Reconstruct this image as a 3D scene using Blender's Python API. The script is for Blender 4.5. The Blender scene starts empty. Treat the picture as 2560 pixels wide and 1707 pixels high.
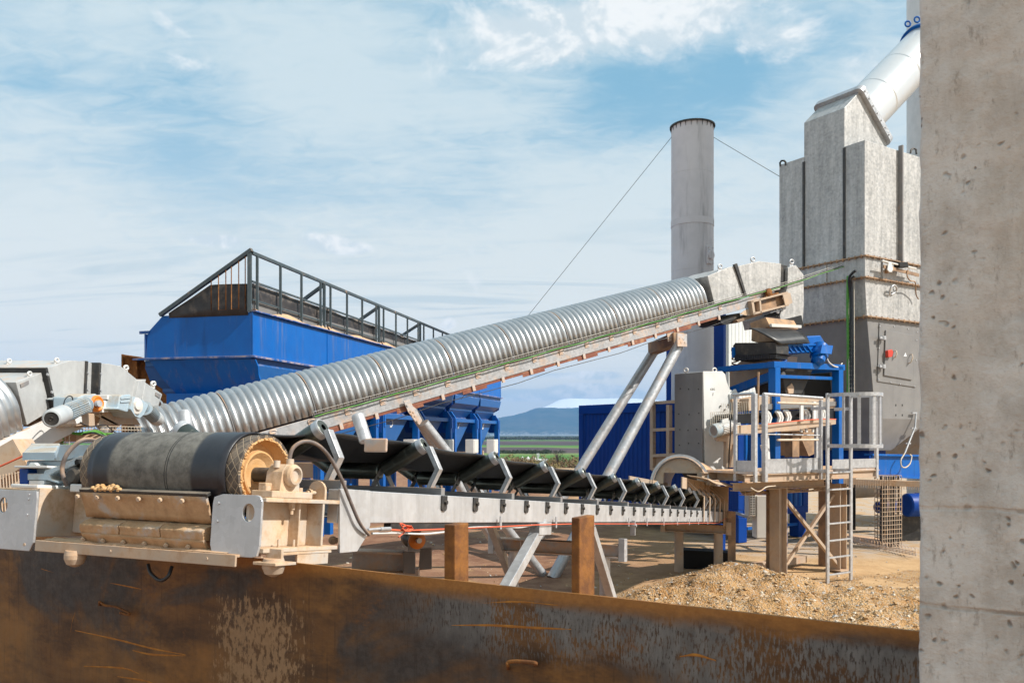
import bpy, bmesh, math, random
from mathutils import Vector as V, Matrix, noise as mnoise
random.seed(7)
SC = bpy.context.scene
COL = SC.collection
F = 2085.; CX = 1280.; HY = 1085.; ZC = 2.3
CAM = V((0, 0, ZC))
R = math.radians

# ------------------------------------------------------------------ geometry helpers
def ray(px, py): return V(((px-CX)/F, 1, -(py-HY)/F))
def at(px, py, Y): return CAM+ray(px, py)*Y
def onpl(px, py, p0, n):
    r = ray(px, py); return CAM+r*((p0-CAM).dot(n)/r.dot(n))
def onground(px, py, z=0.): return CAM+ray(px, py)*((ZC-z)*F/(py-HY))

class MB:
    def __init__(s): s.v = []; s.f = []; s.sm = []
    def add(s, vs, fs, smooth=False):
        o = len(s.v); s.v += [V(x) for x in vs]
        s.f += [tuple(i+o for i in f) for f in fs]; s.sm += [smooth]*len(fs); return s
    def hexa(s, p):  # 8 corners: 0-3 bottom loop, 4-7 top loop
        return s.add(p, [(0,3,2,1),(4,5,6,7),(0,1,5,4),(1,2,6,5),(2,3,7,6),(3,0,4,7)])
    def box(s, fr, r0, r1, r2):
        (a0,a1),(b0,b1),(c0,c1) = r0, r1, r2
        return s.hexa([fr(a0,b0,c0),fr(a1,b0,c0),fr(a1,b1,c0),fr(a0,b1,c0),fr(a0,b0,c1),fr(a1,b0,c1),fr(a1,b1,c1),fr(a0,b1,c1)])
    def bar(s, p, q, w, h, up=V((0,0,1))):
        p = V(p); q = V(q); d = (q-p).normalized(); x = d.cross(V(up))
        if x.length < 1e-4: x = d.cross(V((1,0,0)))
        x.normalize(); y = x.cross(d); x = x*(w/2); y = y*(h/2)
        return s.hexa([p-x-y,p+x-y,p+x+y,p-x+y,q-x-y,q+x-y,q+x+y,q-x+y])
    def ibeam(s, p, q, w, h, up=V((0,0,1)), t=.01):
        p = V(p); q = V(q); d = (q-p).normalized(); x = d.cross(V(up)); x.normalize(); y = x.cross(d)
        s.bar(p+y*(h/2-t/2), q+y*(h/2-t/2), w, t, up); s.bar(p-y*(h/2-t/2), q-y*(h/2-t/2), w, t, up)
        return s.bar(p, q, t, h-2*t, up)
    def tube(s, p, q, r, r2=None, seg=16, caps=True):
        p = V(p); q = V(q); r2 = r if r2 is None else r2
        d = (q-p).normalized(); x = d.orthogonal().normalized(); y = d.cross(x)
        c = [(math.cos(2*math.pi*i/seg), math.sin(2*math.pi*i/seg)) for i in range(seg)]
        A = [p+(x*a+y*b)*r for a,b in c]; B = [q+(x*a+y*b)*r2 for a,b in c]
        s.add(A+B, [(i,(i+1)%seg,seg+(i+1)%seg,seg+i) for i in range(seg)], True)
        if caps: s.add(A, [tuple(range(seg))[::-1]]); s.add(B, [tuple(range(seg))])
        return s
    def path(s, pts, r, seg=8):
        pts = [V(p) for p in pts]; n = len(pts); rings = []; x = None
        for i in range(n):
            d = (pts[min(i+1,n-1)]-pts[max(i-1,0)]).normalized()
            x = d.orthogonal().normalized() if x is None else (x-d*x.dot(d)).normalized()
            y = d.cross(x)
            rings.append([pts[i]+(x*math.cos(2*math.pi*k/seg)+y*math.sin(2*math.pi*k/seg))*r for k in range(seg)])
        vs = [v for g in rings for v in g]
        fs = [(i*seg+k, i*seg+(k+1)%seg, (i+1)*seg+(k+1)%seg, (i+1)*seg+k) for i in range(n-1) for k in range(seg)]
        s.add(vs, fs, True); s.add(rings[0], [tuple(range(seg))[::-1]]); return s.add(rings[-1], [tuple(range(seg))])
    def prism(s, pts, vec):
        pts = [V(p) for p in pts]; vec = V(vec); n = len(pts)
        return s.add(pts+[p+vec for p in pts], [tuple(range(n))[::-1], tuple(range(n,2*n))]+[(i,(i+1)%n,n+(i+1)%n,n+i) for i in range(n)])
    def frusta(s, rings, smooth=False, caps=True):  # list of equal loops
        n = len(rings[0]); vs = [v for g in rings for v in g]
        s.add(vs, [(j*n+i, j*n+(i+1)%n, (j+1)*n+(i+1)%n, (j+1)*n+i) for j in range(len(rings)-1) for i in range(n)], smooth)
        if caps: s.add(rings[0], [tuple(range(n))[::-1]]); s.add(rings[-1], [tuple(range(n))])
        return s
    def lathe(s, c, ax, prof, seg=32, smooth=True):   # prof [(r, h)]
        c = V(c); ax = V(ax).normalized(); x = ax.orthogonal().normalized(); y = ax.cross(x)
        for (r0,h0),(r1,h1) in zip(prof[:-1], prof[1:]):
            A = [c+ax*h0+(x*math.cos(2*math.pi*k/seg)+y*math.sin(2*math.pi*k/seg))*max(r0,1e-4) for k in range(seg)]
            B = [c+ax*h1+(x*math.cos(2*math.pi*k/seg)+y*math.sin(2*math.pi*k/seg))*max(r1,1e-4) for k in range(seg)]
            s.add(A+B, [(k,(k+1)%seg,seg+(k+1)%seg,seg+k) for k in range(seg)], smooth)
        return s
    def grid(s, rows, smooth=True):
        m = len(rows[0]); vs = [v for g in rows for v in g]
        return s.add(vs, [(j*m+i, j*m+i+1, (j+1)*m+i+1, (j+1)*m+i) for j in range(len(rows)-1) for i in range(m-1)], smooth)
    def bolt(s, p, ax, r, h):
        return s.lathe(p, ax, [(r,0),(r,h),(0,h)], 6, False)
    def plate_hole(s, fr, x0, x1, y0, y1, rad, hx, hy, hr, t, N=40, hry=None):
        hry = hry or hr; out = []; inn = []
        for i in range(N):
            th = 2*math.pi*i/N; dx, dy = math.cos(th), math.sin(th)
            ts = []
            if dx > 1e-9: ts.append((x1-hx)/dx)
            if dx < -1e-9: ts.append((x0-hx)/dx)
            if dy > 1e-9: ts.append((y1-hy)/dy)
            if dy < -1e-9: ts.append((y0-hy)/dy)
            k = min(ts); X = hx+dx*k; Y = hy+dy*k
            cx = min(max(X, x0+rad), x1-rad); cy = min(max(Y, y0+rad), y1-rad)
            if (X < x0+rad or X > x1-rad) and (Y < y0+rad or Y > y1-rad):
                l = math.hypot(X-cx, Y-cy)
                if l > rad: X = cx+(X-cx)*rad/l; Y = cy+(Y-cy)*rad/l
            out.append((X, Y)); inn.append((hx+dx*hr, hy+dy*hry))
        vs = [fr(x,y,0) for x,y in out]+[fr(x,y,0) for x,y in inn]+[fr(x,y,t) for x,y in out]+[fr(x,y,t) for x,y in inn]
        fs = []
        for i in range(N):
            j = (i+1)%N
            fs += [(i,j,N+j,N+i),(2*N+i,3*N+i,3*N+j,2*N+j),(i,2*N+i,2*N+j,j),(N+i,N+j,3*N+j,3*N+i)]
        return s.add(vs, fs)
    def build(s, name, mat, parent=None, bevel=0, label=None, recalc=True, solid=0):
        c = sum(s.v, V())/max(1,len(s.v))
        lo = V([min(v[i] for v in s.v) for i in range(3)]); hi = V([max(v[i] for v in s.v) for i in range(3)]); c = (lo+hi)/2
        me = bpy.data.meshes.new(name)
        me.from_pydata([v-c for v in s.v], [], s.f)
        me.polygons.foreach_set('use_smooth', s.sm)
        if recalc:
            bm = bmesh.new(); bm.from_mesh(me); bmesh.ops.recalc_face_normals(bm, faces=bm.faces); bm.to_mesh(me); bm.free()
        me.materials.append(mat); me.update()
        o = bpy.data.objects.new(name, me); link(o, c, parent)
        if solid:
            md = o.modifiers.new('solid', 'SOLIDIFY'); md.thickness = solid; md.offset = 0
        if bevel:
            md = o.modifiers.new('bevel', 'BEVEL'); md.width = bevel; md.segments = 2; md.limit_method = 'ANGLE'; md.angle_limit = R(40)
        if label: o['label'] = label
        return o

def _buildsep(s, name, mat, parent=None, bevel=0, eps=.0015):
    n = len(s.v); par = list(range(n))
    def fd(a):
        while par[a] != a: par[a] = par[par[a]]; a = par[a]
        return a
    for f in s.f:
        for i in f[1:]: par[fd(i)] = fd(f[0])
    isl = {}
    for k, f in enumerate(s.f): isl.setdefault(fd(f[0]), []).append(k)
    gr = []
    for fs in isl.values():
        vs = {i for k in fs for i in s.f[k]}
        gr.append([fs, [min(s.v[i][c] for i in vs)-eps for c in range(3)], [max(s.v[i][c] for i in vs)+eps for c in range(3)]])
    i = 0
    while i < len(gr):
        j = i+1; hit = False
        while j < len(gr):
            if all(gr[i][1][c] <= gr[j][2][c] and gr[j][1][c] <= gr[i][2][c] for c in range(3)):
                b = gr.pop(j); gr[i][0] += b[0]; gr[i][1] = [min(x,y) for x,y in zip(gr[i][1],b[1])]; gr[i][2] = [max(x,y) for x,y in zip(gr[i][2],b[2])]; hit = True
            else: j += 1
        if not hit: i += 1
    out = []
    for fs,_,_ in gr:
        m = MB(); mp = {}
        for k in fs:
            f = []
            for i in s.f[k]:
                if i not in mp: mp[i] = len(m.v); m.v.append(s.v[i])
                f.append(mp[i])
            m.f.append(tuple(f)); m.sm.append(s.sm[k])
        out.append(m.build(name, mat, parent, bevel))
    return out
MB.buildsep = _buildsep
ORG = {}
def link(o, c, parent=None):
    COL.objects.link(o); ORG[o.name] = V(c)
    if parent is not None:
        o.parent = parent; o.location = V(c)-ORG[parent.name]
    else: o.location = V(c)
def tag(o, label=None, cat=None, group=None, kind=None):
    if label: o['label'] = label
    if cat: o['category'] = cat
    if group: o['group'] = group
    if kind: o['kind'] = kind
    return o
def thing(name, label, cat, loc, group=None):
    o = bpy.data.objects.new(name, None); o.empty_display_size = .1; link(o, loc)
    return tag(o, label, cat, group)
def copy_tree(o, shift, parent=None):
    c = o.copy(); COL.objects.link(c)
    if parent is not None: c.parent = parent
    c.location = o.location+V(shift); ORG[c.name] = ORG[o.name]+V(shift)
    for ch in o.children: copy_tree(ch, (0,0,0), c)
    return c
def bez(p, n=24):   # Catmull-Rom through points
    p = [V(x) for x in p]; q = [p[0]*2-p[1]]+p+[p[-1]*2-p[-2]]; out = []
    for i in range(1, len(q)-2):
        m = max(2, n//(len(p)-1))
        for k in range(m):
            t = k/m; a,b,c,d = q[i-1],q[i],q[i+1],q[i+2]
            out.append(.5*((2*b)+(c-a)*t+(2*a-5*b+4*c-d)*t*t+(3*b-a-3*c+d)*t**3))
    return out+[p[-1]]
def frame(o, x, y, z):
    o = V(o); x = V(x); y = V(y); z = V(z)
    return lambda a, b, c: o+x*a+y*b+z*c

# ------------------------------------------------------------------ materials
class NT:
    def __init__(s, name):
        s.m = bpy.data.materials.new(name); s.m.use_nodes = True
        s.t = s.m.node_tree; s.t.nodes.clear()
    def n(s, typ, **kw):
        nd = s.t.nodes.new(typ)
        for k, v in kw.items():
            if k.startswith('_'): setattr(nd, k[1:], v)
            else:
                key = int(k[1:]) if k[0] == 'i' and k[1:].isdigit() else k.replace('__', ' ')
                if isinstance(v, bpy.types.NodeSocket): s.t.links.new(v, nd.inputs[key])
                else: nd.inputs[key].default_value = v
        return nd
    def math(s, op, a, b=0., clamp=False):
        return s.n('ShaderNodeMath', _operation=op, _use_clamp=clamp, i0=a, i1=b).outputs[0]
    def mix(s, f, a, b, blend='MIX'):
        nd = s.t.nodes.new('ShaderNodeMix'); nd.data_type = 'RGBA'; nd.blend_type = blend
        for i, v in ((0, f), (6, a), (7, b)):
            if isinstance(v, bpy.types.NodeSocket): s.t.links.new(v, nd.inputs[i])
            else: nd.inputs[i].default_value = v if i == 0 else (tuple(v)+(1,))[:4]
        return nd.outputs[2]
    def ramp(s, f, lo, hi):
        return s.n('ShaderNodeMapRange', _interpolation_type='SMOOTHSTEP', i0=f, i1=lo, i2=hi).outputs[0]
    def noise(s, vec, scale, detail=4, rough=.6, dist=0):
        return s.n('ShaderNodeTexNoise', Vector=vec, Scale=scale, Detail=detail, Roughness=rough, Distortion=dist).outputs[0]
    def obj(s, sc=(1,1,1), loc=(0,0,0)):
        tc = s.n('ShaderNodeTexCoord').outputs['Object']
        return s.n('ShaderNodeMapping', Vector=tc, Scale=sc, Location=loc).outputs[0]
    def world(s, sc=(1,1,1), rot=(0,0,0)):
        g = s.n('ShaderNodeNewGeometry').outputs['Position']
        return s.n('ShaderNodeMapping', Vector=g, Scale=sc, Rotation=rot).outputs[0]
    def out(s, col, rough=.6, metal=0., bump=None, bstr=.3, bdist=.01, spec=.5):
        p = s.n('ShaderNodeBsdfPrincipled', Roughness=rough, Metallic=metal)
        p.inputs['Specular IOR Level'].default_value = spec
        if isinstance(col, bpy.types.NodeSocket): s.t.links.new(col, p.inputs['Base Color'])
        else: p.inputs['Base Color'].default_value = (tuple(col)+(1,))[:4]
        if bump is not None:
            b = s.n('ShaderNodeBump', Strength=bstr, Distance=bdist, Height=bump); s.t.links.new(b.outputs[0], p.inputs['Normal'])
        o = s.n('ShaderNodeOutputMaterial'); s.t.links.new(p.outputs[0], o.inputs[0]); s.p = p
        return s.m

TAN = (.64, .385, .215)
def paint(name, c1, c2, sc=6., rough=.5, metal=0., dust=0., dcol=TAN, bump=.15, streak=0., dsc=5., rust=0., spec=.5, can=0, runs=0.):
    t = NT(name); v = t.obj(); vs = t.obj((1,1,.12))
    f = t.noise(v, sc, 5, .65)
    col = t.mix(t.ramp(f, .3, .7), c1, c2)
    if streak:
        g = t.noise(vs, sc*2.2, 4, .7); col = t.mix(t.math('MULTIPLY', t.ramp(g, .5, .75), streak), col, [c*.45 for c in c1])
    if runs:
        g = t.noise(t.obj((1,1,.06)), 5.5, 5, .75); g2 = t.noise(v, .8, 3)
        col = t.mix(t.math('MULTIPLY', t.math('MULTIPLY', t.ramp(g, .50, .74), t.ramp(g2, .35, .65)), runs), col, (.42,.37,.34))
    if rust:
        h = t.noise(v, sc*1.7, 6, .75); col = t.mix(t.math('MULTIPLY', t.ramp(h, .62-.2*rust, .8-.2*rust), min(1,rust*1.5)), col, (.2,.075,.025))
    rg = t.math('ADD', t.math('MULTIPLY', f, .25), rough-.12)
    if dust:
        nz = t.n('ShaderNodeSeparateXYZ', Vector=t.n('ShaderNodeNewGeometry').outputs['Normal']).outputs[2]
        d = t.math('ADD', t.noise(v, dsc, 6, .7), t.math('MULTIPLY', nz, .22))
        d = t.ramp(d, 1.0-dust-.16, 1.0-dust+.16)
        dc = t.mix(t.ramp(t.noise(v, dsc*4, 5, .7), .35, .65), dcol, [c*.72 for c in dcol])
        col = t.mix(d, col, dc); rg = t.mix(d, rg, (.9,.9,.9))
        rg = t.n('ShaderNodeSeparateColor', Color=rg).outputs[0]
        if metal: metal = t.math('MULTIPLY', t.math('SUBTRACT', 1., d), metal)
    hb = t.noise(v, sc*6, 4, .7)
    if can: return t.out(col, rg, metal, t.math('ADD', t.math('MULTIPLY', hb, .03), t.noise(v, 1.3, 2, .4)), .3, .05, spec)
    return t.out(col, rg, metal, hb, bump, .004, spec)

def galv(name, c=.42, sp=28., rough=.42, metal=.55, dust=0., tint=(1,1,1.02), streak=.25, con=.2, can=0):
    t = NT(name); v = t.obj(); vs = t.obj((1,1,.1))
    w = t.n('ShaderNodeTexVoronoi', Vector=t.mix(.06, v, t.n('ShaderNodeTexNoise', Vector=v, Scale=sp*.7).outputs[1]), Scale=sp).outputs[1]
    g = t.n('ShaderNodeSeparateColor', Color=w).outputs[0]
    n1 = t.noise(v, 3., 6, .7); n2 = t.noise(vs, 7., 5, .7)
    val = t.math('ADD', t.math('MULTIPLY', t.math('SUBTRACT', g, .5), con), t.math('MULTIPLY', t.math('SUBTRACT', n1, .5), .5))
    val = t.math('ADD', val, t.math('MULTIPLY', t.math('SUBTRACT', n2, .5), streak*1.6))
    val = t.math('MULTIPLY', t.math('ADD', val, 1.), c)
    col = t.n('ShaderNodeCombineColor', Red=t.math('MULTIPLY', val, tint[0]), Green=t.math('MULTIPLY', val, tint[1]), Blue=t.math('MULTIPLY', val, tint[2])).outputs[0]
    rg = t.math('ADD', t.math('MULTIPLY', g, .18), rough-.08)
    if dust:
        nz = t.n('ShaderNodeSeparateXYZ', Vector=t.n('ShaderNodeNewGeometry').outputs['Normal']).outputs[2]
        d = t.math('ADD', t.noise(v, 4., 6, .7), t.math('MULTIPLY', nz, .22))
        d = t.ramp(d, 1.0-dust-.18, 1.0-dust+.18); col = t.mix(d, col, TAN)
        metal = t.math('MULTIPLY', t.math('SUBTRACT', 1., d), metal)
    return t.out(col, rg, metal, t.math('ADD', t.math('MULTIPLY', t.noise(v, sp*2, 3), .08), t.noise(v, 1.7, 2, .4)), .25, .035 if can else .004)
HAZE = 3.0e-5
SUN_E = 3.8
# ------------------------------------------------------------------ material library
m_galv   = galv('galvanised_steel', .50, 30., .42, .45)
m_galvd  = galv('dusty_galvanised_steel', .50, 30., .5, .35, dust=.47)
m_galvt  = galv('spangled_tower_steel', .41, 24., .55, .25, con=.30, streak=.75, tint=(1.02,1,.97), can=1)
m_zinc   = galv('bright_zinc_steel', .56, 40., .38, .45, streak=.55, tint=(1,1,1.01), con=.08)
m_zincd  = paint('dust_coated_steel', (.5,.47,.43), (.62,.55,.46), 5, .6, .2, dust=.50, dcol=(.66,.45,.28), rust=.4)
m_alu    = galv('corrugated_sheet_steel', .50, 3., .36, .74, streak=.25, con=.0, tint=(1,1,1))
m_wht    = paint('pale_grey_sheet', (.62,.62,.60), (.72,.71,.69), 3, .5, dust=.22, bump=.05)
m_blue   = paint('blue_paint', (.0,.098,.39), (.0,.113,.43), 2.5, .40, dust=.10, streak=.5, bump=.03, spec=.28, can=1, runs=.30)
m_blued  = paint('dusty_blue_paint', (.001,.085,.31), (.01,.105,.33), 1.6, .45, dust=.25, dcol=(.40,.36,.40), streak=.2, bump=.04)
m_navy   = paint('deep_and_shaded_blue_paint', (.0,.040,.245), (.0,.049,.28), 2, .45, dust=.08, bump=.03, spec=.25)  # deep blue parts; also the darker copy for the container's shaded wall
m_sky    = paint('light_blue_grey_paint', (.33,.43,.50), (.40,.50,.57), 6, .42, dust=.34, dcol=(.5,.42,.33), bump=.05)
m_rub    = paint('black_rubber', (.016,.016,.017), (.03,.029,.028), 14, .55, dust=.30, dcol=(.2,.17,.14), bump=.1)
m_rubs   = paint('smooth_black_rubber', (.012,.012,.014), (.022,.022,.024), 9, .38, bump=.08, streak=.2)
m_curt   = paint('scuffed_black_sheet', (.018,.017,.02), (.05,.045,.045), 3, .55, streak=.0, dust=.36, dcol=(.22,.18,.15), bump=.1)
m_roll   = paint('dark_green_roller_steel', (.09,.10,.088), (.14,.15,.13), 8, .30, .8, dust=.2, dcol=(.22,.19,.15), bump=.04)
m_dark   = paint('dark_steel', (.03,.03,.032), (.055,.053,.05), 7, .5, .3, dust=.34, dcol=(.25,.2,.15))
m_black  = paint('black_steel_and_dark_gaps', (.006,.006,.006), (.01,.01,.01), 3, .8)  # black parts; also the block and sheet that stand for dark gaps
m_grey   = paint('dark_grey_paint', (.20,.19,.19), (.25,.24,.235), 2, .5, dust=.3, bump=.05)
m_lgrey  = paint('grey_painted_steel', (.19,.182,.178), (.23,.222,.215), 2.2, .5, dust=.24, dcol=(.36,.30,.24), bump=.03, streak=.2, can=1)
m_stack  = paint('lilac_grey_stack_paint', (.54,.515,.525), (.63,.60,.61), 1.1, .6, runs=.0, streak=.75, rust=.12, bump=.05)
m_rail   = paint('grey_green_rail_paint', (.045,.065,.075), (.07,.09,.10), 5, .5, dust=.28, rust=.15)
m_brown  = paint('dusty_brown_steel', (.22,.14,.09), (.36,.24,.15), 4, .75, dust=.40, rust=.3)
m_tanst  = paint('tan_dusted_steel', (.42,.32,.245), (.52,.40,.29), 3, .7, dust=.37, rust=.2)
m_redst  = paint('red_oxide_steel', (.20,.06,.035), (.26,.09,.05), 5, .7, dust=.35)
m_rustp  = paint('orange_rusted_steel', (.27,.105,.018), (.12,.045,.014), 16, .85, rust=.55, bump=.6, streak=.3)
m_rustl  = paint('bright_rust_bead', (.46,.20,.03), (.30,.11,.02), 20, .85, bump=.4)
m_orng   = paint('orange_plastic', (.75,.24,.03), (.65,.19,.02), 5, .4, dust=.2)
m_red    = paint('red_plastic', (.62,.05,.02), (.52,.04,.02), 8, .4)
m_cord   = paint('orange_cord', (.75,.13,.05), (.62,.12,.06), 9, .6)
m_green  = paint('green_cable', (.06,.24,.03), (.10,.32,.05), 9, .5, dust=.2)
m_hose   = paint('grey_brown_hose', (.12,.10,.095), (.20,.165,.15), 30, .6, dust=.35)
m_tray   = paint('thin_tray_wire', (.40,.38,.35), (.48,.46,.42), 12, .5, .4, dust=.2)
m_wire   = paint('cream_dusted_wire', (.55,.50,.42), (.62,.55,.45), 12, .6, .2, dust=.35)
m_cab    = paint('cabinet_cream_paint', (.60,.585,.55), (.66,.64,.60), 3, .5, dust=.25)
m_sand   = paint('sand', (.62,.40,.24), (.50,.32,.19), 9, .95, bump=.6)
m_drift  = paint('caked_sand', (.56,.31,.12), (.66,.42,.21), 12, .95, bump=.7, dust=.2)
m_white  = paint('white_lettering', (.75,.76,.78), (.65,.66,.68), 9, .6)
m_snow_w = paint('white_cladding', (.62,.64,.63), (.68,.69,.67), 1, .5)

def mat_scraper():
    t = NT('sand_caked_scraper'); v = t.obj(); vs = t.obj((1,1,.25))
    c = t.mix(t.ramp(t.noise(v, 7, 6, .7), .3, .7), (.38,.225,.115), (.56,.36,.20))
    c = t.mix(t.math('MULTIPLY', t.ramp(t.noise(vs, 22, 5, .7), .5, .7), .25), c, (.22,.12,.06))
    c = t.mix(t.ramp(t.noise(v, 3.5, 5, .6), .58, .68), c, (.42,.40,.38))
    return t.out(c, .9, 0, t.noise(v, 45, 5, .7), .6, .006)
m_scrp = mat_scraper()

def mat_belt_face():   # stripes across the belt: polished black edges, dusty grey middle
    t = NT('worn_belt_rubber'); tc = t.n('ShaderNodeTexCoord').outputs['Object']
    ax = t.n('ShaderNodeVectorMath', _operation='DOT_PRODUCT', i0=tc, i1=(-.9165,.4,0)).outputs[1]   # metres across
    v = t.obj()
    nz = t.math('MULTIPLY', t.math('SUBTRACT', t.noise(v, 2.5, 4), .5), .03)
    a = t.math('ADD', ax, nz)
    mid = t.math('MULTIPLY', t.ramp(a, -.225, -.20), t.math('SUBTRACT', 1., t.ramp(a, .255, .285)))
    groove = t.math('MULTIPLY', t.ramp(ax, -.085, -.079), t.math('SUBTRACT', 1., t.ramp(ax, -.068, -.062)))
    g2 = t.math('MULTIPLY', t.ramp(ax, -.0775, -.0755), t.math('SUBTRACT', 1., t.ramp(ax, -.0715, -.0695)))
    groove = t.math('MULTIPLY', t.math('SUBTRACT', groove, g2), .8)
    sp = t.noise(v, 70, 6, .8)
    scr = t.noise(t.obj((1,1,1)), 22, 5, .75)
    mc = t.mix(t.ramp(scr, .3, .7), (.095,.088,.076), (.19,.178,.155))
    mc = t.mix(t.ramp(sp, .60, .72), mc, (.25,.225,.18))
    ec = t.mix(t.ramp(t.noise(v, 9, 4), .3, .7), (.012,.012,.016), (.024,.024,.03))
    c = t.mix(t.math('MULTIPLY', mid, t.ramp(t.noise(v, 6, 5, .7), .1, .5)), ec, mc); c = t.mix(groove, c, (.008,.008,.008))
    rg = t.math('ADD', t.math('MULTIPLY', mid, .42), .36)
    h = t.math('ADD', t.math('MULTIPLY', sp, .3), t.math('MULTIPLY', groove, -1.))
    return t.out(c, rg, 0, h, .35, .004)
m_beltf = mat_belt_face()

def mat_lagging():     # rubber lagging with a diamond groove pattern and packed dust
    t = NT('diamond_rubber_lagging'); tc = t.n('ShaderNodeTexCoord').outputs['Object']
    ax = t.n('ShaderNodeVectorMath', _operation='DOT_PRODUCT', i0=tc, i1=(-.9165,.4,0)).outputs[1]
    al = t.n('ShaderNodeVectorMath', _operation='DOT_PRODUCT', i0=tc, i1=(.3983,.9124,-.095)).outputs[1]
    up = t.n('ShaderNodeVectorMath', _operation='DOT_PRODUCT', i0=tc, i1=(.038,.087,.9955)).outputs[1]
    ang = t.math('MULTIPLY', t.math('ARCTAN2', up, al), .172)
    p = t.math('ABSOLUTE', t.math('SUBTRACT', t.math('FRACT', t.math('MULTIPLY', t.math('ADD', t.math('MULTIPLY', ang, .75), ax), 26.)), .5))
    q = t.math('ABSOLUTE', t.math('SUBTRACT', t.math('FRACT', t.math('MULTIPLY', t.math('SUBTRACT', t.math('MULTIPLY', ang, .75), ax), 26.)), .5))
    e = t.ramp(t.math('MINIMUM', p, q), .03, .10)
    v = t.obj()
    c = t.mix(e, (.34,.26,.18), t.mix(t.ramp(t.noise(v, 16, 5), .35, .7), (.07,.058,.05), (.20,.155,.115)))
    return t.out(c, .85, 0, e, .7, .006)
m_lag = mat_lagging()

def mat_rustwall():
    t = NT('mill_scale_rust'); d = (-.857, .515, 0)
    tc = t.n('ShaderNodeNewGeometry').outputs['Position']
    s = t.n('ShaderNodeVectorMath', _operation='DOT_PRODUCT', i0=tc, i1=d).outputs[1]     # metres along the wall
    z = t.n('ShaderNodeSeparateXYZ', Vector=tc).outputs[2]
    v = t.n('ShaderNodeCombineXYZ', X=s, Y=z, Z=0.).outputs[0]
    def mp(sx, sy, o=0.): return t.n('ShaderNodeMapping', Vector=v, Scale=(sx,sy,1), Location=(o,o,0)).outputs[0]
    big = t.noise(mp(1,1), 1.6, 5, .6, .6); fine = t.noise(mp(1,1), 40, 6, .75); mid = t.noise(mp(.5,1.6,3), 4, 6, .7, .4)
    drip = t.noise(mp(34,1.1,6), 1.5, 5, .7); flake = t.noise(mp(1,1,3), 15, 6, .8)
    c = t.mix(t.ramp(mid, .3, .7), (.045,.022,.011), (.165,.078,.024))
    c = t.mix(t.math('MULTIPLY', t.ramp(t.noise(mp(.6,1.1,12), 2.3, 6, .7), .46, .66), .75), c, (.29,.135,.032))
    c = t.mix(t.math('MULTIPLY', t.ramp(t.math('ADD', big, t.math('MULTIPLY', t.math('SUBTRACT', z, 1.55), .25)), .47, .60), .85), c, t.mix(t.ramp(flake, .4, .6), (.026,.028,.031), (.055,.056,.056)))
    c = t.mix(t.math('MULTIPLY', t.ramp(drip, .52, .70), .45), c, (.022,.012,.008))
    c = t.mix(t.math('MULTIPLY', t.ramp(flake, .60, .70), .55), c, (.20,.085,.02))
    # pale scale with short vertical rust tears along the upper part
    tear = t.noise(mp(58, 13), 2.2, 5, .68)
    tear2 = t.noise(mp(9, 2.2, 9), 2.0, 5, .7)
    band = t.math('MULTIPLY', t.ramp(t.math('ADD', z, t.math('MULTIPLY', t.math('SUBTRACT', t.noise(mp(1,1,5), 2.2, 4), .5), .30)), 1.47, 1.58),
                  t.math('SUBTRACT', 1., t.ramp(t.math('ADD', z, t.math('MULTIPLY', t.math('SUBTRACT', tear2, .5), .10)), 1.685, 1.725)))
    scale = t.math('MULTIPLY', band, t.ramp(t.math('ADD', t.math('MULTIPLY', tear, .6), t.math('MULTIPLY', big, .4)), .46, .515))
    c = t.mix(t.math('MULTIPLY', t.math('MULTIPLY', scale, t.math('SUBTRACT', 1., t.ramp(s, 1.5, 2.3))), .9), c, t.mix(t.ramp(tear2, .3, .7), (.11,.108,.104), (.20,.198,.19)))
    # bright rust lip
    lip = t.ramp(t.math('ADD', z, t.math('MULTIPLY', t.math('SUBTRACT', mid, .5), .10)), 1.685, 1.745)
    c = t.mix(t.math('MULTIPLY', lip, .85), c, t.mix(t.ramp(fine, .3, .7), (.30,.12,.02), (.42,.185,.04)))
    rb = t.math('MULTIPLY', t.ramp(t.noise(mp(.7,1.4,2), 3.2, 6, .75), .58, .72), .7)
    c = t.mix(rb, c, t.mix(fine, (.15,.055,.014), (.27,.11,.022)))
    # spilled sand streak below the belt
    sw = t.math('ADD', s, t.math('MULTIPLY', t.math('SUBTRACT', t.noise(mp(.2,1.6,7), 2.2, 5, .7), .5), .22))
    sm = t.math('ABSOLUTE', t.math('SUBTRACT', sw, 2.84)); wid = t.noise(mp(16,.5,7), 2.0, 5, .7)
    run = t.math('MULTIPLY', t.math('SUBTRACT', 1., t.ramp(t.math('ADD', sm, t.math('MULTIPLY', t.math('SUBTRACT', wid, .5), .42)), .12, .42)), t.math('SUBTRACT', 1., t.ramp(t.math('ADD', z, t.math('MULTIPLY', t.math('SUBTRACT', wid, .5), .3)), 1.50, 1.66)))
    dr = t.noise(mp(30,13,4), 1.5, 6, .7)
    run2 = t.math('MULTIPLY', t.ramp(run, .05, .6), t.ramp(t.math('ADD', t.math('MULTIPLY', dr, .8), t.math('MULTIPLY', run, .16)), .50, .57))
    c = t.mix(t.math('MULTIPLY', run, .55), c, (.105,.060,.030))
    c = t.mix(t.math('MULTIPLY', run2, .75), c, t.mix(flake, (.21,.125,.058), (.52,.34,.185)))
    # thin veil of dust low on the left
    lowd = t.math('MULTIPLY', t.math('SUBTRACT', 1., t.ramp(z, 1.0, 1.55)), t.ramp(t.noise(mp(1.2,.35,8), 2.4, 5, .7), .42, .7))
    c = t.mix(t.math('MULTIPLY', lowd, .55), c, (.19,.115,.05))
    return t.out(c, t.math('ADD', t.math('MULTIPLY', fine, .3), .46), .15, t.math('ADD', t.math('MULTIPLY', fine, .5), flake), .45, .004)
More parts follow.
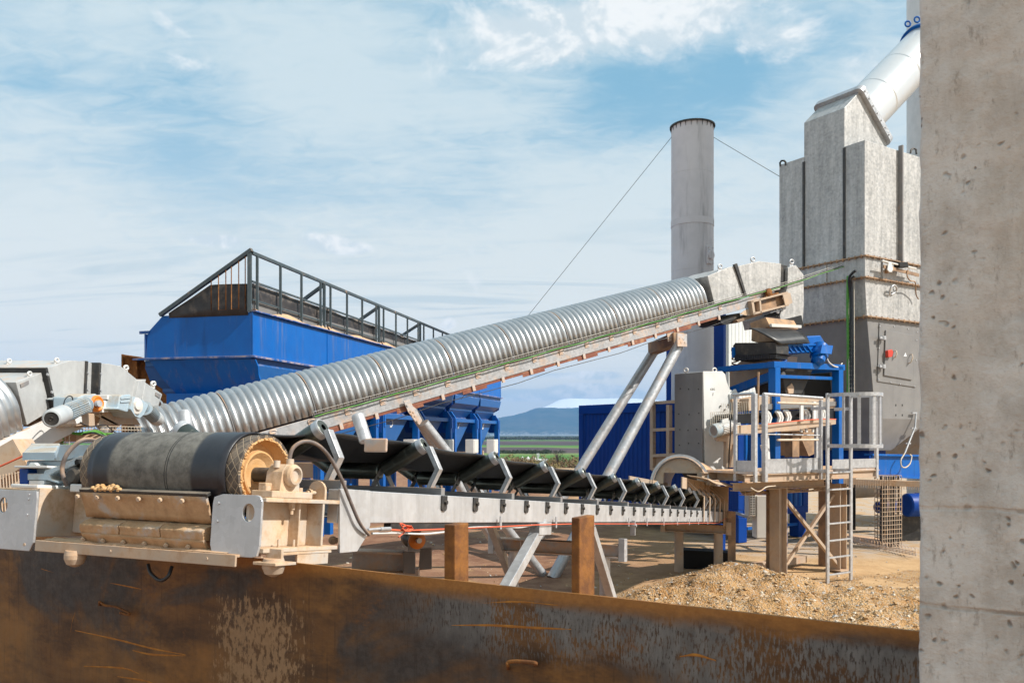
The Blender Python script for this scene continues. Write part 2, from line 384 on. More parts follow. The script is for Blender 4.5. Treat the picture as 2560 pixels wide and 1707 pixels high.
m_wall = mat_rustwall()

def mat_concrete():
    t = NT('board_cast_concrete'); v = t.world(); vs = t.world((1,1,.18))
    c = t.mix(t.ramp(t.noise(v, 6, 7, .7), .34, .64), (.46,.42,.375), (.68,.65,.61))
    c = t.mix(t.math('MULTIPLY', t.ramp(t.noise(vs, 13, 6, .7), .46, .66), .6), c, (.66,.63,.59))
    c = t.mix(t.math('MULTIPLY', t.ramp(t.noise(t.world((1,1,.35)), 3.4, 4, .6), .5, .7), .35), c, (.60,.51,.42))
    c = t.mix(t.math('MULTIPLY', t.ramp(t.noise(t.world((1.6,1.6,.55)), 26, 7, .8), .55, .66), .55), c, (.24,.195,.155))
    pits = t.n('ShaderNodeTexVoronoi', Vector=t.mix(.04, v, t.n('ShaderNodeTexNoise', Vector=v, Scale=22.).outputs[1]), Scale=33.).outputs[0]
    pm = t.math('MULTIPLY', t.math('SUBTRACT', 1., t.ramp(pits, .08, .26)), t.ramp(t.noise(v, 5, 4), .46, .56))
    c = t.mix(t.math('MULTIPLY', pm, .75), c, (.13,.10,.075))
    c = t.mix(t.math('MULTIPLY', t.ramp(t.noise(v, 30, 6, .8), .62, .75), .5), c, (.2,.155,.12))
    z = t.n('ShaderNodeSeparateXYZ', Vector=v).outputs[2]
    zz = t.math('ADD', z, t.math('MULTIPLY', t.math('SUBTRACT', t.noise(v, 6, 4), .5), .02))
    jt = t.math('MINIMUM', t.math('ABSOLUTE', t.math('SUBTRACT', zz, 2.12)), t.math('ABSOLUTE', t.math('SUBTRACT', zz, 1.88)))
    jm = t.math('SUBTRACT', 1., t.ramp(jt, .002, .008))
    c = t.mix(t.math('MULTIPLY', t.math('MULTIPLY', jm, t.ramp(t.noise(v, 12, 4), .46, .62)), .7), c, (.2,.165,.13))
    h = t.math('SUBTRACT', t.noise(v, 24, 6, .7), t.math('MULTIPLY', t.math('ADD', pm, t.math('MULTIPLY', jm, .3)), .9))
    return t.out(c, .85, 0, t.math('ADD', h, t.math('MULTIPLY', t.noise(v, 90, 4, .7), .4)), .7, .012)
m_conc = mat_concrete()

def mat_ground():
    t = NT('site_soil_and_fields'); v = t.world(); x, y = t.n('ShaderNodeSeparateXYZ', Vector=v).outputs[0:2]
    n1 = t.noise(v, .22, 6, .65); n2 = t.noise(v, 2.2, 6, .7); n3 = t.noise(v, 17, 6, .8)
    site = t.mix(t.ramp(n2, .3, .7), (.45,.275,.135), (.59,.385,.205))
    site = t.mix(t.ramp(n3, .56, .7), site, (.66,.47,.29))
    # redder, darker soil tone on the left
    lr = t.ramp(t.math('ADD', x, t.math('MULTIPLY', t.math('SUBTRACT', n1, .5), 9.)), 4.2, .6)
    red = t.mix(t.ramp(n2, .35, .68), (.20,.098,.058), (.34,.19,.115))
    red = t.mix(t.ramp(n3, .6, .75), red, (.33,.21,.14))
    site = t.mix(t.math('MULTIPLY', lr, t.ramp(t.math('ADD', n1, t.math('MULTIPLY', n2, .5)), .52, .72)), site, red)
    slab = t.ramp(t.math('ADD', y, t.math('MULTIPLY', n1, 1.)), 15.6, 17.)           # packed pale grey yard behind the platform
    slab = t.math('MULTIPLY', slab, t.ramp(x, 3., 5.))
    site = t.mix(t.math('MULTIPLY', slab, t.ramp(n2, .35, .6)), site, (.44,.36,.29))
    # fields of the plain, by distance with crooked borders
    yw = t.math('ADD', y, t.math('MULTIPLY', t.math('SUBTRACT', t.noise(v, .0016, 4), .5), 260.))
    sl = t.math('ADD', yw, t.math('MULTIPLY', x, .32))
    soil = (.075,.055,.060); soil2 = (.095,.068,.068); grn = (.085,.20,.035); lg = (.17,.22,.075); dry = (.20,.155,.085)
    fn = t.noise(v, .012, 5, .7)
    c = t.mix(t.ramp(fn, .4, .6), dry, (.14,.11,.06))
    for d0, w, col, src in ((800,30,grn,yw),(1000,20,lg,yw),(1040,14,grn,sl),(1230,16,lg,yw),(1330,14,(.05,.06,.035),yw),(1365,30,soil2,sl),(1640,40,soil,yw),(1900,30,lg,sl),(1990,40,grn,sl),(2330,50,soil,sl),(3000,60,soil2,yw),(3720,80,grn,yw),(4300,120,(.10,.085,.07),yw),(6500,500,(.085,.10,.075),yw)):
        c = t.mix(t.ramp(src, d0-w, d0+w), c, col)
    c = t.mix(t.math('MULTIPLY', t.ramp(t.noise(v, .02, 6, .75), .5, .8), .4), c, (.12,.12,.06))
    col = t.mix(t.ramp(y, 58., 75.), site, c)
    bm = t.math('ADD', t.math('MULTIPLY', n3, .5), n2)
    return t.out(col, .95, 0, bm, .55, .05, .2)
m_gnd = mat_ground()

def mat_gravel(name='gravelly_soil', a=(.42,.225,.09), b=(.60,.37,.175)):
    t = NT(name); v = t.obj()
    vo = t.n('ShaderNodeTexVoronoi', Vector=v, Scale=34.); vo2 = t.n('ShaderNodeTexVoronoi', Vector=v, Scale=80.)
    g = t.n('ShaderNodeSeparateColor', Color=vo.outputs[1]).outputs[0]
    c = t.mix(t.ramp(t.noise(v, 2.4, 6, .7), .35, .68), a, b)
    c = t.mix(t.math('MULTIPLY', t.ramp(g, .55, .95), .6), c, (.58,.50,.40))
    c = t.mix(t.math('MULTIPLY', t.ramp(t.noise(v, 9, 5, .75), .58, .72), .5), c, (.24,.135,.06))
    h = t.math('ADD', t.math('MULTIPLY', vo.outputs[0], -1.), t.math('MULTIPLY', vo2.outputs[0], -.5))
    return t.out(c, .95, 0, t.math('ADD', h, t.noise(v, 12, 6, .7)), .9, .03, .2)
m_grav = mat_gravel()

def mat_mountain():
    t = NT('forested_mountain'); v = t.world(); z = t.n('ShaderNodeSeparateXYZ', Vector=v).outputs[2]
    n = t.noise(v, .0009, 8, .7); n2 = t.noise(v, .0035, 6, .75)
    c = t.mix(t.ramp(n, .35, .65), (.03,.05,.03), (.085,.085,.055))
    c = t.mix(t.ramp(n2, .66, .74), c, (.2,.18,.14))
    low = t.math('SUBTRACT', 1., t.ramp(t.math('ADD', z, t.math('MULTIPLY', t.math('SUBTRACT', n, .5), 150.)), 20., 160.))
    c = t.mix(t.math('MULTIPLY', low, t.ramp(t.noise(v, .006, 5, .8), .5, .62)), c, (.42,.40,.36))
    sn = t.ramp(t.math('ADD', z, t.math('MULTIPLY', t.math('SUBTRACT', t.noise(v, .0016, 8, .75), .5), 520.)), 905., 960.)
    c = t.mix(sn, c, (.85,.87,.90))
    return t.out(c, .95, spec=.1)
m_mtn = mat_mountain()
# ------------------------------------------------------------------ belt conveyor close to the camera
K = .697
dA = V((.4365, 1, -.104)).normalized(); lA = V((-1, .4365, 0)).normalized(); nA = lA.cross(dA)*-1
if nA.z < 0: nA = -nA
OA = V((-.969, 3.485, 2.085)); AF = frame(OA, dA, lA, nA)
def invA(p): q = p-OA; return (q.dot(dA), q.dot(lA), q.dot(nA))
def PA(px, py, a=0.): return onpl(px, py, OA+lA*a, lA)          # pixel -> plane parallel to the beam
def UA(px, py, a=0.): return invA(PA(px, py, a))
def FU(px, py, u): return onpl(px, py, OA+dA*u, dA)              # pixel -> plane square to the conveyor
def boxA(mb, p0, p1, a0, a1):
    u0,_,n0 = UA(*p0, a0); u1,_,n1 = UA(*p1, a0)
    return mb.box(AF, (min(u0,u1),max(u0,u1)), (a0,a1), (min(n0,n1),max(n0,n1)))
conv = thing('belt_conveyor', 'open troughed belt conveyor with big dusty end drum over the rusty steel wall', 'conveyor', AF(3,.6,-2.0))
AC = .612
MB().box(AF,(.42,11.2),(0,.06),(-.157,0)).build('side_beam', m_zinc, conv, .004)
b = MB().box(AF,(.42,11.2),(1.164,1.224),(-.157,0)); b.build('side_beam', m_zinc, conv, .004)
mb = MB()
for u in [1.2+1.1*i for i in range(10)]: mb.box(AF,(u,u+.05),(.0605,1.1635),(-.12,-.07))
mb.buildsep('cross_member', m_galv, conv)
mb = MB(); mb.box(AF,(.9,11.2),(.008,.05),(-.19,-.1585)); mb.build('cable_channel', m_dark, conv)
# head frame, near side
hf = MB()
u0,_,n1 = UA(656,1243); u1 = .415; n0 = UA(656,1382)[2]
hf.box(AF,(u0+.012,u1),(-.012,.20),(n1-.018,n1)); hf.box(AF,(u0+.012,u1),(-.012,.20),(n0,n0+.018))
hf.box(AF,(u0+.012,u1),(.075,.09),(n0+.018,n1-.018))
us = UA(801,1300)[0]; hf.box(AF,(us,us+.014),(-.010,.075),(n0+.018,n1-.018))
us2 = UA(757,1300)[0]
hf.box(AF,(us2,us2+.008),(.02,.075),(n0+.018,n1-.018))
hfo = hf.build('head_frame', m_zincd, conv, .003)
mb = MB(); mb.prism([PA(x,y,-.014) for x,y in ((850,1221),(926,1226),(926,1312),(918,1338),(893,1378),(850,1382))], lA*.012)
gus = mb.build('gusset_plate', m_zinc, hfo, .002)
mb = MB()
for x,y,r in ((835,1271,.0165),(832,1350,.0165)): mb.bolt(PA(x,y,.075), -lA, r, .02); mb.tube(PA(x,y,.075), PA(x,y,.07), r*1.25, seg=20)
for x in (695,733): p = PA(x,1377,.04); mb.bolt(p, nA, .010, .02); mb.tube(p, p+nA*.05, .006)
p = AF(UA(744,1262)[0], .03, n1-.018); mb.bolt(p, -nA, .014, .03); mb.tube(p-nA*.03, p-nA*.05, .008)
mb.buildsep('bolt', m_zincd, hfo)
# end plates with lifting holes
ue = u0
def PF(px, py): q = invA(FU(px,py,ue)); return q[1], q[2]
frE = frame(AF(ue,0,0), lA, nA, dA)
a0,nn0 = PF(523,1386); a1,nn1 = PF(656,1238)
hx,hy = PF(621,1281)
mb = MB(); mb.plate_hole(frE, min(a0,a1), max(a0,a1), min(nn0,nn1), max(nn0,nn1), .03, hx, hy, .030, .012, hry=.036)
for x,y in ((546,1257),(543,1302)): q = PF(x,y); mb.bolt(frE(q[0],q[1],0), -dA, .007, .006)
epl = mb.build('end_plate', m_galv, conv, .002)
a0,nn0 = PF(-40,1368); a1,nn1 = PF(94,1227); hx,hy = PF(8,1262)
mb = MB(); mb.plate_hole(frE, min(a0,a1), max(a0,a1), min(nn0,nn1), max(nn0,nn1), .012, hx, hy, .030, .012, hry=.036)
for x,y in ((73,1236),(71,1247),(68,1286)): q = PF(x,y); mb.bolt(frE(q[0],q[1],0), -dA, .006, .004)
mb.build('end_plate', m_galv, conv, .002)
aL = min(a0,a1)
mb = MB(); mb.box(AF,(ue+.0125,.42),(aL,aL+.014),(n0,n1+.004)); mb.box(AF,(ue+.0125,.42),(aL+.0145,aL+.3),(n1-.012,n1)); mb.box(AF,(ue+.0125,.42),(aL+.0145,aL+.3),(n0,n0+.012))
mb.box(AF,(ue+.2,.30),(aL-.14,aL-.002),(n0+.02,n1-.01))
mb.build('head_frame', m_zincd, conv, .003)
mb = MB(); mb.box(AF,(ue+.02,.10),(aL+.03,aL+.22),(n1+.001,n1+.02)); mb.box(AF,(ue+.12,.28),(aL-.14,aL-.06),(n1-.008,n1+.03)); mb.buildsep('mounting_plate', m_wht, conv, .006)
# drum
cu,cn = .083,.047; DR = .172
c0 = AF(cu,.147,cn); c1 = AF(cu,1.077,cn)
mb = MB(); mb.lathe(c0, lA, [(.158,.0),(DR,.0),(DR,.93),(.158,.93),(.158,0)], 64)
drum = mb.build('drum_lagging', m_lag, conv)
mb = MB(); mb.lathe(c0, lA, [(.158,.001),(.150,-.002),(.147,.03),(.135,.055),(.108,.05),(.102,.03),(.095,.028),(.07,.05),(.045,.055),(0,.055)], 48)
r_ = random.Random(3)
for k in range(160):
    th = r_.uniform(0,2*math.pi); rr = .154+r_.uniform(-.004,.004)
    p = AF(cu+rr*math.cos(th), .147+r_.uniform(-.004,.006), cn+rr*math.sin(th)); mb.lathe(p, (r_.random()-.5,r_.random()-.5,r_.random()-.5), [(0,-.007),(.006,-.002),(.006,.003),(0,.006)], 5)
mb.build('drum_end', m_drift, conv)
MB().tube(AF(cu,.02,cn), AF(cu,.21,cn), .032, seg=20).build('drum_shaft', m_dark, conv)
# bearing block
bb = MB(); ab = .045
nb = n1
ub0 = UA(700,1240,.0)[0]
bb.box(AF,(cu-.135,cu+.135),(-.005,.105),(nb+.001,nb+.03))
bb.box(AF,(cu-.10,cu-.035),(.06,.10),(nb+.0305,nb+.062)); 
bb.frusta([[AF(cu-.066,a,nb+.0305),AF(cu+.066,a,nb+.0305),AF(cu+.056,a,cn+.012),AF(cu+.03,a,cn+.046),AF(cu-.03,a,cn+.046),AF(cu-.056,a,cn+.012)] for a in (.015,.095)])
bb.lathe(AF(cu,.014,cn), -lA, [(.048,0),(.048,.018),(.041,.03),(.032,.032),(.029,.018),(.0,.016)], 28)
bb.tube(AF(cu-.045,.055,cn+.03), AF(cu-.045,.055,cn+.06), .014, seg=12)
bb.tube(AF(cu+.02,.04,cn+.04), AF(cu+.02,.04,cn+.07), .012, seg=12)
bbo = bb.build('bearing_block', m_zincd, conv, .004)
mb = MB()
for s in (-.11,.11): p = AF(cu+s,.05,nb+.0305); mb.bolt(p,nA,.017,.018)
p = AF(cu+.15,.04,nb+.03); mb.tube(p, p+dA*.06, .008); mb.bolt(p+dA*.012,dA,.016,.018)
mb.buildsep('bolt', m_zincd, bbo, .002)
mb = MB(); 
ut = cu+.215
lugp = [(-.01,nb),(.08,nb),(.08,nb+.04)]+[(.035+.045*math.cos(k*math.pi/8), nb+.04+.045*math.sin(k*math.pi/8)) for k in range(1,8)]+[(-.01,nb+.04)]
mb.frusta([[AF(ut+s_,x,y) for x,y in lugp] for s_ in (0,.014)])
mb.build('tensioner_lug', m_zincd, conv, .002)
# grease hose
hp = [PA(724,1166,.03),PA(725,1140,.03),PA(734,1118,.02),PA(757,1104,.0),PA(785,1107,-.02),PA(812,1127,-.03),PA(836,1162,-.035),PA(857,1205,-.04),PA(878,1258,-.04),PA(900,1308,-.04),PA(922,1336,-.03)]
MB().path(bez(hp,60), .0085, 10).build('grease_hose', m_hose, conv)
MB().lathe(PA(724,1176,.03), nA, [(.0,-.02),(.013,-.02),(.013,.012),(.016,.012),(.016,.05),(0,.05)], 12).build('hose_fitting', m_zincd, conv)
# scraper plates between the end plates
def SC_(x, y, u): return FU(x,y,u)
aR = UA(525,1300)[1]
sc0, sc1 = .29, 1.03
def strip(mb, pts, a0, a1, th=.012):
    for (ua,na),(ub,nb_) in zip(pts[:-1], pts[1:]):
        d = V((ub-ua, nb_-na)).normalized(); ox, oy = -d.y*th, d.x*th
        mb.hexa([AF(ua,a0,na),AF(ub,a0,nb_),AF(ub+ox,a0,nb_+oy),AF(ua+ox,a0,na+oy),AF(ua,a1,na),AF(ub,a1,nb_),AF(ub+ox,a1,nb_+oy),AF(ua+ox,a1,na+oy)])
def caked(mb, prof, a0, a1, na, amp=.004, sub_=5, fr=26., ends=.0):
    pp_ = []
    for (xa,ya),(xb,yb) in zip(prof, prof[1:]+prof[:1]):
        for k in range(sub_): t = k/sub_; pp_.append((xa+(xb-xa)*t, ya+(yb-ya)*t))
    cx_ = sum(p[0] for p in pp_)/len(pp_); cy_ = sum(p[1] for p in pp_)/len(pp_); rings = []
    for i in range(na+1):
        a = a0+(a1-a0)*i/na; ring = []
        for x,y in pp_:
            d = V((x-cx_,y-cy_)); d = d.normalized() if d.length else d
            e = amp*(mnoise.fractal(V((a*fr,x*fr,y*fr)),1,2,4)*.8+.6*max(0,mnoise.noise(V((a*fr*.35,x*9,y*9+4)))))
            ring.append(AF(x+d.x*e, a+(e*1.2 if i in (0,na) else 0), y+d.y*e))
        rings.append(ring)
    mb.frusta(rings, True)
    return mb
mb = MB(); caked(mb, [(-.118,-.052),(-.070,-.170),(-.058,-.166),(-.106,-.048)], sc0, sc1, 110, .0026); mb.build('scraper_plate', m_scrp, conv)
mb = MB(); strip(mb, [(-.121,-.046),(-.115,-.060)], sc0-.01, sc1+.004, .028); mb.build('scraper_blade', m_dark, conv, .002)
for i in range(3):
    w = (sc1-.015-sc0)/3; aa = sc1-.015-w*(i+1)
    mb = MB(); z = -.172
    caked(mb, [(-.118,z-.030),(-.090,z-.012),(-.05,z),(-.02,z),(-.02,z-.075),(-.108,z-.070)], aa+.004, aa+w-.004, 44, .005)
    mb.build('scraper_segment', m_scrp, conv)
mb = MB(); caked(mb, [(-.112,-.242),(-.066,-.305),(-.056,-.298),(-.102,-.236)], sc0, sc1-.02, 110, .0026); mb.build('scraper_plate', m_scrp, conv)
mb = MB()
for i in range(6):
    a = sc0+.12+i*.125; mb.bolt(AF(-.118,a,-.078), AF(-1,0,-.42)-AF(0,0,0), .0105, .011); 
    mb.bolt(AF(-.098,a-.03,-.268), AF(-1,0,-.9)-AF(0,0,0), .0105, .010)
mb.buildsep('scraper_bolt', m_zincd, conv)
MB().box(AF,(.075,.085),(sc0,1.07),(-.33,-.16)).build('chute_plate', m_tanst, conv)
# heaped sand on the blade
mb = MB()
for k in range(46):
    p = AF(-.112+r_.uniform(-.006,.02), .86+r_.gauss(0,.035), -.046+abs(r_.gauss(0,.008)))
    mb.lathe(p,(r_.random()-.5,r_.random()-.5,1), [(0,-.012),(.013,-.004),(.011,.006),(0,.011)], 6)
mb.build('caked_sand_lump', m_drift, conv)
# lower tray bar across the head
q0 = invA(FU(88,1372,ue-.02)); q1 = invA(FU(590,1400,ue-.02)); nt = invA(FU(590,1386,ue-.02))[2]; nbb = invA(FU(590,1417,ue-.02))[2]
mb = MB(); mb.box(AF,(ue-.024,ue-.014),(q1[1],q0[1]),(nbb,nt)); mb.box(AF,(ue-.0138,ue+.13),(q1[1],q0[1]),(nt-.012,nt))
for k in range(3): mb.bolt(AF(ue-.024,q1[1]+.15+k*.55,(nt+nbb)/2), -dA, .008, .004)
mb.build('tray_bar', m_tanst, conv, .003)
mb = MB(); rows = []
for i in range(50):
    a = q1[1]+.06+i*(q0[1]-q1[1]-.1)/49
    rows.append([AF(ue-.012+.11*j/6, a, nt+.002+max(0,.016*math.sin(math.pi*j/6)*(mnoise.noise(V((a*7,j*.6,3)))+.7))) for j in range(7)])
mb.grid(rows).build('spilled_sand', m_sand, conv)
# anti-vibration feet and cleats under the head
for px,py,uu in ((684,1425,ue+.06),(188,1402,ue+.0)):
    p = FU(px,py,uu); mb = MB(); mb.lathe(p+V((0,0,.03)), (0,0,-1), [(0,-.02),(.04,-.02),(.046,0),(.046,.018),(.036,.042),(.012,.055),(0,.055)], 24); mb.build('rubber_foot', m_tanst, conv)
p = FU(686,1408,ue+.06); mb = MB(); mb.box(frame(p,dA,lA,nA),(-.06,.07),(-.055,.06),(-.005,.007)); mb.box(frame(p,dA,lA,nA),(-.01,.006),(-.04,.04),(.008,.06)); mb.build('foot_plate', m_zincd, conv, .002)
mb = MB(); mb.box(AF,(ue+.10,.36),(-.02,.16),(n0-.012,n0-.001)); mb.box(AF,(.12,.34),(-.018,-.006),(n0-.06,n0-.0125)); mb.build('foot_rail', m_zincd, conv, .002)
MB().path(bez([FU(370,1410,ue+.05),FU(377,1432,ue+.04),FU(400,1450,ue+.03),FU(420,1440,ue+.03),FU(430,1415,ue+.05)],30), .008, 8).build('cable_loop', m_rubs, conv)
# belt
def trough(u):
    k = max(0., min(1., (u-.15)/.75)); k = k*k*(3-2*k)
    end = max(0., min(1., (u-11.0)/1.0)); k *= 1-end
    pts = []
    for i in range(21):
        s = -.40+.04*i; e = abs(s)-.16
        if e <= 0: a, h = s, 0
        else: a = math.copysign(.16+e*(1-k+k*.866), s); h = e*.5*k
        sag = -.012*math.sin(math.pi*((u-.48)/.98 % 1.))**2*k
        pts.append(AF(u, AC-a, .228+(.182-.228)*k+h+sag+(-.0)*end))
    return pts
rows = [trough(.083+ (11.5-.083)*i/160.) for i in range(161)]
mb = MB(); mb.grid(rows); mb.build('belt', m_rubs, conv, solid=.010)
mb = MB(); rows = []
for i in range(41):
    th = math.pi/2+math.pi*i/40*1.02
    rows.append([AF(cu+.181*math.cos(th), AC+.40-.04*j, cn+.181*math.sin(th)) for j in range(21)])
mb.grid(rows); mb.build('belt_wrap', m_beltf, conv, solid=.009)
mb = MB(); mb.grid([[AF(u,AC+.40-.1*j,-.134) for j in range(9)] for u in (.083,3,6,9,11.5)]); mb.build('return_belt', m_rubs, conv, solid=.009)
# troughing idlers
def idler(u, big=False):
    fr = MB(); fr.box(AF,(u-.022,u+.022),(.02,1.204),(.0005,.043))
    for s in (-1,1):
        c = AC+s*.172
        fr.bar(AF(u-.012,c-s*.05,.044), AF(u-.012,c+s*.012,.15), .008, .05, dA); fr.bar(AF(u+.012,c+s*.07,.044), AF(u+.012,c+s*.006,.15), .008, .05, dA)
    f = fr.build('idler_frame', m_dark if False else m_grey, conv, .003)
    R_ = .047
    def roller(p, q):
        d = (q-p).normalized(); L = (q-p).length; m = MB()
        m.lathe(p, d, [(.016,-.006),(R_*.8,-.006),(R_*.97,.0),(R_*.97,.012),(R_,.0125),(R_,L*.30),(R_*.985,L*.305),(R_*.985,L*.36),(R_,L*.365),(R_,L*.62),(R_*.985,L*.625),(R_*.985,L*.68),(R_,L*.685),(R_,L-.0125),(R_*.97,L-.012),(R_*.97,L),(R_*.8,L+.006),(.016,L+.006)], 28)
        ro = m.build('roller', m_roll, f)
        return ro
    roller(AF(u,AC-.155,.13), AF(u,AC+.155,.13))
    for s in (-1,1):
        p = AF(u,AC+s*.19,.143); q = AF(u,AC+s*(.19+.262),.143+.15)
        roller(p, q)
        d = (q-p).normalized()
        MB().lathe(q, d, [(.03,.004),(.0455,.003),(.0475,-.006),(.0482,-.034),(.0475,-.035)], 28).build('roller_cap', m_galv, f)
        m = MB()
        e = s
        pts = [(AC+e*.512,.0435),(AC+e*.565,.15),(AC+e*.492,.285)]
        th = .008
        for (xa,ya),(xb,yb) in zip(pts[:-1],pts[1:]):
            m.hexa([AF(u-.021,xa,ya),AF(u+.021,xa,ya),AF(u+.021,xa+e*th,ya),AF(u-.021,xa+e*th,ya),AF(u-.021,xb,yb),AF(u+.021,xb,yb),AF(u+.021,xb+e*th,yb),AF(u-.021,xb+e*th,yb)])
        for w in (-.021,.016):
            m.frusta([[AF(u+w+dw,x,y) for x,y in ((pts[0][0]-e*.022,pts[0][1]),(pts[0][0]-e*.001,pts[0][1]),(pts[1][0]-e*.001,pts[1][1]),(pts[2][0]-e*.001,pts[2][1]),(pts[2][0]-e*.022,pts[2][1]-.008),(pts[1][0]-e*.024,pts[1][1]))] for dw in (0,.005)])
        m.build('idler_bracket', m_galv, f, .002)
    return f
us_ = [t*1.096 for t in (.442,1.345,2.28,3.17,4.04,4.96,5.82,6.69,7.56,8.45,9.1,9.45,9.8,10.15)]
idl = idler(us_[0])
for u in us_[1:]: copy_tree(idl, dA*(u-us_[0]), conv)
# clips along the near beam
mb = MB(); uc = 1.318*1.096
mb.box(AF,(uc-.032,uc+.032),(-.010,-.0005),(-.075,-.002)); mb.frusta([[AF(uc-.032,a,-.0755),AF(uc+.032,a,-.0755),AF(uc+.016,a,-.09),AF(uc-.016,a,-.09)] for a in (-.010,-.0005)])
mb.bolt(AF(uc+.004,-.0105,-.04), -lA, .013, .014)
clip = mb.build('beam_clip', m_dark, conv, .001)
for i in range(1,21): copy_tree(clip, dA*(.413*i), conv)
# guide rollers by the belt edges
mb = MB(); 
p = FU(915,1104,us_[0]+.06); q = FU(893,1036,us_[0]+.06); mb.lathe(p, q-p, [(.0,0),(.027,0),(.031,.006),(.031,.055),(.0303,.056),(.031,.057),(.031,.135),(.027,.142),(0,.142)], 24); mb.build('guide_roller', m_galv, conv)
mb = MB(); c = invA(FU(920,1112,us_[0]-.02))
mb.box(AF,(us_[0]+.02,us_[0]+.034),(c[1]-.075,c[1]+.05),(c[2]-.03,c[2]+.035)); mb.build('guide_roller_bracket', m_galvd, conv, .008)
p = AF(us_[0]+.05,1.06,.235); q = AF(us_[0]+.05,1.10,.40); mb = MB(); mb.lathe(p, q-p, [(.0,0),(.03,0),(.034,.006),(.034,.155),(.03,.162),(0,.162)], 24); mb.build('guide_roller', m_galv, conv)
# pull cord with its eyes
pc = [PA(x,y,-.03) for x,y in ((925,1322),(950,1321),(1010,1326),(1110,1322),(1250,1316),(1330,1312),(1430,1309),(1560,1309),(1660,1309),(1750,1307),(1795,1307),(1828,1286))]
MB().path(pc, .0045, 6).build('pull_cord', m_cord, conv)
MB().path(bez([PA(x,y,-.02) for x,y in ((930,1333),(990,1332),(1060,1334),(1120,1328),(1180,1318),(1262,1317),(1300,1318),(1330,1312))],40), .006, 6).build('power_cable', m_wht, conv)
mb = MB(); mb.tube(PA(920,1324,-.03), PA(952,1321,-.03), .007); mb.tube(PA(950,1322,-.03), PA(975,1321,-.03), .010); mb.build('turnbuckle', m_galv, conv)
mb = MB()
for k in range(7): 
    a = k*.9; mb.path([PA(1010+6*math.cos(a+t)*(1+.2*k)+k*1.5, 1320+5*math.sin(a+t)*(1+.1*k),-.03-.004*k) for t in (0,1,2,3,4)], .004, 5)
mb.path(bez([PA(1008,1320,-.035),PA(1000,1308,-.04),PA(1012,1312,-.04),PA(1020,1320,-.04),PA(1005,1335,-.04),PA(996,1342,-.035)],20),.004,5)
mb.build('cord_knot', m_cord, conv)
mb = MB()
for x in (1249,1388,1480,1570,1616,1658,1692,1722,1745,1768):
    p = PA(x,1301,-.02); mb.box(frame(p,dA,lA,nA),(-.012,.012),(-.012,-.004),(-.055,.03))
mb.buildsep('cord_hook', m_galv, conv)
# tail drum, skirt and tail guards
MB().tube(AF(11.35,AC-.45,.03), AF(11.35,AC+.45,.03), .15, seg=32).build('tail_drum', m_dark, conv)
for a in (AC-.40,AC+.36):
    MB().box(AF,(8.9,11.3),(a,a+.02),(.30,.46)).build('skirt_plate', m_tanst, conv, .003)
# rubber apron sagging from the skirt on the near side
mb = MB(); rows = []
for i in range(24):
    u = 9.2+2.3*i/23; rows.append([AF(u, AC-.40-.42*j/7, .50-.04*j/7-.07*(j/7)**2+.018*mnoise.noise(V((u*3,j*.5,1)))) for j in range(8)])
mb.grid(rows); mb.build('rubber_apron', m_tanst, conv, solid=.012)
mb = MB()
for u in (9.3,9.75,10.2,10.65,11.05): mb.bar(AF(u,-.02,-.16), AF(u,-.02,.20), .012,.05,dA); mb.bar(AF(u,-.02,.20), AF(u,AC-.40,.42), .012,.05,dA)
mb.buildsep('skirt_bracket', m_tanst, conv, .002)
mb = MB(); mb.box(AF,(11.2,11.28),(-.05,.3),(-.1,.42)); mb.build('tail_guard', m_tanst, conv, .004)
mb = MB(); mb.box(AF,(11.05,11.6),(-.03,-.002),(-.26,.02)); mb.box(AF,(11.2,11.4),(-.11,-.031),(-.10,.02)); mb.build('take_up_frame', m_brown, conv, .004)
MB().path([AF(11.3,-.08,-.1),AF(11.42,-.09,-.2),AF(11.42,-.09,-.28),AF(11.3,-.08,-.28),AF(11.3,-.08,-.2)],.01,6).build('stop_switch_hook', m_cab, conv)
# support trestles and A-legs under the conveyor
ua = 4.5*1.096
zt = invA(AF(ua,0,0)); 
def gz(u, a): p = AF(u,a,0); return V((p.x,p.y,0))
tz = 1.185
P0 = gz(ua,-.03); P1 = gz(ua,1.25); mb = MB(); mb.ibeam(P1+V((0,0,tz)), P0+V((0,0,tz)), .12, .13, t=.012)
for f_ in (.24,.78): q = P0.lerp(P1,f_)+V((0,0,tz)); mb.box(frame(q,lA,dA,V((0,0,1))),(-.005,.005),(-.058,.058),(-.052,.052))
trb = mb.build('trestle_beam', m_galvd, conv, .002)
for f_ in (.11,.86): q = P0.lerp(P1,f_); MB().tube(q+V((0,0,-.1)), q+V((0,0,tz-.066)), .052, seg=20).build('trestle_leg', m_galv, conv)
for f_,z1 in ((-.03,1.34),(1.04,1.5)): q = P0.lerp(P1,f_); MB().box(frame(q+V((0,0,tz)),lA,dA,V((0,0,1))),(-.03,.03),(-.05,.05),(-.10,.12)).build('trestle_end_plate', m_galv, conv, .003)
mb = MB(); q = PA(1582,1313,-.01); mb.bar(q+V((0,0,.05)), q-V((0,0,.1)), .02,.05,lA); mb.tube(q-lA*.04,q+lA*.04,.014); mb.build('pivot_pin', m_galv, conv)
def legA(px0,py0,px1,py1,a,w=.075,mt=None):
    p = PA(px0,py0,a); q = PA(px1,py1,a); q = p+(q-p)*((p.z+.05)/max(.1,(p.z-q.z)))
    return MB().bar(p,q,w,w,dA).build('diagonal_leg', mt or m_zinc, conv, .004)
legA(1357,1306,1262,1475,.03); legA(1470,1300,1530,1495,.03); 
legA(1224,1306,1290,1475,1.19,.07)
mb = MB(); mb.box(AF,(UA(1345,1310)[0],UA(1375,1310)[0]),(-.014,.07),(-.25,-.158)); mb.build('leg_shoe', m_zinc, conv, .003)
uz = 10.25*1.096
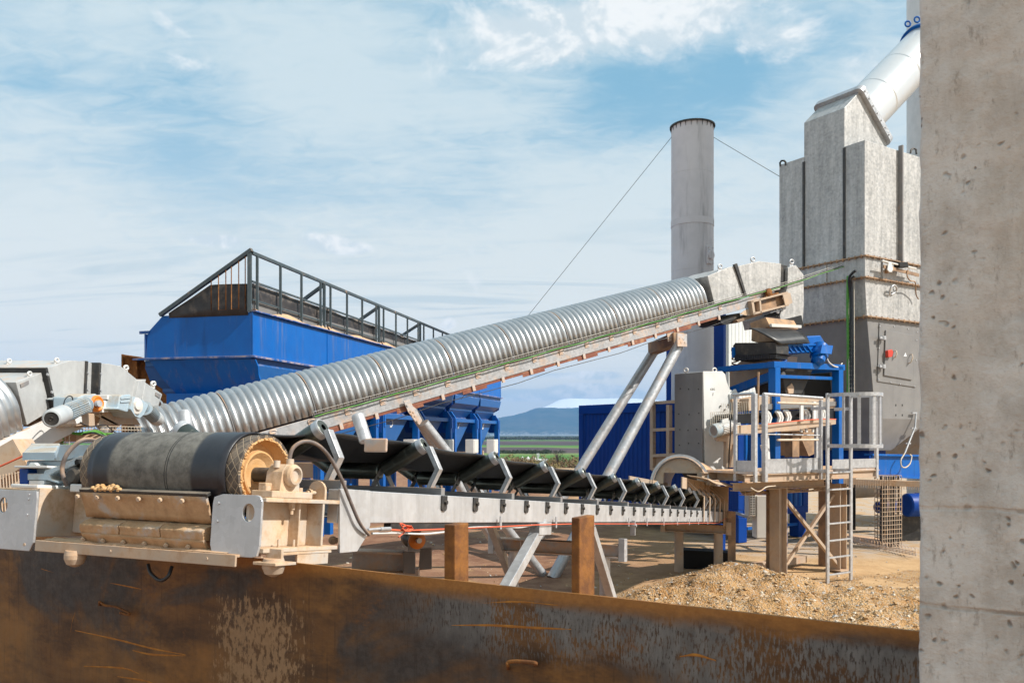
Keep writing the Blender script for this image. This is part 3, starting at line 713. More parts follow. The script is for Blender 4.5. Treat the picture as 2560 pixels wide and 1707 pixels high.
P0 = gz(uz,-.05); P1 = gz(uz,1.28); tz2 = AF(uz,0,-.157).z-.13
P1 = P0.lerp(P1,.78); mb = MB(); mb.ibeam(P1+V((0,0,tz2)), P0+V((0,0,tz2)), .14, .14, t=.014); mb.build('trestle_beam', m_tanst, conv, .002)
for f_ in (.15,.78): q = P0.lerp(P1,f_); MB().tube(q+V((0,0,-.1)), q+V((0,0,tz2-.07)), .075, seg=20).build('trestle_leg', m_tanst, conv)
for f_ in (-.02,1.03): q = P0.lerp(P1,f_); MB().box(frame(q+V((0,0,tz2)),lA,dA,V((0,0,1))),(-.04,.04),(-.06,.06),(-.09,.12)).build('trestle_end_plate', m_tanst, conv, .003)
q = P0.lerp(P1,-.06); MB().box(frame(q,lA,dA,V((0,0,1))),(-.06,.06),(-.03,.03),(0,tz2+.3)).build('tail_post', m_brown, conv, .004)
# drive gearbox on the far side of the drum
def GX(px,py,u): return FU(px,py,u)
g = thing('drive_gearbox', 'pale blue grey drive gearbox bolted beside the big conveyor drum', 'gearbox', AF(.3,1.4,-.05))
ug = .10
def fpoly(mb, pts, u, du): return mb.prism([GX(x,y,u) for x,y in pts], dA*du)
mb = MB(); mb.frusta([[GX(x,y,u) for x,y in pp] for u,pp in ((ug,((56,1150),(136,1150),(136,1131),(56,1131))),)]*1 + [[GX(x,y,ug+.26) for x,y in ((78,1150),(150,1150),(150,1108),(78,1108))]] + [])
mb.build('gearbox_cover', m_sky, g, .008)
mb = MB(); fpoly(mb, ((64,1151),(150,1151),(210,1140),(232,1120),(232,1112),(150,1111),(146,1128),(138,1150)), ug+.012, .22); mb.build('gearbox_hood', m_sky, g, .008)
mb = MB(); fpoly(mb, ((66,1151.5),(140,1151.5),(225,1145),(228,1210),(150,1222),(50,1222),(50,1190),(64,1185)), ug+.04, .2); mb.build('gearbox_body', m_sky, g, .006)
mb = MB()
for pp in (((68,1183),(108,1183),(112,1174),(148,1163),(150,1172),(124,1186),(128,1196),(148,1203),(146,1208),(118,1200),(68,1200)),((150,1160),(196,1140),(211,1139),(213,1152),(168,1170),(152,1172))):
    fpoly(mb, pp, ug-.03, .06)
mb.build('gearbox_arm', m_sky, g, .005)
mb = MB(); fpoly(mb, ((35,1169),(118,1169),(118,1163.5),(35,1163.5)), ug-.05, .12); fpoly(mb, ((70,1163),(92,1163),(86,1156),(75,1156)), ug-.02, .05)
fpoly(mb, ((72,1213),(110,1213),(110,1201),(72,1201)), ug-.03,.08); mb.build('torque_arm_plate', m_wht, g, .003)
fpoly(MB(), ((48,1222),(70,1222),(70,1171),(48,1171)), ug-.01, .2).build('rubber_buffer', m_navy, g, .004)
mb = MB(); fpoly(mb, ((168,1215),(206,1218),(208,1165),(170,1174)), ug-.005, .03); mb.lathe(GX(190,1190,ug-.005), -dA, [(.05,0),(.05,.02),(.03,.03),(0,.03)], 20)
mb.build('gearbox_flange', m_dark, g, .003)
mb = MB(); mb.path(bez([GX(x,y,u) for x,y,u in ((168,1214,.02),(158,1190,.0),(156,1168,.0),(163,1143,.0),(178,1122,.02),(200,1103,.05),(222,1098,.1),(240,1104,.16),(246,1118,.2))],50), .0105, 10)
mb.build('oil_hose', m_hose, g)
mb = MB(); mb.bolt(GX(205,1156,ug-.05), -dA, .016, .03); mb.build('drain_plug', m_black, g)

# short beam support with a rubber buffer and orange washer behind the wall
bs = thing('buffer_support', 'grey steel beam support with a black rubber buffer and orange washer under the conveyor', 'support', at(1020,1500,6.))
def B6(x,y,dy=0.): return at(x,y,6.+dy)
mb = MB(); mb.ibeam(B6(880,1400,-.05),B6(1012,1405,.0),.16,.155,t=.014); mb.build('support_beam', m_galvd, bs, .002)
mb = MB(); mb.prism([B6(x,y,-.09) for x,y in ((1008,1378),(1038,1380),(1038,1434),(1008,1432))], (0,.02,0)); mb.build('beam_plate', m_grey, bs, .002)
mb = MB(); mb.prism([B6(x,y,.06) for x,y in ((1050,1371),(1079,1370),(1079,1422),(1046,1425))], (0,.02,0)); mb.build('beam_plate', m_grey, bs, .002)
mb = MB(); mb.prism([B6(x,y,.0) for x,y in ((1018,1312),(1053,1312),(1050,1378),(1020,1378))], (0,.012,0)); mb.build('hanger_plate', m_galv, bs, .002)
MB().lathe(B6(1040,1350,-.01),(.5,-1,0),[(0,-.16),(.06,-.16),(.065,-.1),(.05,-.03),(.05,.0)],20).build('rubber_buffer', m_rubs, bs)
MB().lathe(B6(1041,1350,-.05),(.5,-1,0),[(.0,0),(.062,0),(.062,.02),(.03,.03),(0,.03)],22).build('orange_washer', m_orng, bs)
mb = MB(); mb.bolt(B6(1045,1350,-.09),V((.5,-1,0)),.02,.03); mb.build('buffer_bolt', m_galv, bs)
for x in (900,1030): mb = MB(); p = B6(x,1420,.02); mb.bar(V((p.x,p.y,-.05)),V((p.x,p.y,p.z-.0)),.10,.10); mb.build('support_leg', m_galvd, bs)
# ------------------------------------------------------------------ inclined covered conveyor
dB = V((1.544, 1, .512)).normalized(); lB = V((-1, 1.544, 0)).normalized(); nB = dB.cross(lB)
if nB.z < 0: nB = -nB
LB = V((1.544,1,.512)).length; OB = V((.592,13.73,3.687)); BF = frame(OB, dB, lB, nB)
def invB(p): q = p-OB; return (q.dot(dB), q.dot(lB), q.dot(nB))
def PB(px, py, a=0.): return onpl(px, py, OB+lB*a, lB)
def UB(px, py, a=0.): return invB(PB(px, py, a))
inc = thing('covered_conveyor', 'long inclined conveyor under a shiny corrugated steel cover', 'conveyor', V((.85,13.7,0)))
WB = .92
def arch(rad=0., n=26):
    pts = [(0-rad, -.02)]
    for i in range(n+1):
        th = math.pi-math.pi*i/n
        pts.append((WB/2+(WB/2+rad)*math.cos(th), .14+(WB/2+rad)*math.sin(th)))
    return pts+[(WB+rad,-.02)]
uS = UB(355,1075)[0]-.05; uE = UB(1772,760)[0]
m_galvs = galv('soiled_beam_steel', .40, 30., .5, .3, dust=.36); NS = 9; LS = (uE-uS)/NS; NR = 11
rows = []
M_ = NR*10
for i in range(M_+1):
    u = uS+.006+(LS-.012)*i/M_; ph = i/10.
    r = .044*abs(math.sin(math.pi*ph))**.7-.024
    rows.append([BF(u,a,n) for a,n in arch(r)])
cov0 = MB().grid(rows).build('cover_section', m_alu, inc, recalc=True, solid=.003)
for i in range(1,NS): copy_tree(cov0, dB*(LS*i), inc)
mb = MB()
for i in range(1,NS):
    u = uS+LS*i; mb.grid([[BF(u+d,a,n) for a,n in arch(.004)] for d in (-.006,.006)])
mb.build('cover_seam', m_grey, inc)
n_t, n_b = -.045, -.235
mb = MB(); mb.box(BF,(uS-9,UB(1935,740)[0]),(-.03,.02),(n_b,n_t)); mb.build('side_beam', m_galvs, inc, .004)
MB().box(BF,(uS-9,uE+1.0),(WB-.02,WB+.03),(n_b,n_t)).build('side_beam', m_tanst, inc, .004)
mb = MB(); mb.box(BF,(uS-9,uE+1.2),(.06,WB-.06),(-.08,-.06)); mb.build('belt', m_rubs, inc)
mb = MB(); mb.box(BF,(uS-5,uE+.2),(-.02,.10),(n_b-.045,n_b-.001)); 
k = 0; u = uS
while u < uE: mb.box(BF,(u,u+.45),(-.025,-.0205),(n_b-.085,n_b-.02)); u += 1.15
mb.build('return_guard', m_redst, inc, .002)
mb = MB()
u = uS+.3
while u < uE+.2: mb.box(BF,(u,u+.05),(-.045,-.021),(n_b-.075,n_b+.012)); u += .56
mb.buildsep('guard_bracket', m_galvd, inc)
MB().path([BF(uS+.5+(uE-uS)*i/14., -.06, n_b-.13-.02*math.sin(i*2.1)) for i in range(15)], .006, 6).build('pull_cord', m_rubs, inc)
# lugs on the beam
mb = MB(); u0 = uS+.5
rr = [BF(u0+.05*math.cos(t), -.036, n_t-.04+.022*math.sin(t)) for t in [2*math.pi*k/12 for k in range(13)]]
mb.path(rr, .012, 6); mb.box(BF,(u0-.05,u0+.05),(-.04,-.0305),(n_t-.09,n_t-.035))
lug = mb.build('beam_lug', m_galvd, inc)
for i in range(1,19): copy_tree(lug, dB*(.555*i), inc)
# wire cable tray with green cables
uT = UB(2130,690)[0]
def tray(u): return -.0
mb = MB(); uq = uS+2.2
uE2 = UB(1960,735)[0]
for a,n in ((-.035,-.03),(-.10,-.03),(-.10,.035),(-.10,.0),(-.035,.035)):
    mb.path([BF(uq,a,n), BF(uE2,a,n+.02), BF(uT,a,n+.10)], .0026, 4)
u = uq
while u < uT:
    dn = 0.02*(u-uq)/(uE2-uq) if u < uE2 else .02+.08*(u-uE2)/(uT-uE2)
    mb.path([BF(u,-.035,.035+dn),BF(u,-.035,-.03+dn),BF(u,-.10,-.03+dn),BF(u,-.10,.035+dn)], .0022, 4); u += .10
mb.build('wire_cable_tray', m_tray, inc)
for j,(a,n) in enumerate(((-.112,-.032),(-.075,-.016))):
    MB().path([BF(uq+(uT-uq)*i/60., a, n+(0.02*min(1,(uq+(uT-uq)*i/60.-uq)/(uE2-uq)))+max(0,(uq+(uT-uq)*i/60.-uE2)/(uT-uE2))*.08+.006*math.sin(i*1.3+j)) for i in range(61)], .0085, 6).build('green_cable', m_green if j == 0 else m_rubs, inc)
# head hood of spangled sheet
def hood(pts, a0, a1, name='head_hood', mt=None, bev=.006):
    return MB().prism([PB(x,y,a0) for x,y in pts], lB*(a1-a0)).build(name, mt or m_galvt, inc, bev)
hood(((1769,690),(1822,668),(1840,665),(1868,738),(1787,762)), -.02, WB+.02)
hood(((1843,666),(1898,653),(1953,659),(1951,724),(1866,742)), -.05, WB+.05)
hood(((1953,661),(1969,664),(1969,714),(1952,718)), .04, WB-.04, mt=m_dark)
hood(((1970,669),(1990,663),(2009,687),(2010,760),(2007,808),(1955,813),(1950,790),(1969,716)), -.03, WB+.03)
mb = MB()
for pts in (((1836,661),(1843,658),(1868,740),(1864,742)),): mb.prism([PB(x,y,-.055) for x,y in pts], lB*.05)
mb.build('hood_flange', m_dark, inc, .002)
def eye(mb, P, x, y, s=9., a=.02):
    ls = [(x+s*.55*math.cos(t), y-s*1.1+s*.55*math.sin(t)) for t in [2*math.pi*k/14 for k in range(14)]]
    q = [P(u,v,a) for u,v in ls]; c = P(x,y-s*1.1,a); 
    mb.path(q+[q[0],q[1]], (q[0]-c).length*.26, 5); b0=P(x-s*.5,y+2,a); b1=P(x+s*.5,y+2,a); 
    mb.prism([b0,b1,P(x+s*.5,y-s*.7,a),P(x-s*.5,y-s*.7,a)], (lB if P is PB else V((-1,0,0)))*.012)
mb = MB(); eye(mb,PB,1800,676); eye(mb,PB,1882,658); eye(mb,PB,1979,664); mb.buildsep('lifting_eye', m_galv, inc)
# head frame, bearing and underside
a0 = -.10
def hp2(name, pts, mt, a=a0, d=.3, bev=.004): return MB().prism([PB(x,y,a) for x,y in pts], lB*d).build(name, mt, inc, bev)
hp2('head_frame', ((1880,753),(1968,731),(1972,764),(1884,786)), m_brown, -.03, .10)
mb = MB()
for pts in (((1878,752),(1970,729),(1971,733),(1879,757)),((1883,782),(1972,760),(1973,764),(1884,787)),((1878,752),(1884,751),(1889,784),(1884,787)),((1898,748),(1902,747),(1905,781),(1901,782))): mb.prism([PB(x,y,-.13) for x,y in pts], lB*.098)
mb.build('head_frame_rib', m_tanst, inc, .002)
hp2('end_plate', ((1957,737),(1976,732),(1982,757),(1964,765)), m_tanst, -.14, .02)
hp2('beam_nose', ((1850,785),(1862,776),(1884,768),(1886,786),(1872,790)), m_zincd, -.04, .02)
mb = MB(); c = PB(1918,731,-.08); mb.lathe(c,-lB,[(.075,0),(.075,.06),(.04,.075),(0,.075)],20); mb.box(BF,(UB(1903,740)[0],UB(1935,735)[0]),(-.12,-.02),(UB(1918,737)[2]-.03,UB(1918,737)[2])); mb.build('head_bearing', m_rustp, inc, .003)
hp2('belt_scraper', ((1800,800),(1850,782),(1852,800),(1812,812),(1803,808)), m_dark, .1, .6)
hp2('scraper_arm', ((1842,800),(1905,780),(1907,786),(1845,807)), m_brown, .0, .6)
hp2('scraper_guard', ((1912,790),(1960,768),(1957,788),(1948,794),(1914,788)), m_black, .02, .02)
mb = MB(); c = PB(1942,778,-.0); mb.lathe(c,-lB,[(.05,0),(.05,.03),(.02,.04),(0,.04)],16); mb.bar(PB(1925,782,-.02),PB(1956,772,-.02),.02,.02); mb.build('scraper_tensioner', m_galv, inc)
# support: two pairs of round legs from one footing
m_leg = galv('weathered_pipe_steel', .46, 26., .42, .45, dust=.24, con=.12); ft = V((.95,13.75,0)); uR = UB(1676,858)[0]; uL = UB(1018,1003)[0]
for (px0,py0,px1,py1,a,r) in ((1704,850,1381,1438,-.12,.095),(1634,880,1345,1420,WB+.12,.095)):
    p = PB(px0,py0,a); q = V((onground(px1,py1).x, onground(px1,py1).y, -.05))
    if a > 0: p = PB(px0,py0,a); q = V((onground(1394,1432).x,onground(1394,1432).y,-.05))+lB*(1.16)
    MB().tube(p,q,r,seg=24).build('support_leg', m_leg, inc)
p = PB(1035,1025,-.06); q = onground(1356,1434); 
MB().tube(p+(q-p)*.07,q,.075,seg=24).build('support_leg', m_leg, inc)
p2 = PB(1018,1003,WB+.06); MB().tube(p2, q+lB*1.04, .075, seg=24).build('support_leg', m_leg, inc)
mb = MB(); 
mb.prism([PB(x,y,-.09) for x,y in ((1009,1002),(1025,999),(1028,1011),(1041,1022),(1056,1051),(1049,1062),(1036,1051),(1020,1028))], lB*.02)
for x,y in ((1019,1013),(1027,1027),(1034,1030),(1030,1036),(1038,1040),(1035,1046),(1044,1052)): mb.bolt(PB(x,y,-.09),-lB,.018,.012)
mb.build('leg_plate', m_galvd, inc, .002)
d = (q-p).normalized()
mb = MB(); mb.bar(PB(1697,846,-.12), PB(1632,872,WB+.12), .20,.22); mb.build('leg_crossbeam', m_brown, inc, .004)
pl = PB(1704,848,-.27); mb = MB(); fr = frame(pl, dB, nB, lB); mb.prism([fr(x,y,0) for x,y in ((-.13,-.10),(.10,-.16),(.16,.06),(-.07,.13))], lB*.03)
for x,y in ((-.04,.03),(.05,-.0),(-.02,-.05),(.07,-.07)): mb.lathe(fr(x,y,0),-lB,[(.02,0),(.02,.006),(0,.006)],10)
mb.build('leg_plate', m_galvd, inc, .003)
mb = MB(); mb.bar(PB(1672,818,.0), PB(1678,852,.0), .16,.02,lB); mb.build('leg_plate', m_galvd, inc)
# ------------------------------------------------------------------ conveyor with hooded head at far left
XC = -4.75; nC = V((1,0,0)); slopeC = .27
def PC(px, py, dx=0.): return onpl(px, py, V((XC+dx,0,0)), nC)
hc = thing('hooded_conveyor', 'conveyor head in a pale galvanised hood with two grey motors', 'conveyor', V((XC-.5,9,0)))
def hoodc(pts, w=1.05, dx=0., name='head_hood', mt=None, bev=.006):
    return MB().prism([PC(x,y,dx) for x,y in pts], V((-w,0,0))).build(name, mt or m_hood, hc, bev)
m_hood = galv('pale_galvanised_hood', .47, 34., .5, .2, dust=.16, con=.08, streak=.2, tint=(1,1.01,1.0))
hoodc(((40,955),(113,928),(141,1018),(68,1062)))
hoodc(((119,919),(174,901),(219,903),(214,988),(142,1022)), 1.12, .03)
hoodc(((219,906),(251,909),(248,996),(214,1000)), 1.02, -.04)
hoodc(((253,908),(272,909),(302,915),(346,951),(337,995),(330,1010),(250,1008)), 1.12, .03)
hoodc(((347,952),(365,948),(353,1000),(338,1000)), 1.2, .07, bev=.003)
hoodc(((364,956),(406,985),(397,1012),(390,1040),(352,1015)), 1.0, .02)
mb = MB()
for pts in (((113,920),(119,918),(143,1020),(137,1022)),((217,902),(221,903),(217,985),(213,985)),((249,906),(254,907),(250,998),(246,998))): mb.prism([PC(x,y,.05) for x,y in pts], V((-1.16,0,0)))
mb.buildsep('hood_flange', m_dark, hc, .002)
mb = MB()
for x,y in ((117,936),(128,980),(219,933),(219,975),(251,935),(251,977)): mb.bolt(PC(x,y,.05), nC, .014, .015)
mb.buildsep('flange_bolt', m_galv, hc)
mb = MB(); 
for x,y in ((23,912),(74,944),(142,910),(315,929),(383,969)): eye(mb,PC,x,y,9.,-.02 if x > 30 else -.5)
mb.buildsep('lifting_eye', m_wht, hc)
mb = MB(); mb.prism([PC(x,y,.004) for x,y in ((50,960),(71,951),(72,960),(52,969))], nC*.004); mb.prism([PC(x,y,.025) for x,y in ((389,980),(401,987),(399,996),(388,988))], nC*.004); mb.buildsep('type_plate', m_grey, hc)
dC = V((0,1,slopeC)).normalized(); nCC = V((0,-slopeC,1)).normalized()
pe = PC(66,1062); CFr = frame(pe, dC, V((-1,0,0)), nCC)
rows = []
for i in range(8*14+1):
    u = -1.55+1.5*i/112.; r = .030*abs(math.sin(math.pi*i/8.))**.75-.016; rows.append([CFr(u,a*1.13,n*1.05) for a,n in arch(r)])
MB().grid(rows).build('corrugated_cover', m_alu, hc, solid=.003)
mb = MB(); mb.box(CFr,(-2.5,.95),(-.04,.01),(-.28,-.03)); mb.build('side_beam', m_wht, hc, .004)
mb = MB(); mb.box(CFr,(-2.5,.6),(-.0,.9),(-.33,-.2805)); mb.box(CFr,(-.6,.15),(-.03,.0),(-.52,-.331)); mb.build('underframe', m_tanst, hc, .004)
mb = MB(); rows = []
pe2 = PC(398,1040)
for i in range(8*5+1):
    u = .05+.55*i/40.; r = .026*abs(math.sin(math.pi*i/8.))**.75-.014; d2 = V((0,1,-.75)).normalized(); n2 = V((0,.75,1)).normalized()
    rows.append([pe2+d2*u+V((-1,0,0))*(a*1.0)+n2*n*.8 for a,n in arch(r)])
MB().grid(rows).build('corrugated_cover', m_alu, hc, solid=.003)
# motors
m_cowl = paint('light_grey_motor_paint', (.40,.42,.43), (.46,.48,.485), 4, .45, dust=.12, bump=.03)
def motor(px0,py0,px1,py1,dx0,dx1,rr,mt=None, cowl=True):
    p = PC(px0,py0,dx0); q = PC(px1,py1,dx1); d = (q-p).normalized(); L = (q-p).length
    mb = MB(); mb.lathe(p, d, [(0,.012),(rr*.72,.012),(rr*.75,.0),(rr*.92,.006),(rr,.04),(rr*1.03,L*.18),(rr,L*.33),(rr*.96,L*.34),(rr*.8,L*.34),(0,L*.34)], 28)
    fan = mb.build('motor_cowl', m_cowl, hc)
    mb = MB(); mb.lathe(p+d*.004, d, [(0,.003),(rr*.18,.003),(rr*.18,-.004),(rr*.2,.003),(rr*.70,.003)], 24); 
    mb.build('fan_grille', m_dark, fan)
    mb = MB(); mb.tube(p+d*L*.34, q, rr*.70, seg=24); x = d.orthogonal().normalized(); y = d.cross(x)
    for k in range(26):
        t = 2*math.pi*k/26; o = x*math.cos(t)+y*math.sin(t); a = p+d*L*.36+o*rr*.83; mb.bar(a, a+d*L*.58, .006, rr*.30, o)
    mb.tube(q-d*.02, q, rr*1.0, seg=24)
    return mb.build('motor_body', m_sky, hc), q, d
mo, q, d = motor(128,1047,212,1012,.60,.34,.086)
mb = MB(); mb.prism([PC(x,y,.34) for x,y in ((196,992),(212,985),(240,986),(248,1000),(246,1020),(232,1030),(206,1032),(196,1020))], V((-.26,0,0))); mb.prism([PC(x,y,.30) for x,y in ((186,998),(196,991),(240,984),(250,990),(244,998),(200,1003))], V((-.3,0,0))); mb.build('gear_housing', m_sky, hc, .012)
mb = MB(); c = PC(240,1009,.35); mb.lathe(c,(1,-.35,0.05),[(.085,-.05),(.088,.02),(.07,.04),(.05,.03),(.03,.05),(0,.05)],26); mb.build('orange_shaft_cover', m_orng, hc)
mb = MB(); c = PC(242,1009,.38); mb.lathe(c,(1,-.35,0.05),[(.035,.0),(.035,.04),(0,.04)],16); mb.build('shaft_bolt', m_galv, hc)
mb = MB(); mb.prism([PC(x,y,.28) for x,y in ((252,1001),(280,1000),(285,1010),(270,1030),(256,1031))], V((-.03,0,0))); mb.prism([PC(x,y,.30) for x,y in ((268,988),(278,987),(287,996),(287,1003),(268,998))], V((-.2,0,0))); mb.build('torque_bracket', m_wht, hc, .003)
mb = MB(); mb.prism([PC(x,y,.42) for x,y in ((296,1018),(300,988),(327,985),(331,1022),(318,1030),(290,1022))], V((-.3,0,0))); mb.build('gear_housing', m_sky, hc, .014)
mb = MB(); mb.prism([PC(x,y,.425) for x,y in ((302,993),(325,991),(325,996),(302,998))], nC*.006); mb.prism([PC(x,y,.425) for x,y in ((301,1002),(326,1000),(326,1005),(301,1007))], nC*.006); mb.prism([PC(x,y,.45) for x,y in ((326,1022),(332,990),(358,1000),(372,1012),(360,1036),(350,1045),(338,1040))], V((-.3,0,0))); mb.build('gear_rib', m_sky, hc, .01)
mb = MB(); c = PC(342,1014,.46); mb.lathe(c,(1,-.35,0.05),[(.095,-.06),(.095,.0),(.06,.01),(.05,.03),(.02,.035),(0,.035)],26); mb.build('shaft_cover', m_cab, hc)
m2, q, d = motor(395,1050,362,1020,.34,.42,.085)
mb = MB()
for pts,w in (((((212,1032),(236,1034),(238,1068),(224,1068))),.5),(((248,1034),(300,1062),(292,1064),(240,1038)),.3),(((180,1050),(215,1034),(222,1062),(178,1066)),.5),(((262,1012),(330,1030),(352,1062),(246,1062)),.02)):
    mb.prism([PC(x,y,.2) for x,y in pts], V((-w,0,0)))
mb.build('motor_base', m_tanst, hc, .004)
mb = MB(); mb.prism([PC(x,y,.5) for x,y in ((188,1048),(204,1040),(206,1054),(192,1060))], V((-.1,0,0))); mb.build('terminal_box', m_wht, hc, .004)
MB().path(bez([PC(200,1055,.5),PC(212,1062,.5),PC(228,1066,.5),PC(262,1062,.5),PC(280,1075,.5),PC(300,1090,.5)],24), .006,6).build('motor_cable', m_rubs, hc)
MB().path(bez([PC(158,1015,.5),PC(163,998,.45),PC(172,990,.4),PC(180,992,.4),PC(182,1000,.4)],24), .006,6).build('motor_cable', m_rubs, hc)
# wire trays with the green cables beneath the hood
wt = thing('cable_tray_run', 'cream wire cable tray carrying green cables under the hooded conveyor head', 'cable tray', V((-4.3,9,1.8)))
mb = MB(); YT = 8.9
def T(x,y,dy=0.): return at(x,y,YT+dy)
for y,dy in ((1063,0),(1071,0),(1083,0),(1063,.16),(1083,.16)): mb.path([T(100,y,dy),T(354,y+4,dy+.6)], .005, 5)
for i in range(34):
    x = 100+i*7.6; dd = .6*i/34; mb.path([T(x,1063+4*i/34,dd),T(x,1083+4*i/34,dd),T(x,1083+4*i/34,dd+.16),T(x,1063+4*i/34,dd+.16)], .0035, 4)
for x in (108,146,163,173): mb.path([T(x,1064),T(x,1112)], .005, 5)
for y in (1090,1100,1108): mb.path([T(140,y),T(176,y)], .004, 4)
mb.build('wire_tray', m_wire, wt)
mb = MB()
for j,(x0,y0) in enumerate(((150,1111),(156,1111))): mb.path(bez([T(x0,y0,.05),T(x0+1,1085,.05),T(x0+2,1068,.05)],16), .012, 6)
mb.path(bez([T(160,1076,.05),T(190,1083,.05),T(215,1080,.1),T(240,1077,.2),T(258,1084,.3),T(268,1092,.3)],30), .012, 6)
mb.path(bez([T(165,1080,.02),T(200,1086,.05),T(228,1078,.1),T(246,1082,.2),T(262,1092,.3),T(275,1098,.3)],30), .010, 6)
mb.path([T(216,1085,.3),T(354,1083,.5)], .010, 6)
mb.build('green_cable', m_green, wt)
MB().path(bez([T(208,1085,.05),T(235,1083,.05),T(262,1090,.1),T(290,1100,.2)],20), .010,6).build('black_cable', m_rubs, wt)
mb = MB(); mb.bar(T(100,1062,.3), T(100,1135,.3), .12,.12,V((0,1,0))); mb.bar(T(100,1092,.3), T(270,1092,.6), .1,.10); mb.bar(T(190,1094,.2), T(252,1094,.3), .12,.07); mb.build('tray_post', m_tanst, wt, .004)
mb = MB()
for i in range(10): x = -8+i*7.5; mb.path([at(x,1188-i*1.4,7.0), at(x+8,1300,6.9)], .006, 4)
for k in range(6): mb.path([at(-20,1196+k*16,7.0), at(52,1180+k*20,7.0)], .006, 4)
o = mb.build('mesh_guard', m_tanst); tag(o, 'cream wire mesh guard beside the grey gearbox at the left edge', 'guard')
o = MB().bar(at(-60,1205,7.3), at(75,1128,7.3), .3,.25).build('steel_channel', m_tanst); tag(o,'dusty tan steel channel slanting behind the grey gearbox at the left edge','channel')
o = MB().bar(at(-60,1150,8.3), at(60,1140,8.3), .3,.2).build('steel_beam', m_tanst); tag(o,'level tan steel beam under the hooded conveyor at the left edge','beam')
mb = MB(); mb.path([at(-10,1170,6.8),at(57,1140,6.8)], .008,6); o = mb.build('pull_cord', m_cord); tag(o,'orange cord running up to the grey gearbox at the left edge','cord')
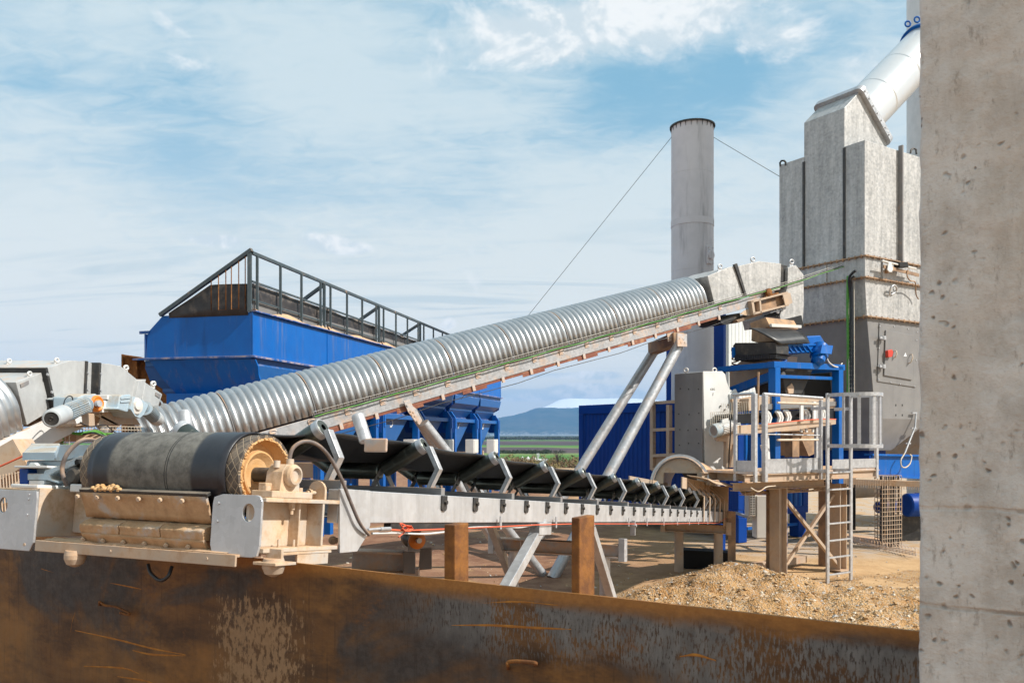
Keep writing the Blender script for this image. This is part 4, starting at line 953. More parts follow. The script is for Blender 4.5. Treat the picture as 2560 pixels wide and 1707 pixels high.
# ------------------------------------------------------------------ row of blue feed bins
dD = V((.2446,1,0)).normalized(); wD = V((-1,.2446,0)).normalized(); UPZ = V((0,0,1))
OD = V((-5.004,16.1,0)); DFr = frame(OD, dD, wD, UPZ)
def PD(px,py,w=0.): return onpl(px,py,OD+wD*w,wD)
def PDF(px,py,u=0.): return onpl(px,py,OD+dD*u,dD)
m_ledge = paint('sandy_blue_ledge', (.004,.07,.28), (.01,.09,.30), 3, .5, dust=.42, dcol=(.62,.46,.38)); BL = 3.18; NB = 6; WD = 2.42
ZT, ZF = 4.66, 3.80
order = ['nearest of the row, its front end panel facing the camera','second of the row, numbered 4, mostly behind the corrugated cover','numbered 5, just left of the short plated leg','numbered 6, just right of the short plated leg','numbered 7, next to last of the row','last and farthest of the row, against the mountain']
for i in range(NB):
    ua, ub = BL*i, BL*(i+1)
    b = thing('feed_bin', 'blue feed bin, '+order[i], 'feed bin', DFr(ua+BL/2, WD/2, 0), 'blue feed bins standing in a row')
    mb = MB(); e = .003
    mb.box(DFr,(ua+e,ub-e),(0,.03),(ZF+.012,ZT)); mb.box(DFr,(ua+e,ub-e),(WD-.03,WD),(ZF+.012,ZT-.36))
    for uu in ([ua+e] if i == 0 else [])+([ub-e-.03] if i == NB-1 else []):
        mb.prism([DFr(uu,w,z) for w,z in ((.031,ZF+.012),(.031,ZT),(2.0,ZT-.01),(2.34,ZT-.33),(2.389,ZF+.012))], dD*.03)
    mb.box(DFr,(ub-.02,ub-e),(-.012,-.001),(ZF+.012,ZT))
    mb.build('bin_extension', m_blue, b, .006)
    mb = MB(); mb.box(DFr,(ua+e,ub-e),(-.07,.08),(ZT+.002,ZT+.03)); mb.box(DFr,(ua+e,ub-e),(-.10,.05),(ZF-.03,ZF+.01))
    if i == 0: mb.box(DFr,(ua-.10,ua-.001),(-.10,WD+.2),(ZF-.03,ZF+.01)); mb.box(DFr,(ua-.02,ua),(2.30,2.52),(ZT-.36,ZT-.30))
    mb.build('bin_flange', m_ledge, b, .004)
    # folded hopper wall
    prof = [(0,ZF-.03),(.02,ZF-.13),(-.02,ZF-.17),(.02,ZF-.42),(.24,ZF-.58),(.24,ZF-.64),(.46,ZF-.90),(.40,ZF-.93),(.40,ZF-1.06),(.5,ZF-1.06)]
    mb = MB(); cs = [.04,.03,.06,.16,.26,.26,.40,.40,.40,.40]
    ins = lambda k: cs[k]
    pa = [DFr(ua+ins(k), w, z) for k,(w,z) in enumerate(prof)]; pb = [DFr(ub-ins(k), w, z) for k,(w,z) in enumerate(prof)]
    mb.grid([pa,pb], False)
    pa2 = [DFr(ua+ins(k), WD-w, z) for k,(w,z) in enumerate(prof)]; pb2 = [DFr(ub-ins(k), WD-w, z) for k,(w,z) in enumerate(prof)]
    mb.grid([pa2,pb2], False)
    for P1,P2 in ((pa,pa2),(pb,pb2)): mb.grid([P1,P2], False)
    h = mb.build('hopper', m_blued, b, solid=.02)
    # dividing web plates, dark
    for uu in ([ua+.02] if i else [])+[ub-.06]:
        mb = MB(); mb.prism([DFr(uu,w,z) for w,z in ((.03,ZF-.04),(.03,ZF-.2),(.06,ZF-.5),(.30,ZF-.62),(.30,ZF-.80),(.02,ZF-.95),(.02,ZF-1.45),(.5,ZF-1.45),(1.0,ZF-.04))], dD*.03); mb.build('web_plate', m_navy, b, .003)
    # gate cone with number
    zt_, zb_ = ZF-1.0, 1.62
    mb = MB(); fr0 = [DFr(ua+.55,.22,zt_),DFr(ub-.55,.22,zt_),DFr(ub-.55,WD-.22,zt_),DFr(ua+.55,WD-.22,zt_)]; fr1 = [DFr(ua+.75,.40,zb_),DFr(ua+1.35,.40,zb_),DFr(ua+1.35,WD-.62,zb_),DFr(ua+.75,WD-.62,zb_)]
    mb.frusta([fr1, fr0]); cone = mb.build('discharge_cone', m_blued, b, .006)
    if i >= 1:
        cu_ = bpy.data.curves.new('t','FONT'); cu_.body = str(3+i); cu_.size = .46; cu_.extrude = .004; cu_.align_x = 'CENTER'; cu_.shear = .2
        to = bpy.data.objects.new('t', cu_); COL.objects.link(to); bpy.context.view_layer.update()
        me = bpy.data.meshes.new_from_object(to.evaluated_get(bpy.context.evaluated_depsgraph_get())); bpy.data.objects.remove(to)
        A_ = (fr0[0]+fr0[1])/2*.74+(fr1[0]+fr1[1])/2*.26; xh = dD; yh = ((fr0[0]+fr0[1])/2-(fr1[0]+fr1[1])/2); yh = (yh-xh*yh.dot(xh)).normalized(); nh = xh.cross(yh)
        A_ = A_ - xh*.12
        mt_ = Matrix((xh,yh,nh)).transposed().to_4x4(); me.transform(mt_); me.materials.append(m_white)
        no = bpy.data.objects.new('bin_number', me); link(no, A_+nh*.008, cone)
    mb = MB(); mb.box(DFr,(ua+.6,ub-.6),(.55,1.7),(1.25,1.62)); mb.build('belt_feeder', m_tanst, b, .01)
    # legs and beam
    mb = MB(); mb.bar(DFr(ua+.3,.14,ZF-1.02),DFr(ub-.3,.14,ZF-1.02),.12,.12); mb.build('sill_beam', m_blued, b, .006)
    for uu in (ua+.24, ub-.24):
        for w in (.10, WD-.10):
            MB().bar(DFr(uu,w,-.05),DFr(uu,w,ZF-.95),.19,.17,dD).build('leg', m_blue, b, .008)
        mb = MB(); mb.prism([DFr(uu-.05,w,z) for w,z in ((-.02,ZF-1.3),(-.02,ZF-.98),(.16,ZF-.72),(.3,ZF-.72),(.3,ZF-1.3))], dD*.10); mb.build('leg_gusset', m_blue, b, .004)
    # grey loading guard with black sheet above the rim
    def zr(u): return 5.80-.0135*u
    mb = MB(); rb = .05
    mb.bar(DFr(ua,.02,zr(ua)),DFr(ub,.02,zr(ub)),.06,.06); mb.bar(DFr(ua,.02,zr(ua)-.55),DFr(ub,.02,zr(ub)-.55),.035,.035); mb.bar(DFr(ua,.02,zr(ua)-.90),DFr(ub,.02,zr(ub)-.90),.03,.03)
    for k in range(4):
        u = ua+.16+k*(BL-.5)/3; mb.bar(DFr(u,.0,ZT+.03),DFr(u,.0,zr(u)-.03),.05,.045)
    mb.bar(DFr(ub-.16,.0,ZT+.03),DFr(ub-.16,.0,zr(ub)-.03),.07,.06)
    if i == 0:
        mb.bar(DFr(-.03,.0,zr(0)+.05),DFr(-.03,2.03,ZT-.0),.08,.07); mb.bar(DFr(-.03,.05,ZT),DFr(-.03,.05,zr(0)),.07,.07)
    else: mb.bar(DFr(ua-.05,.06,zr(ua)-.03),DFr(ua-.05,1.75,ZT),.07,.07)
    mb.build('loading_guard', m_rail, b)
    mb = MB(); rows = []
    for j in range(25):
        u = ua+.06+(BL-.12)*j/24; rows.append([DFr(u,.10+.02*mnoise.noise(V((u*2.3,z*2,0))),z+.03*mnoise.noise(V((u*1.3,0,5)))*(z > 5)) for z in (ZT+.18,4.9,5.05,zr(u)-.56)])
    mb.grid(rows)
    if i == 0:
        rows = []
        for j in range(20):
            w = .1+1.75*j/19; zt2 = min(zr(0)-.60+.02*math.sin(w*2), zr(0)-(w-.0)*.565-.06) ; rows.append([DFr(-.0+.02*mnoise.noise(V((w*2,z,2))), w, ZT-.06+(max(.02,zt2-ZT+.06))*z) for z in (0,.3,.7,1)])
        mb.grid(rows)
    mb.build('rubber_curtain', m_curt, b, solid=.012)
    mb = MB(); mb.box(DFr,(ua+.12,ub-.12),(.07,.085),(ZT+.035,ZT+.26)); mb.build('guard_panel', m_lgrey, b)
    if i == 0:
        mb = MB()
        for wa,wb in ((.12,.12),(.26,.42),(.54,.70),(.86,.86)):
            zt2 = lambda w: zr(0)-w*.565-.02
            mb.path([DFr(-.07,wa,zt2(wa)),DFr(-.07,wa,ZT+.05),DFr(-.07,wb,ZT+.05),DFr(-.07,wb,zt2(wb))], .011, 6)
        mb.build('rebar_hook', m_rustp, b)
        mb = MB(); fp = [PDF(x,y,-.06) for x,y in ((372,899),(637,898),(640,915),(637,934),(641,975),(636,985),(420,985),(406,966),(396,952),(386,930))]
        fp = [p+dD*(.42*(fp[0].z-p.z)) for p in fp]; mb.prism(fp, dD*.04); mb.build('front_panel', m_blue, b, .006)
        mb = MB(); mb.prism([PDF(x,y,.02) for x,y in ((416,984),(640,981),(640,1040),(416,1042))], dD*.5); mb.build('front_beam', m_blue, b, .006)
    mb = MB(); rows = []
    for j in range(40):
        u = ua+.05+(BL-.1)*j/39; rows.append([DFr(u,-.05+.12*k/4,ZT+.032+.10*math.sin(math.pi*k/4)*(max(0,mnoise.noise(V((u*1.1,k*.3,9)))+.45))) for k in range(5)])
    mb.grid(rows); mb.build('spilled_sand', m_sand, b)
for (x0,x1,x2,y0,y1,nm) in ((1008,1035,1053,1097,1140,'left of the plated leg'),(1098,1120,1132,1098,1150,'behind the plated leg'),(1163,1184,1195,1098,1131,'between the last two bins'),(1216,1235,1244,1098,1133,'farthest right, in front of the green fields')):
    p = at(x0,y1,{1008:24.6,1098:27.8,1163:30.6,1216:33.2}[x0]); Yd = p.y; px_ = F/Yd; w = (x1-x0)/px_; h = (1133-1098)/px_; d = .45
    t = thing('control_cabinet', 'cream control cabinet by the blue bins, '+nm, 'cabinet', p, 'cream control cabinets along the feed bins')
    fr = frame(V((p.x,p.y,ZC-(1133-HY)/px_)),(1,0,0),dD,UPZ); MB().box(fr,(0,w),(0,d*1.4),(0,h)).build('cabinet_body', m_cab, t, .01)
    mb = MB(); mb.box(fr,(w+.002,w+.014),(.06,d*1.4-.04),(.03,h-.03)); mb.build('cabinet_door', m_cab, t, .004)
    mb = MB(); mb.bar(V((p.x+w/2,p.y+d/2,-.05)),V((p.x+w/2,p.y+d/2,ZC-(1133-HY)/px_)),.1,.1); mb.build('cabinet_stand', m_blue, t)
# rusty brown plate box behind the hooded conveyor
mb = MB(); YR = 16.9
mb.prism([at(x,y,YR) for x,y in ((303,885),(352,892),(420,985),(420,1060),(303,1060))], (0,.05,0)); mb.prism([at(x,y,YR-.05) for x,y in ((303,885),(308,885),(308,1060),(303,1060))], (0,.05,0)); mb.prism([at(x,y,YR-.3) for x,y in ((303,885),(354,893),(354,896),(303,889))], (0,.3,0))
mb.prism([at(x,y,YR-.16) for x,y in ((332,893),(342,894),(342,1060),(332,1060))], (0,.16,0))
mb.prism([at(x,y,YR) for x,y in ((303,1060),(420,1060),(420,1300),(303,1300))], (0,.3,0))
o = mb.build('ramp_wall', m_rustp, None, .005); tag(o, 'orange rusted steel ramp wall at the left end of the blue bins', 'ramp wall')
# ------------------------------------------------------------------ chimney and guy wires
YC = 24.; xc = (1731-CX)/F*YC; rc = 52./F*YC; zt = ZC+(HY-300)/F*(YC-rc)
ch = thing('chimney_stack', 'tall grey cylindrical steel chimney with rust streaks and a small hatch', 'chimney', V((xc,YC,0)))
cc = V((xc,YC,0))
def zc_(y): return ZC+(HY-y)/F*(YC-rc*.95)
mb = MB(); prev = 0
for y in (1400,925,830,672,548,425,300):
    z = max(0,zc_(y)) ; 
    if z > prev+.05: mb.lathe(cc,(0,0,1),[(rc-.006,prev),(rc,prev+.01),(rc,z-.01),(rc-.006,z)],64); prev = z
mb.lathe(cc,(0,0,1),[(rc-.02,prev),(rc-.02,prev-1.5),(0,prev-1.5)],48); mb.build('stack_shell', m_stack, ch)
mb = MB(); mb.lathe(cc,(0,0,1),[(rc-.02,zt-.005),(rc+.045,zt-.005),(rc+.045,zt+.035),(rc-.02,zt+.035),(rc-.02,zt-.005)],64)
for k in range(24): t = 2*math.pi*k/24; e = V((math.cos(t),math.sin(t),0)); mb.hexa([cc+e*rc+UPZ*(zt-.13)+e.cross(UPZ)*s for s in (-.004,.004)]+[cc+e*(rc+.003)+UPZ*(zt-.13)+e.cross(UPZ)*s for s in (.004,-.004)]+[cc+e*rc+UPZ*(zt-.006)+e.cross(UPZ)*s for s in (-.004,.004)]+[cc+e*(rc+.04)+UPZ*(zt-.006)+e.cross(UPZ)*s for s in (.004,-.004)])
mb.build('stack_rim', m_dark, ch)
mb = MB(); mb.lathe(cc,(0,0,1),[(rc+.001,zc_(556)),(rc+.012,zc_(556)),(rc+.012,zc_(540)),(rc+.001,zc_(540))],64); mb.build('stack_band', m_stack, ch)
e = V((.62,-.785,0)).normalized(); t_ = e.cross(UPZ)*-1; hp_ = cc+e*rc; hp_.z = zc_(636)
mb = MB(); fr = frame(hp_, t_, UPZ, e); mb.plate_hole(fr,-.13,.13,-.25,.25,.02,0,0,.04,.05); mb.lathe(hp_+e*.05,e,[(.13,0),(.13,.04),(.10,.05),(0,.05)],24)
for a in (-.1,.1):
    for b_ in (-.21,.21): mb.bolt(fr(a,b_,.05),e,.025,.02)
mb.build('inspection_hatch', m_stack, ch, .004)
mb = MB(); mb.bar(cc+e*rc*.2+t_*(rc+.005)+UPZ*zc_(1100), cc+e*rc*.2+t_*(rc+.005)+UPZ*zc_(440), .015,.012); mb.build('seam_strip', m_stack, ch)
def wire(p, q, lab):
    mb = MB(); mb.tube(p,q,.007,seg=6); o = mb.build('guy_wire', m_dark); tag(o,lab,'guy wire','guy wires of the chimney'); return o
top = V((xc,YC,zc_(325)))
wire(top+V((-rc,0,0)), at(1322,787,26.5)+ (at(1322,787,26.5)-(top+V((-rc,0,0))))*.55, 'thin guy wire running down left from the chimney top')
wire(top+V((rc,0,0)), at(1950,442,19.5), 'thin guy wire running right from the chimney top to the galvanised tower')
wire(top+V((rc-.02,.3,0)), at(1794,672,30.)+V((.1,2,-6)), 'thin guy wire hanging steeply beside the right edge of the chimney')
# ------------------------------------------------------------------ galvanised filter tower
eR = V((.839,.543,0)).normalized(); eL = V((-eR.y,eR.x,0)); nR = V((eR.y,-eR.x,0)); nL = -eR
CT = V((7.36,17.4,0)); TF = frame(CT, eL, eR, UPZ)   # (w, v, z)
def PR(px,py,off=0.): return onpl(px,py,CT+nR*off,nR)      # right face
def PL(px,py,off=0.): return onpl(px,py,CT+nL*off,nL)      # left face
def tw(p): q = V(p)-CT; return q.dot(eL), q.dot(eR), q.z
tow = thing('filter_tower', 'large galvanised steel tower with a grey hopper, bolted flanges and a small door', 'tower', TF(1.1,1.2,0))
w_a = tw(PL(2111,500))[0]; w_b = tw(PL(2010,500))[0]; w_c = tw(PL(1948,500))[0]
z_t = tw(PL(2162,350))[2]; z_f = 6.0
VD = 3.0
mb = MB(); mb.box(TF,(0,w_a-.003),(0,VD),(z_f+.02,z_t)); mb.box(TF,(w_b+.003,w_c),(0,VD),(z_f+.02,tw(PL(1948,413))[2])); mb.build('tower_casing', m_galvt, tow, .008)
zg = tw(PL(2111,270))[2]
pts = [(2111,640),(2111,270),(2147,231),(2217,357),(2217,640)]
mb = MB(); g0 = [PR(x,y,-w_a) for x,y in pts]; 
for p in g0: pass
g0[0].z = z_f+.02; g0[4].z = z_f+.02
mb.prism(g0, eL*(w_b-w_a)); mb.build('riser_duct', m_galvt, tow, .01)
# flange band of the inclined opening
pA, pB = PR(2147,231,-w_a), PR(2217,357,-w_a)
fd = (pB-pA).normalized(); fn = fd.cross(eL); fn = fn if fn.dot(eR) > 0 else -fn
wd_ = w_b-w_a
fr = frame(pA, fd, eL, fn); Lf = (pB-pA).length
mb = MB()
def rrect(x0,x1,y0,y1,r,n=6):
    o = []
    for cx,cy,a in ((x1-r,y1-r,0),(x0+r,y1-r,90),(x0+r,y0+r,180),(x1-r,y0+r,270)):
        for k in range(n+1): t = R(a+90*k/n); o.append((cx+r*math.cos(t),cy+r*math.sin(t)))
    return o
mb.frusta([[fr(x,y,z) for x,y in rrect(-.09,Lf+.07,-.10,wd_+.12,.12)] for z in (.002,.13)]); mb.build('opening_flange', m_galv, tow, .01)
mb = MB()
for k in range(7): mb.bolt(fr(.05+k*Lf/7,-.10,.06), -eL, .022,.02)
mb.buildsep('flange_bolt', m_galv, tow)
# vertical seams, ribs
mb = MB(); 
for w in (w_a,w_b): mb.box(TF,(w-.028,w+.028),(-.02,-.001),(z_f+.02,tw(PL(2111,370))[2] if w == w_a else tw(PL(2010,405))[2]))
mb.buildsep('corner_seam', m_dark, tow)
vr = tw(PR(2247,500))[1]; mb = MB(); mb.box(TF,(-.10,-.001),(vr-.02,vr+.02),(z_f+.02,tw(PR(2247,366))[2])); mb.build('stiffening_rib', m_grey, tow)  # rib in darker grey: the shade on its side is put into the colour
mb = MB(); P_ = lambda x,y,a: PL(x,y,.0)
for (x,y) in ((1955,412),):
    mb.path([PL(1951,416),PL(1950,407),PL(1954,402),PL(1960,402),PL(1964,406),PL(1964,414)], .022, 6)
mb.path([PR(2276,383,-.3),PR(2278,375,-.3),PR(2284,371,-.3),PR(2290,374,-.3),PR(2291,386,-.3)], .022, 6); mb.buildsep('lifting_eye', m_dark, tow)
# flanged middle sections
zz = [tw(PL(2162,640))[2], tw(PL(2163,693))[2], tw(PL(2171,791,-.08))[2]]
mb = MB(); mb.box(TF,(-.02,w_c+.02),(-.02,VD),(zz[1]+.012,zz[0]-.012)); mb.build('damper_section', m_galvt, tow, .006)
mb = MB()
def loop(z,v0,w0=0.,w1=None,v1=VD): w1 = w_c if w1 is None else w1; return [TF(w0,v0,z),TF(w1,v0,z),TF(w1,v1,z),TF(w0,v1,z)]
mb.frusta([loop(zz[2]+.012,.075),loop(zz[1]-.012,0)]); mb.build('upper_hopper', m_galvt, tow, .006)
zc1, zb1 = 2.63, 1.95
mb = MB(); mb.frusta([loop(zb1,.44,.2,w_c-.4,1.25),loop(zc1,.37,.0,w_c,VD-.55),loop(zz[2]-.012,.075)]); mb.build('lower_hopper', m_lgrey, tow, .008)
for k,z in enumerate(zz):
    v0 = (0,0,.075)[k]; mb = MB(); mb.box(TF,(-.075,w_c+.075),(v0-.075,VD+.02),(z-.0115,z+.0115))
    for q in range(16):
        w = .05+q*w_c/15.; mb.bolt(TF(w,v0-.05,z+.0115), UPZ,.018,.018); mb.bolt(TF(w,v0-.05,z-.0115), -UPZ,.018,.03)
    for q in range(16):
        v = v0+.05+q*VD/15.; mb.bolt(TF(-.05,v,z+.0115), UPZ,.018,.018); mb.bolt(TF(-.05,v,z-.0115), -UPZ,.018,.03)
    mb.build('bolted_flange', m_brown if k != 9 else m_dark, tow)
mb = MB(); mb.box(TF,(.9,.96),(-.05,-.021),(zz[1]+.012,zz[0]-.012)); mb.box(TF,(-.06,-.021),(.55,.60),(zz[1]+.012,zz[0]-.012)); mb.buildsep('stiffening_rib', m_galvt, tow)
# damper actuator on the right face
mb = MB(); c = PR(2216,675,.05); mb.lathe(c,nR,[(.07,-.03),(.07,.06),(.045,.07),(.045,.16),(0,.16)],18); mb.build('damper_shaft', m_brown, tow)
mb = MB(); mb.prism([PR(x,y,.22) for x,y in ((2222,655),(2228,655),(2233,672),(2230,680),(2224,680),(2219,674))], -nR*.02); mb.path([PR(2205,652,.2),PR(2230,658,.2),PR(2290,672,.2)],.02,6); mb.build('damper_lever', m_wht, tow, .002)
mb = MB(); mb.prism([PR(x,y,.24) for x,y in ((2248,655),(2270,655),(2272,668),(2250,668))], -nR*.14); mb.build('damper_actuator', m_black, tow, .01)
mb = MB(); mb.prism([PR(x,y,.18) for x,y in ((2210,662),(2298,684),(2298,692),(2210,670))], -nR*.02); mb.path(bez([PR(2270,675,.2),PR(2268,690,.22),PR(2276,702,.22),PR(2288,706,.2),PR(2290,735,.1),PR(2296,748,.1)],24),.014,6); mb.build('damper_bracket', m_brown, tow)
mb = MB(); mb.path(bez([PR(2224,738,.02),PR(2226,722,.1),PR(2234,713,.12),PR(2241,718,.1),PR(2240,728,.05),PR(2228,737,.02)],30), .02, 6); mb.build('handle_ring', m_galv, tow)
# door with hinges and red catch
def RP(pts, o0, o1): return MB().prism([PR(x,y,o1) for x,y in pts], -nR*(o1-o0))
RP(((2199,808),(2297,824),(2291,968),(2194,953)), .003, .02).build('door_frame', m_lgrey, tow, .004)
dr = RP(((2215,825),(2284,838),(2281,950),(2211,938)), .022, .05).build('door', m_lgrey, tow, .006)
mb = MB()
for x,y in ((2210,845),(2209,916)): c = PR(x,y,.09); mb.lathe(c-eR*.02+UPZ*0,UPZ,[(0,-.05),(.05,-.04),(.05,.04),(0,.05)],14); mb.bar(c-eR*.15,c+eR*.06,.03,.05)
mb.buildsep('hinge', m_galv, dr, .002)
RP(((2220,876),(2231,873),(2234,880),(2231,892),(2221,893)), .051, .12).build('door_catch', m_red, dr, .01)
mb = MB(); mb.path([PR(2236,893,.06),PR(2238,894,.1),PR(2242,885,.12),PR(2241,877,.1),PR(2236,876,.06)],.012,6); mb.path([PR(2272,908,.05),PR(2277,906,.12),PR(2282,895,.13),PR(2281,886,.12),PR(2277,886,.06)],.012,6); mb.buildsep('door_handle', m_wire, dr)
mb = MB(); mb.prism([PR(x,y,.056) for x,y in ((2259,891),(2264,881),(2267,891))], -nR*.005); mb.build('warning_sticker', m_white, dr)
mb = MB()
for x,y in ((2199,815),(2197,870),(2195,915),(2196,948),(2226,955),(2250,960),(2286,966),(2290,900),(2291,850),(2293,830),(2270,822),(2235,816)): mb.bolt(PR(x,y,.021),nR,.015,.012)
mb.buildsep('frame_bolt', m_galv, tow)
mb = MB()
for x in (2239,2255):
    for y in (1010,1035): mb.prism([PR(x+a,y+b_,.004) for a,b_ in ((0,0),(2,0),(2,5),(0,5))], -nR*.004)
mb.buildsep('hopper_slot', m_black, tow)
mb = MB(); mb.path([PR(2290,1030,.06),PR(2288,1066,.08),PR(2262,1132,.1)],.02,6)
for x,y in ((2286,1070),(2272,1108),(2288,1032)): mb.bar(PR(x,y,.06)-eR*.12,PR(x,y,.06)+eR*.06,.03,.03)
mb.build('hopper_pipe', m_galv, tow)
# vertical cable drop down the tower corner
cd = thing('cable_ladder', 'vertical cable ladder with a green cable on the tower corner', 'cable ladder', PL(2130,985,.25))
mb = MB()
xs = [(2126,700),(2133,700)]
for x in (2121,2129,2135): mb.path([PL(x,706,.14),PL(x+1,990,.45)],.010,5)
for k in range(26): y = 706+k*11; mb.bar(PL(2121,y,.14+.31*k/26),PL(2136,y,.14+.31*k/26),.012,.012)
mb.build('cable_tray', m_wire, cd)
mb = MB(); mb.path(bez([PL(2120,690,.2),PL(2119,760,.2),PL(2120,850,.3),PL(2120,985,.42)],24),.03,6); mb.build('green_cable', m_green, cd)
mb = MB(); mb.path(bez([PL(2140,676,.3),PL(2130,684,.3),PL(2123,700,.25),PL(2127,760,.2),PL(2128,985,.42)],30),.03,6); mb.path(bez([PL(2136,690,.3),PL(2128,700,.3),PL(2131,740,.22),PL(2132,985,.43)],30),.024,6); mb.build('black_cable', m_rubs, cd)
# exhaust duct rising to the right
dt = thing('exhaust_duct', 'smooth white metal exhaust pipe rising right from the tower top', 'duct', fr(Lf/2,wd_/2,.2))
cb = fr(Lf*.5,wd_*.5,.14)
ctr2 = at(2320,112,cb.y+1.35)
dd = (ctr2-cb).normalized(); rdu = .53
mb = MB(); Lq = 6.5; s0 = 0
for s1 in (.9,2.05,3.2,Lq): mb.lathe(cb+dd*0,dd,[(rdu-.012,s0),(rdu,s0+.02),(rdu,s1-.02),(rdu-.012,s1)],48); s0 = s1
m_duct = paint('white_zinc_duct', (.70,.70,.70), (.76,.76,.75), .6, .30, .45, bump=.0, spec=.6)
mb.build('duct_pipe', m_duct, dt)
sb = (at(2298,112,cb.y+1.0)-cb).dot(dd)+.25
mb = MB(); mb.lathe(cb,dd,[(rdu+.002,sb),(rdu+.07,sb),(rdu+.07,sb+.09),(rdu+.002,sb+.09)],48)
q = cb+dd*(sb+.05)+(UPZ-dd*dd.z).normalized()*(rdu+.07)
x_ = (UPZ-dd*dd.z).normalized(); y_ = dd.cross(x_)
for sx in (-.12,.12): mb.path([q+y_*sx+x_*.1+V((.065*math.cos(t),0,.065*math.sin(t))) for t in [2*math.pi*k/10 for k in range(11)]],.022,6)
mb.build('pipe_clamp', m_blue, dt)
mb = MB(); mb.lathe(cb,dd,[(rdu+.06,.0),(rdu+.06,.04),(rdu,.04)],48); mb.build('duct_collar', m_galv, dt)
# tall white silo behind the pillar; hidden bulk and height set to shade chimney
YS = 21.5; rs = 1.6; xs_ = 11.94
si = thing('shading_silo', 'tall smooth white silo half hidden by the pillar, sized to shade the chimney', 'silo', V((xs_,YS,0)))
mb = MB(); p0 = 0
for z in (4.,8.2,12.2,16.,19.5): mb.lathe(V((xs_,YS,0)),UPZ,[(rs-.008,p0),(rs,p0+.02),(rs,z-.02),(rs-.008,z)],96); p0 = z
mb.lathe(V((xs_,YS,0)),UPZ,[(rs,19.5),(.3,20.3),(0,20.3)],64); mb.build('silo_shell', m_wht, si)
# ------------------------------------------------------------------ concrete pillar and rusty wall
ZW = 1.756
def PW(px,py,off=0.): return onpl(px,py,W0+wn*off,wn)
W0 = at(0,1325.,1134./(1325.-HY)); W1 = at(2298,1578,1134./(1578.-HY))
wd = (W1-W0); wd.z = 0; wd.normalize(); wn = V((-wd.y,wd.x,0)); wn = wn if wn.y < 0 else -wn
WFr = frame(V((W0.x,W0.y,0)), wd, wn, UPZ)
YP = 2.05; x0 = (2298-CX)/F*YP; 
mb = MB(); rows = []
nx, nz = 60, 220
pw, pd = .46, .42
def pil(a, z):  # perimeter parameter
    per = [(0,0),(pw,0),(pw,pd),(0,pd)]
    i = int(a)%4; f_ = a-int(a); (xa,ya),(xb,yb) = per[i], per[(i+1)%4]
    x = xa+(xb-xa)*f_; y = ya+(yb-ya)*f_
    rr = .012
    cx = min(max(x,rr),pw-rr); cy = min(max(y,rr),pd-rr); d = math.hypot(x-cx,y-cy)
    if (x < rr or x > pw-rr) and (y < rr or y > pd-rr) and d > 0: x = cx+(x-cx)*rr/d; y = cy+(y-cy)*rr/d
    e = V((x-pw/2,y-pd/2,0)).normalized()
    k = .005*mnoise.fractal(V((x*9,y*9,z*9)),1,2,5)+.0026*mnoise.noise(V((x*40,y*40,z*40)))-.006*max(0,mnoise.noise(V((x*22+5,y*22,z*16)))-.35)*(1 if d > 0 else 0)
    return V((x0,YP,z))+wd*x-wn*y+(wd*(x-pw/2)-wn*(y-pd/2)).normalized()*k
ts = [i/24. for i in range(24)]; ts = sorted(set([.0,.005,.012,.02]+[i/22. for i in range(1,22)]+[.98,.988,.995]))
al = [s_+i for i in range(4) for s_ in ts]
rows = [[pil(a,-.1+3.55*j/nz) for a in al]+[pil(0,-.1+3.55*j/nz)] for j in range(nz+1)]
mb.grid(rows); o = mb.build('concrete_pillar', m_conc); tag(o,'rough grey concrete pillar filling the right edge of the view','pillar'); o['kind'] = 'thing'
rw = thing('rusty_steel_wall', 'long rusty brown steel plate wall across the foreground under the conveyor', 'steel wall', WFr(3,0,0))
mb = MB(); rows = []
for j in range(60):
    z = -.1+(ZW+.1)*j/59; rows.append([WFr(-2.6+11.*i/160., .006*mnoise.fractal(V((i*.06,z*1.5,0)),1,2,3), z) for i in range(161)])
mb.grid(rows); mb.grid([[p-wn*.012 for p in r] for r in rows]); mb.grid([rows[-1],[p-wn*.012 for p in rows[-1]]]); mb.build('wall_plate', m_wall, rw, recalc=True)
for (xl,xm,xr,yt,yb,yt2) in ((1110,1137,1172,1312,1442,1316),(1428,1449,1487,1294,1480,1296)):
    sa = (PW(xl,1450,-.016)-WFr(0,0,0)).dot(wd); sb = (PW(xm,1450,-.016)-WFr(0,0,0)).dot(wd); zt_ = PW(xm,yt,-.016).z
    pc_ = WFr(sb,-.016,0); kx = (xr-CX)/F; dep = (kx*pc_.y-pc_.x)/(-wn.x+kx*wn.y)
    mb = MB(); mb.box(WFr,(sa,sb),(-.016-dep,-.016),(0,zt_))
    mb.build('stiffener_post', m_rustp, rw, .004)
for (pts,rr) in ((((249,1503),(262,1512),(290,1516),(310,1525),(324,1533),(318,1536),(303,1530)),.006),(((1270,1662),(1270,1655),(1290,1652),(1330,1655),(1340,1658)),.007)):
    mb = MB(); mb.path(bez([PW(pts[0][0],pts[0][1]+8,.0)]+[PW(x,y,.05) for x,y in pts]+[PW(pts[-1][0]-2,pts[-1][1]+2,.0)],30), rr, 8); mb.build('lifting_loop', m_rustp, rw)

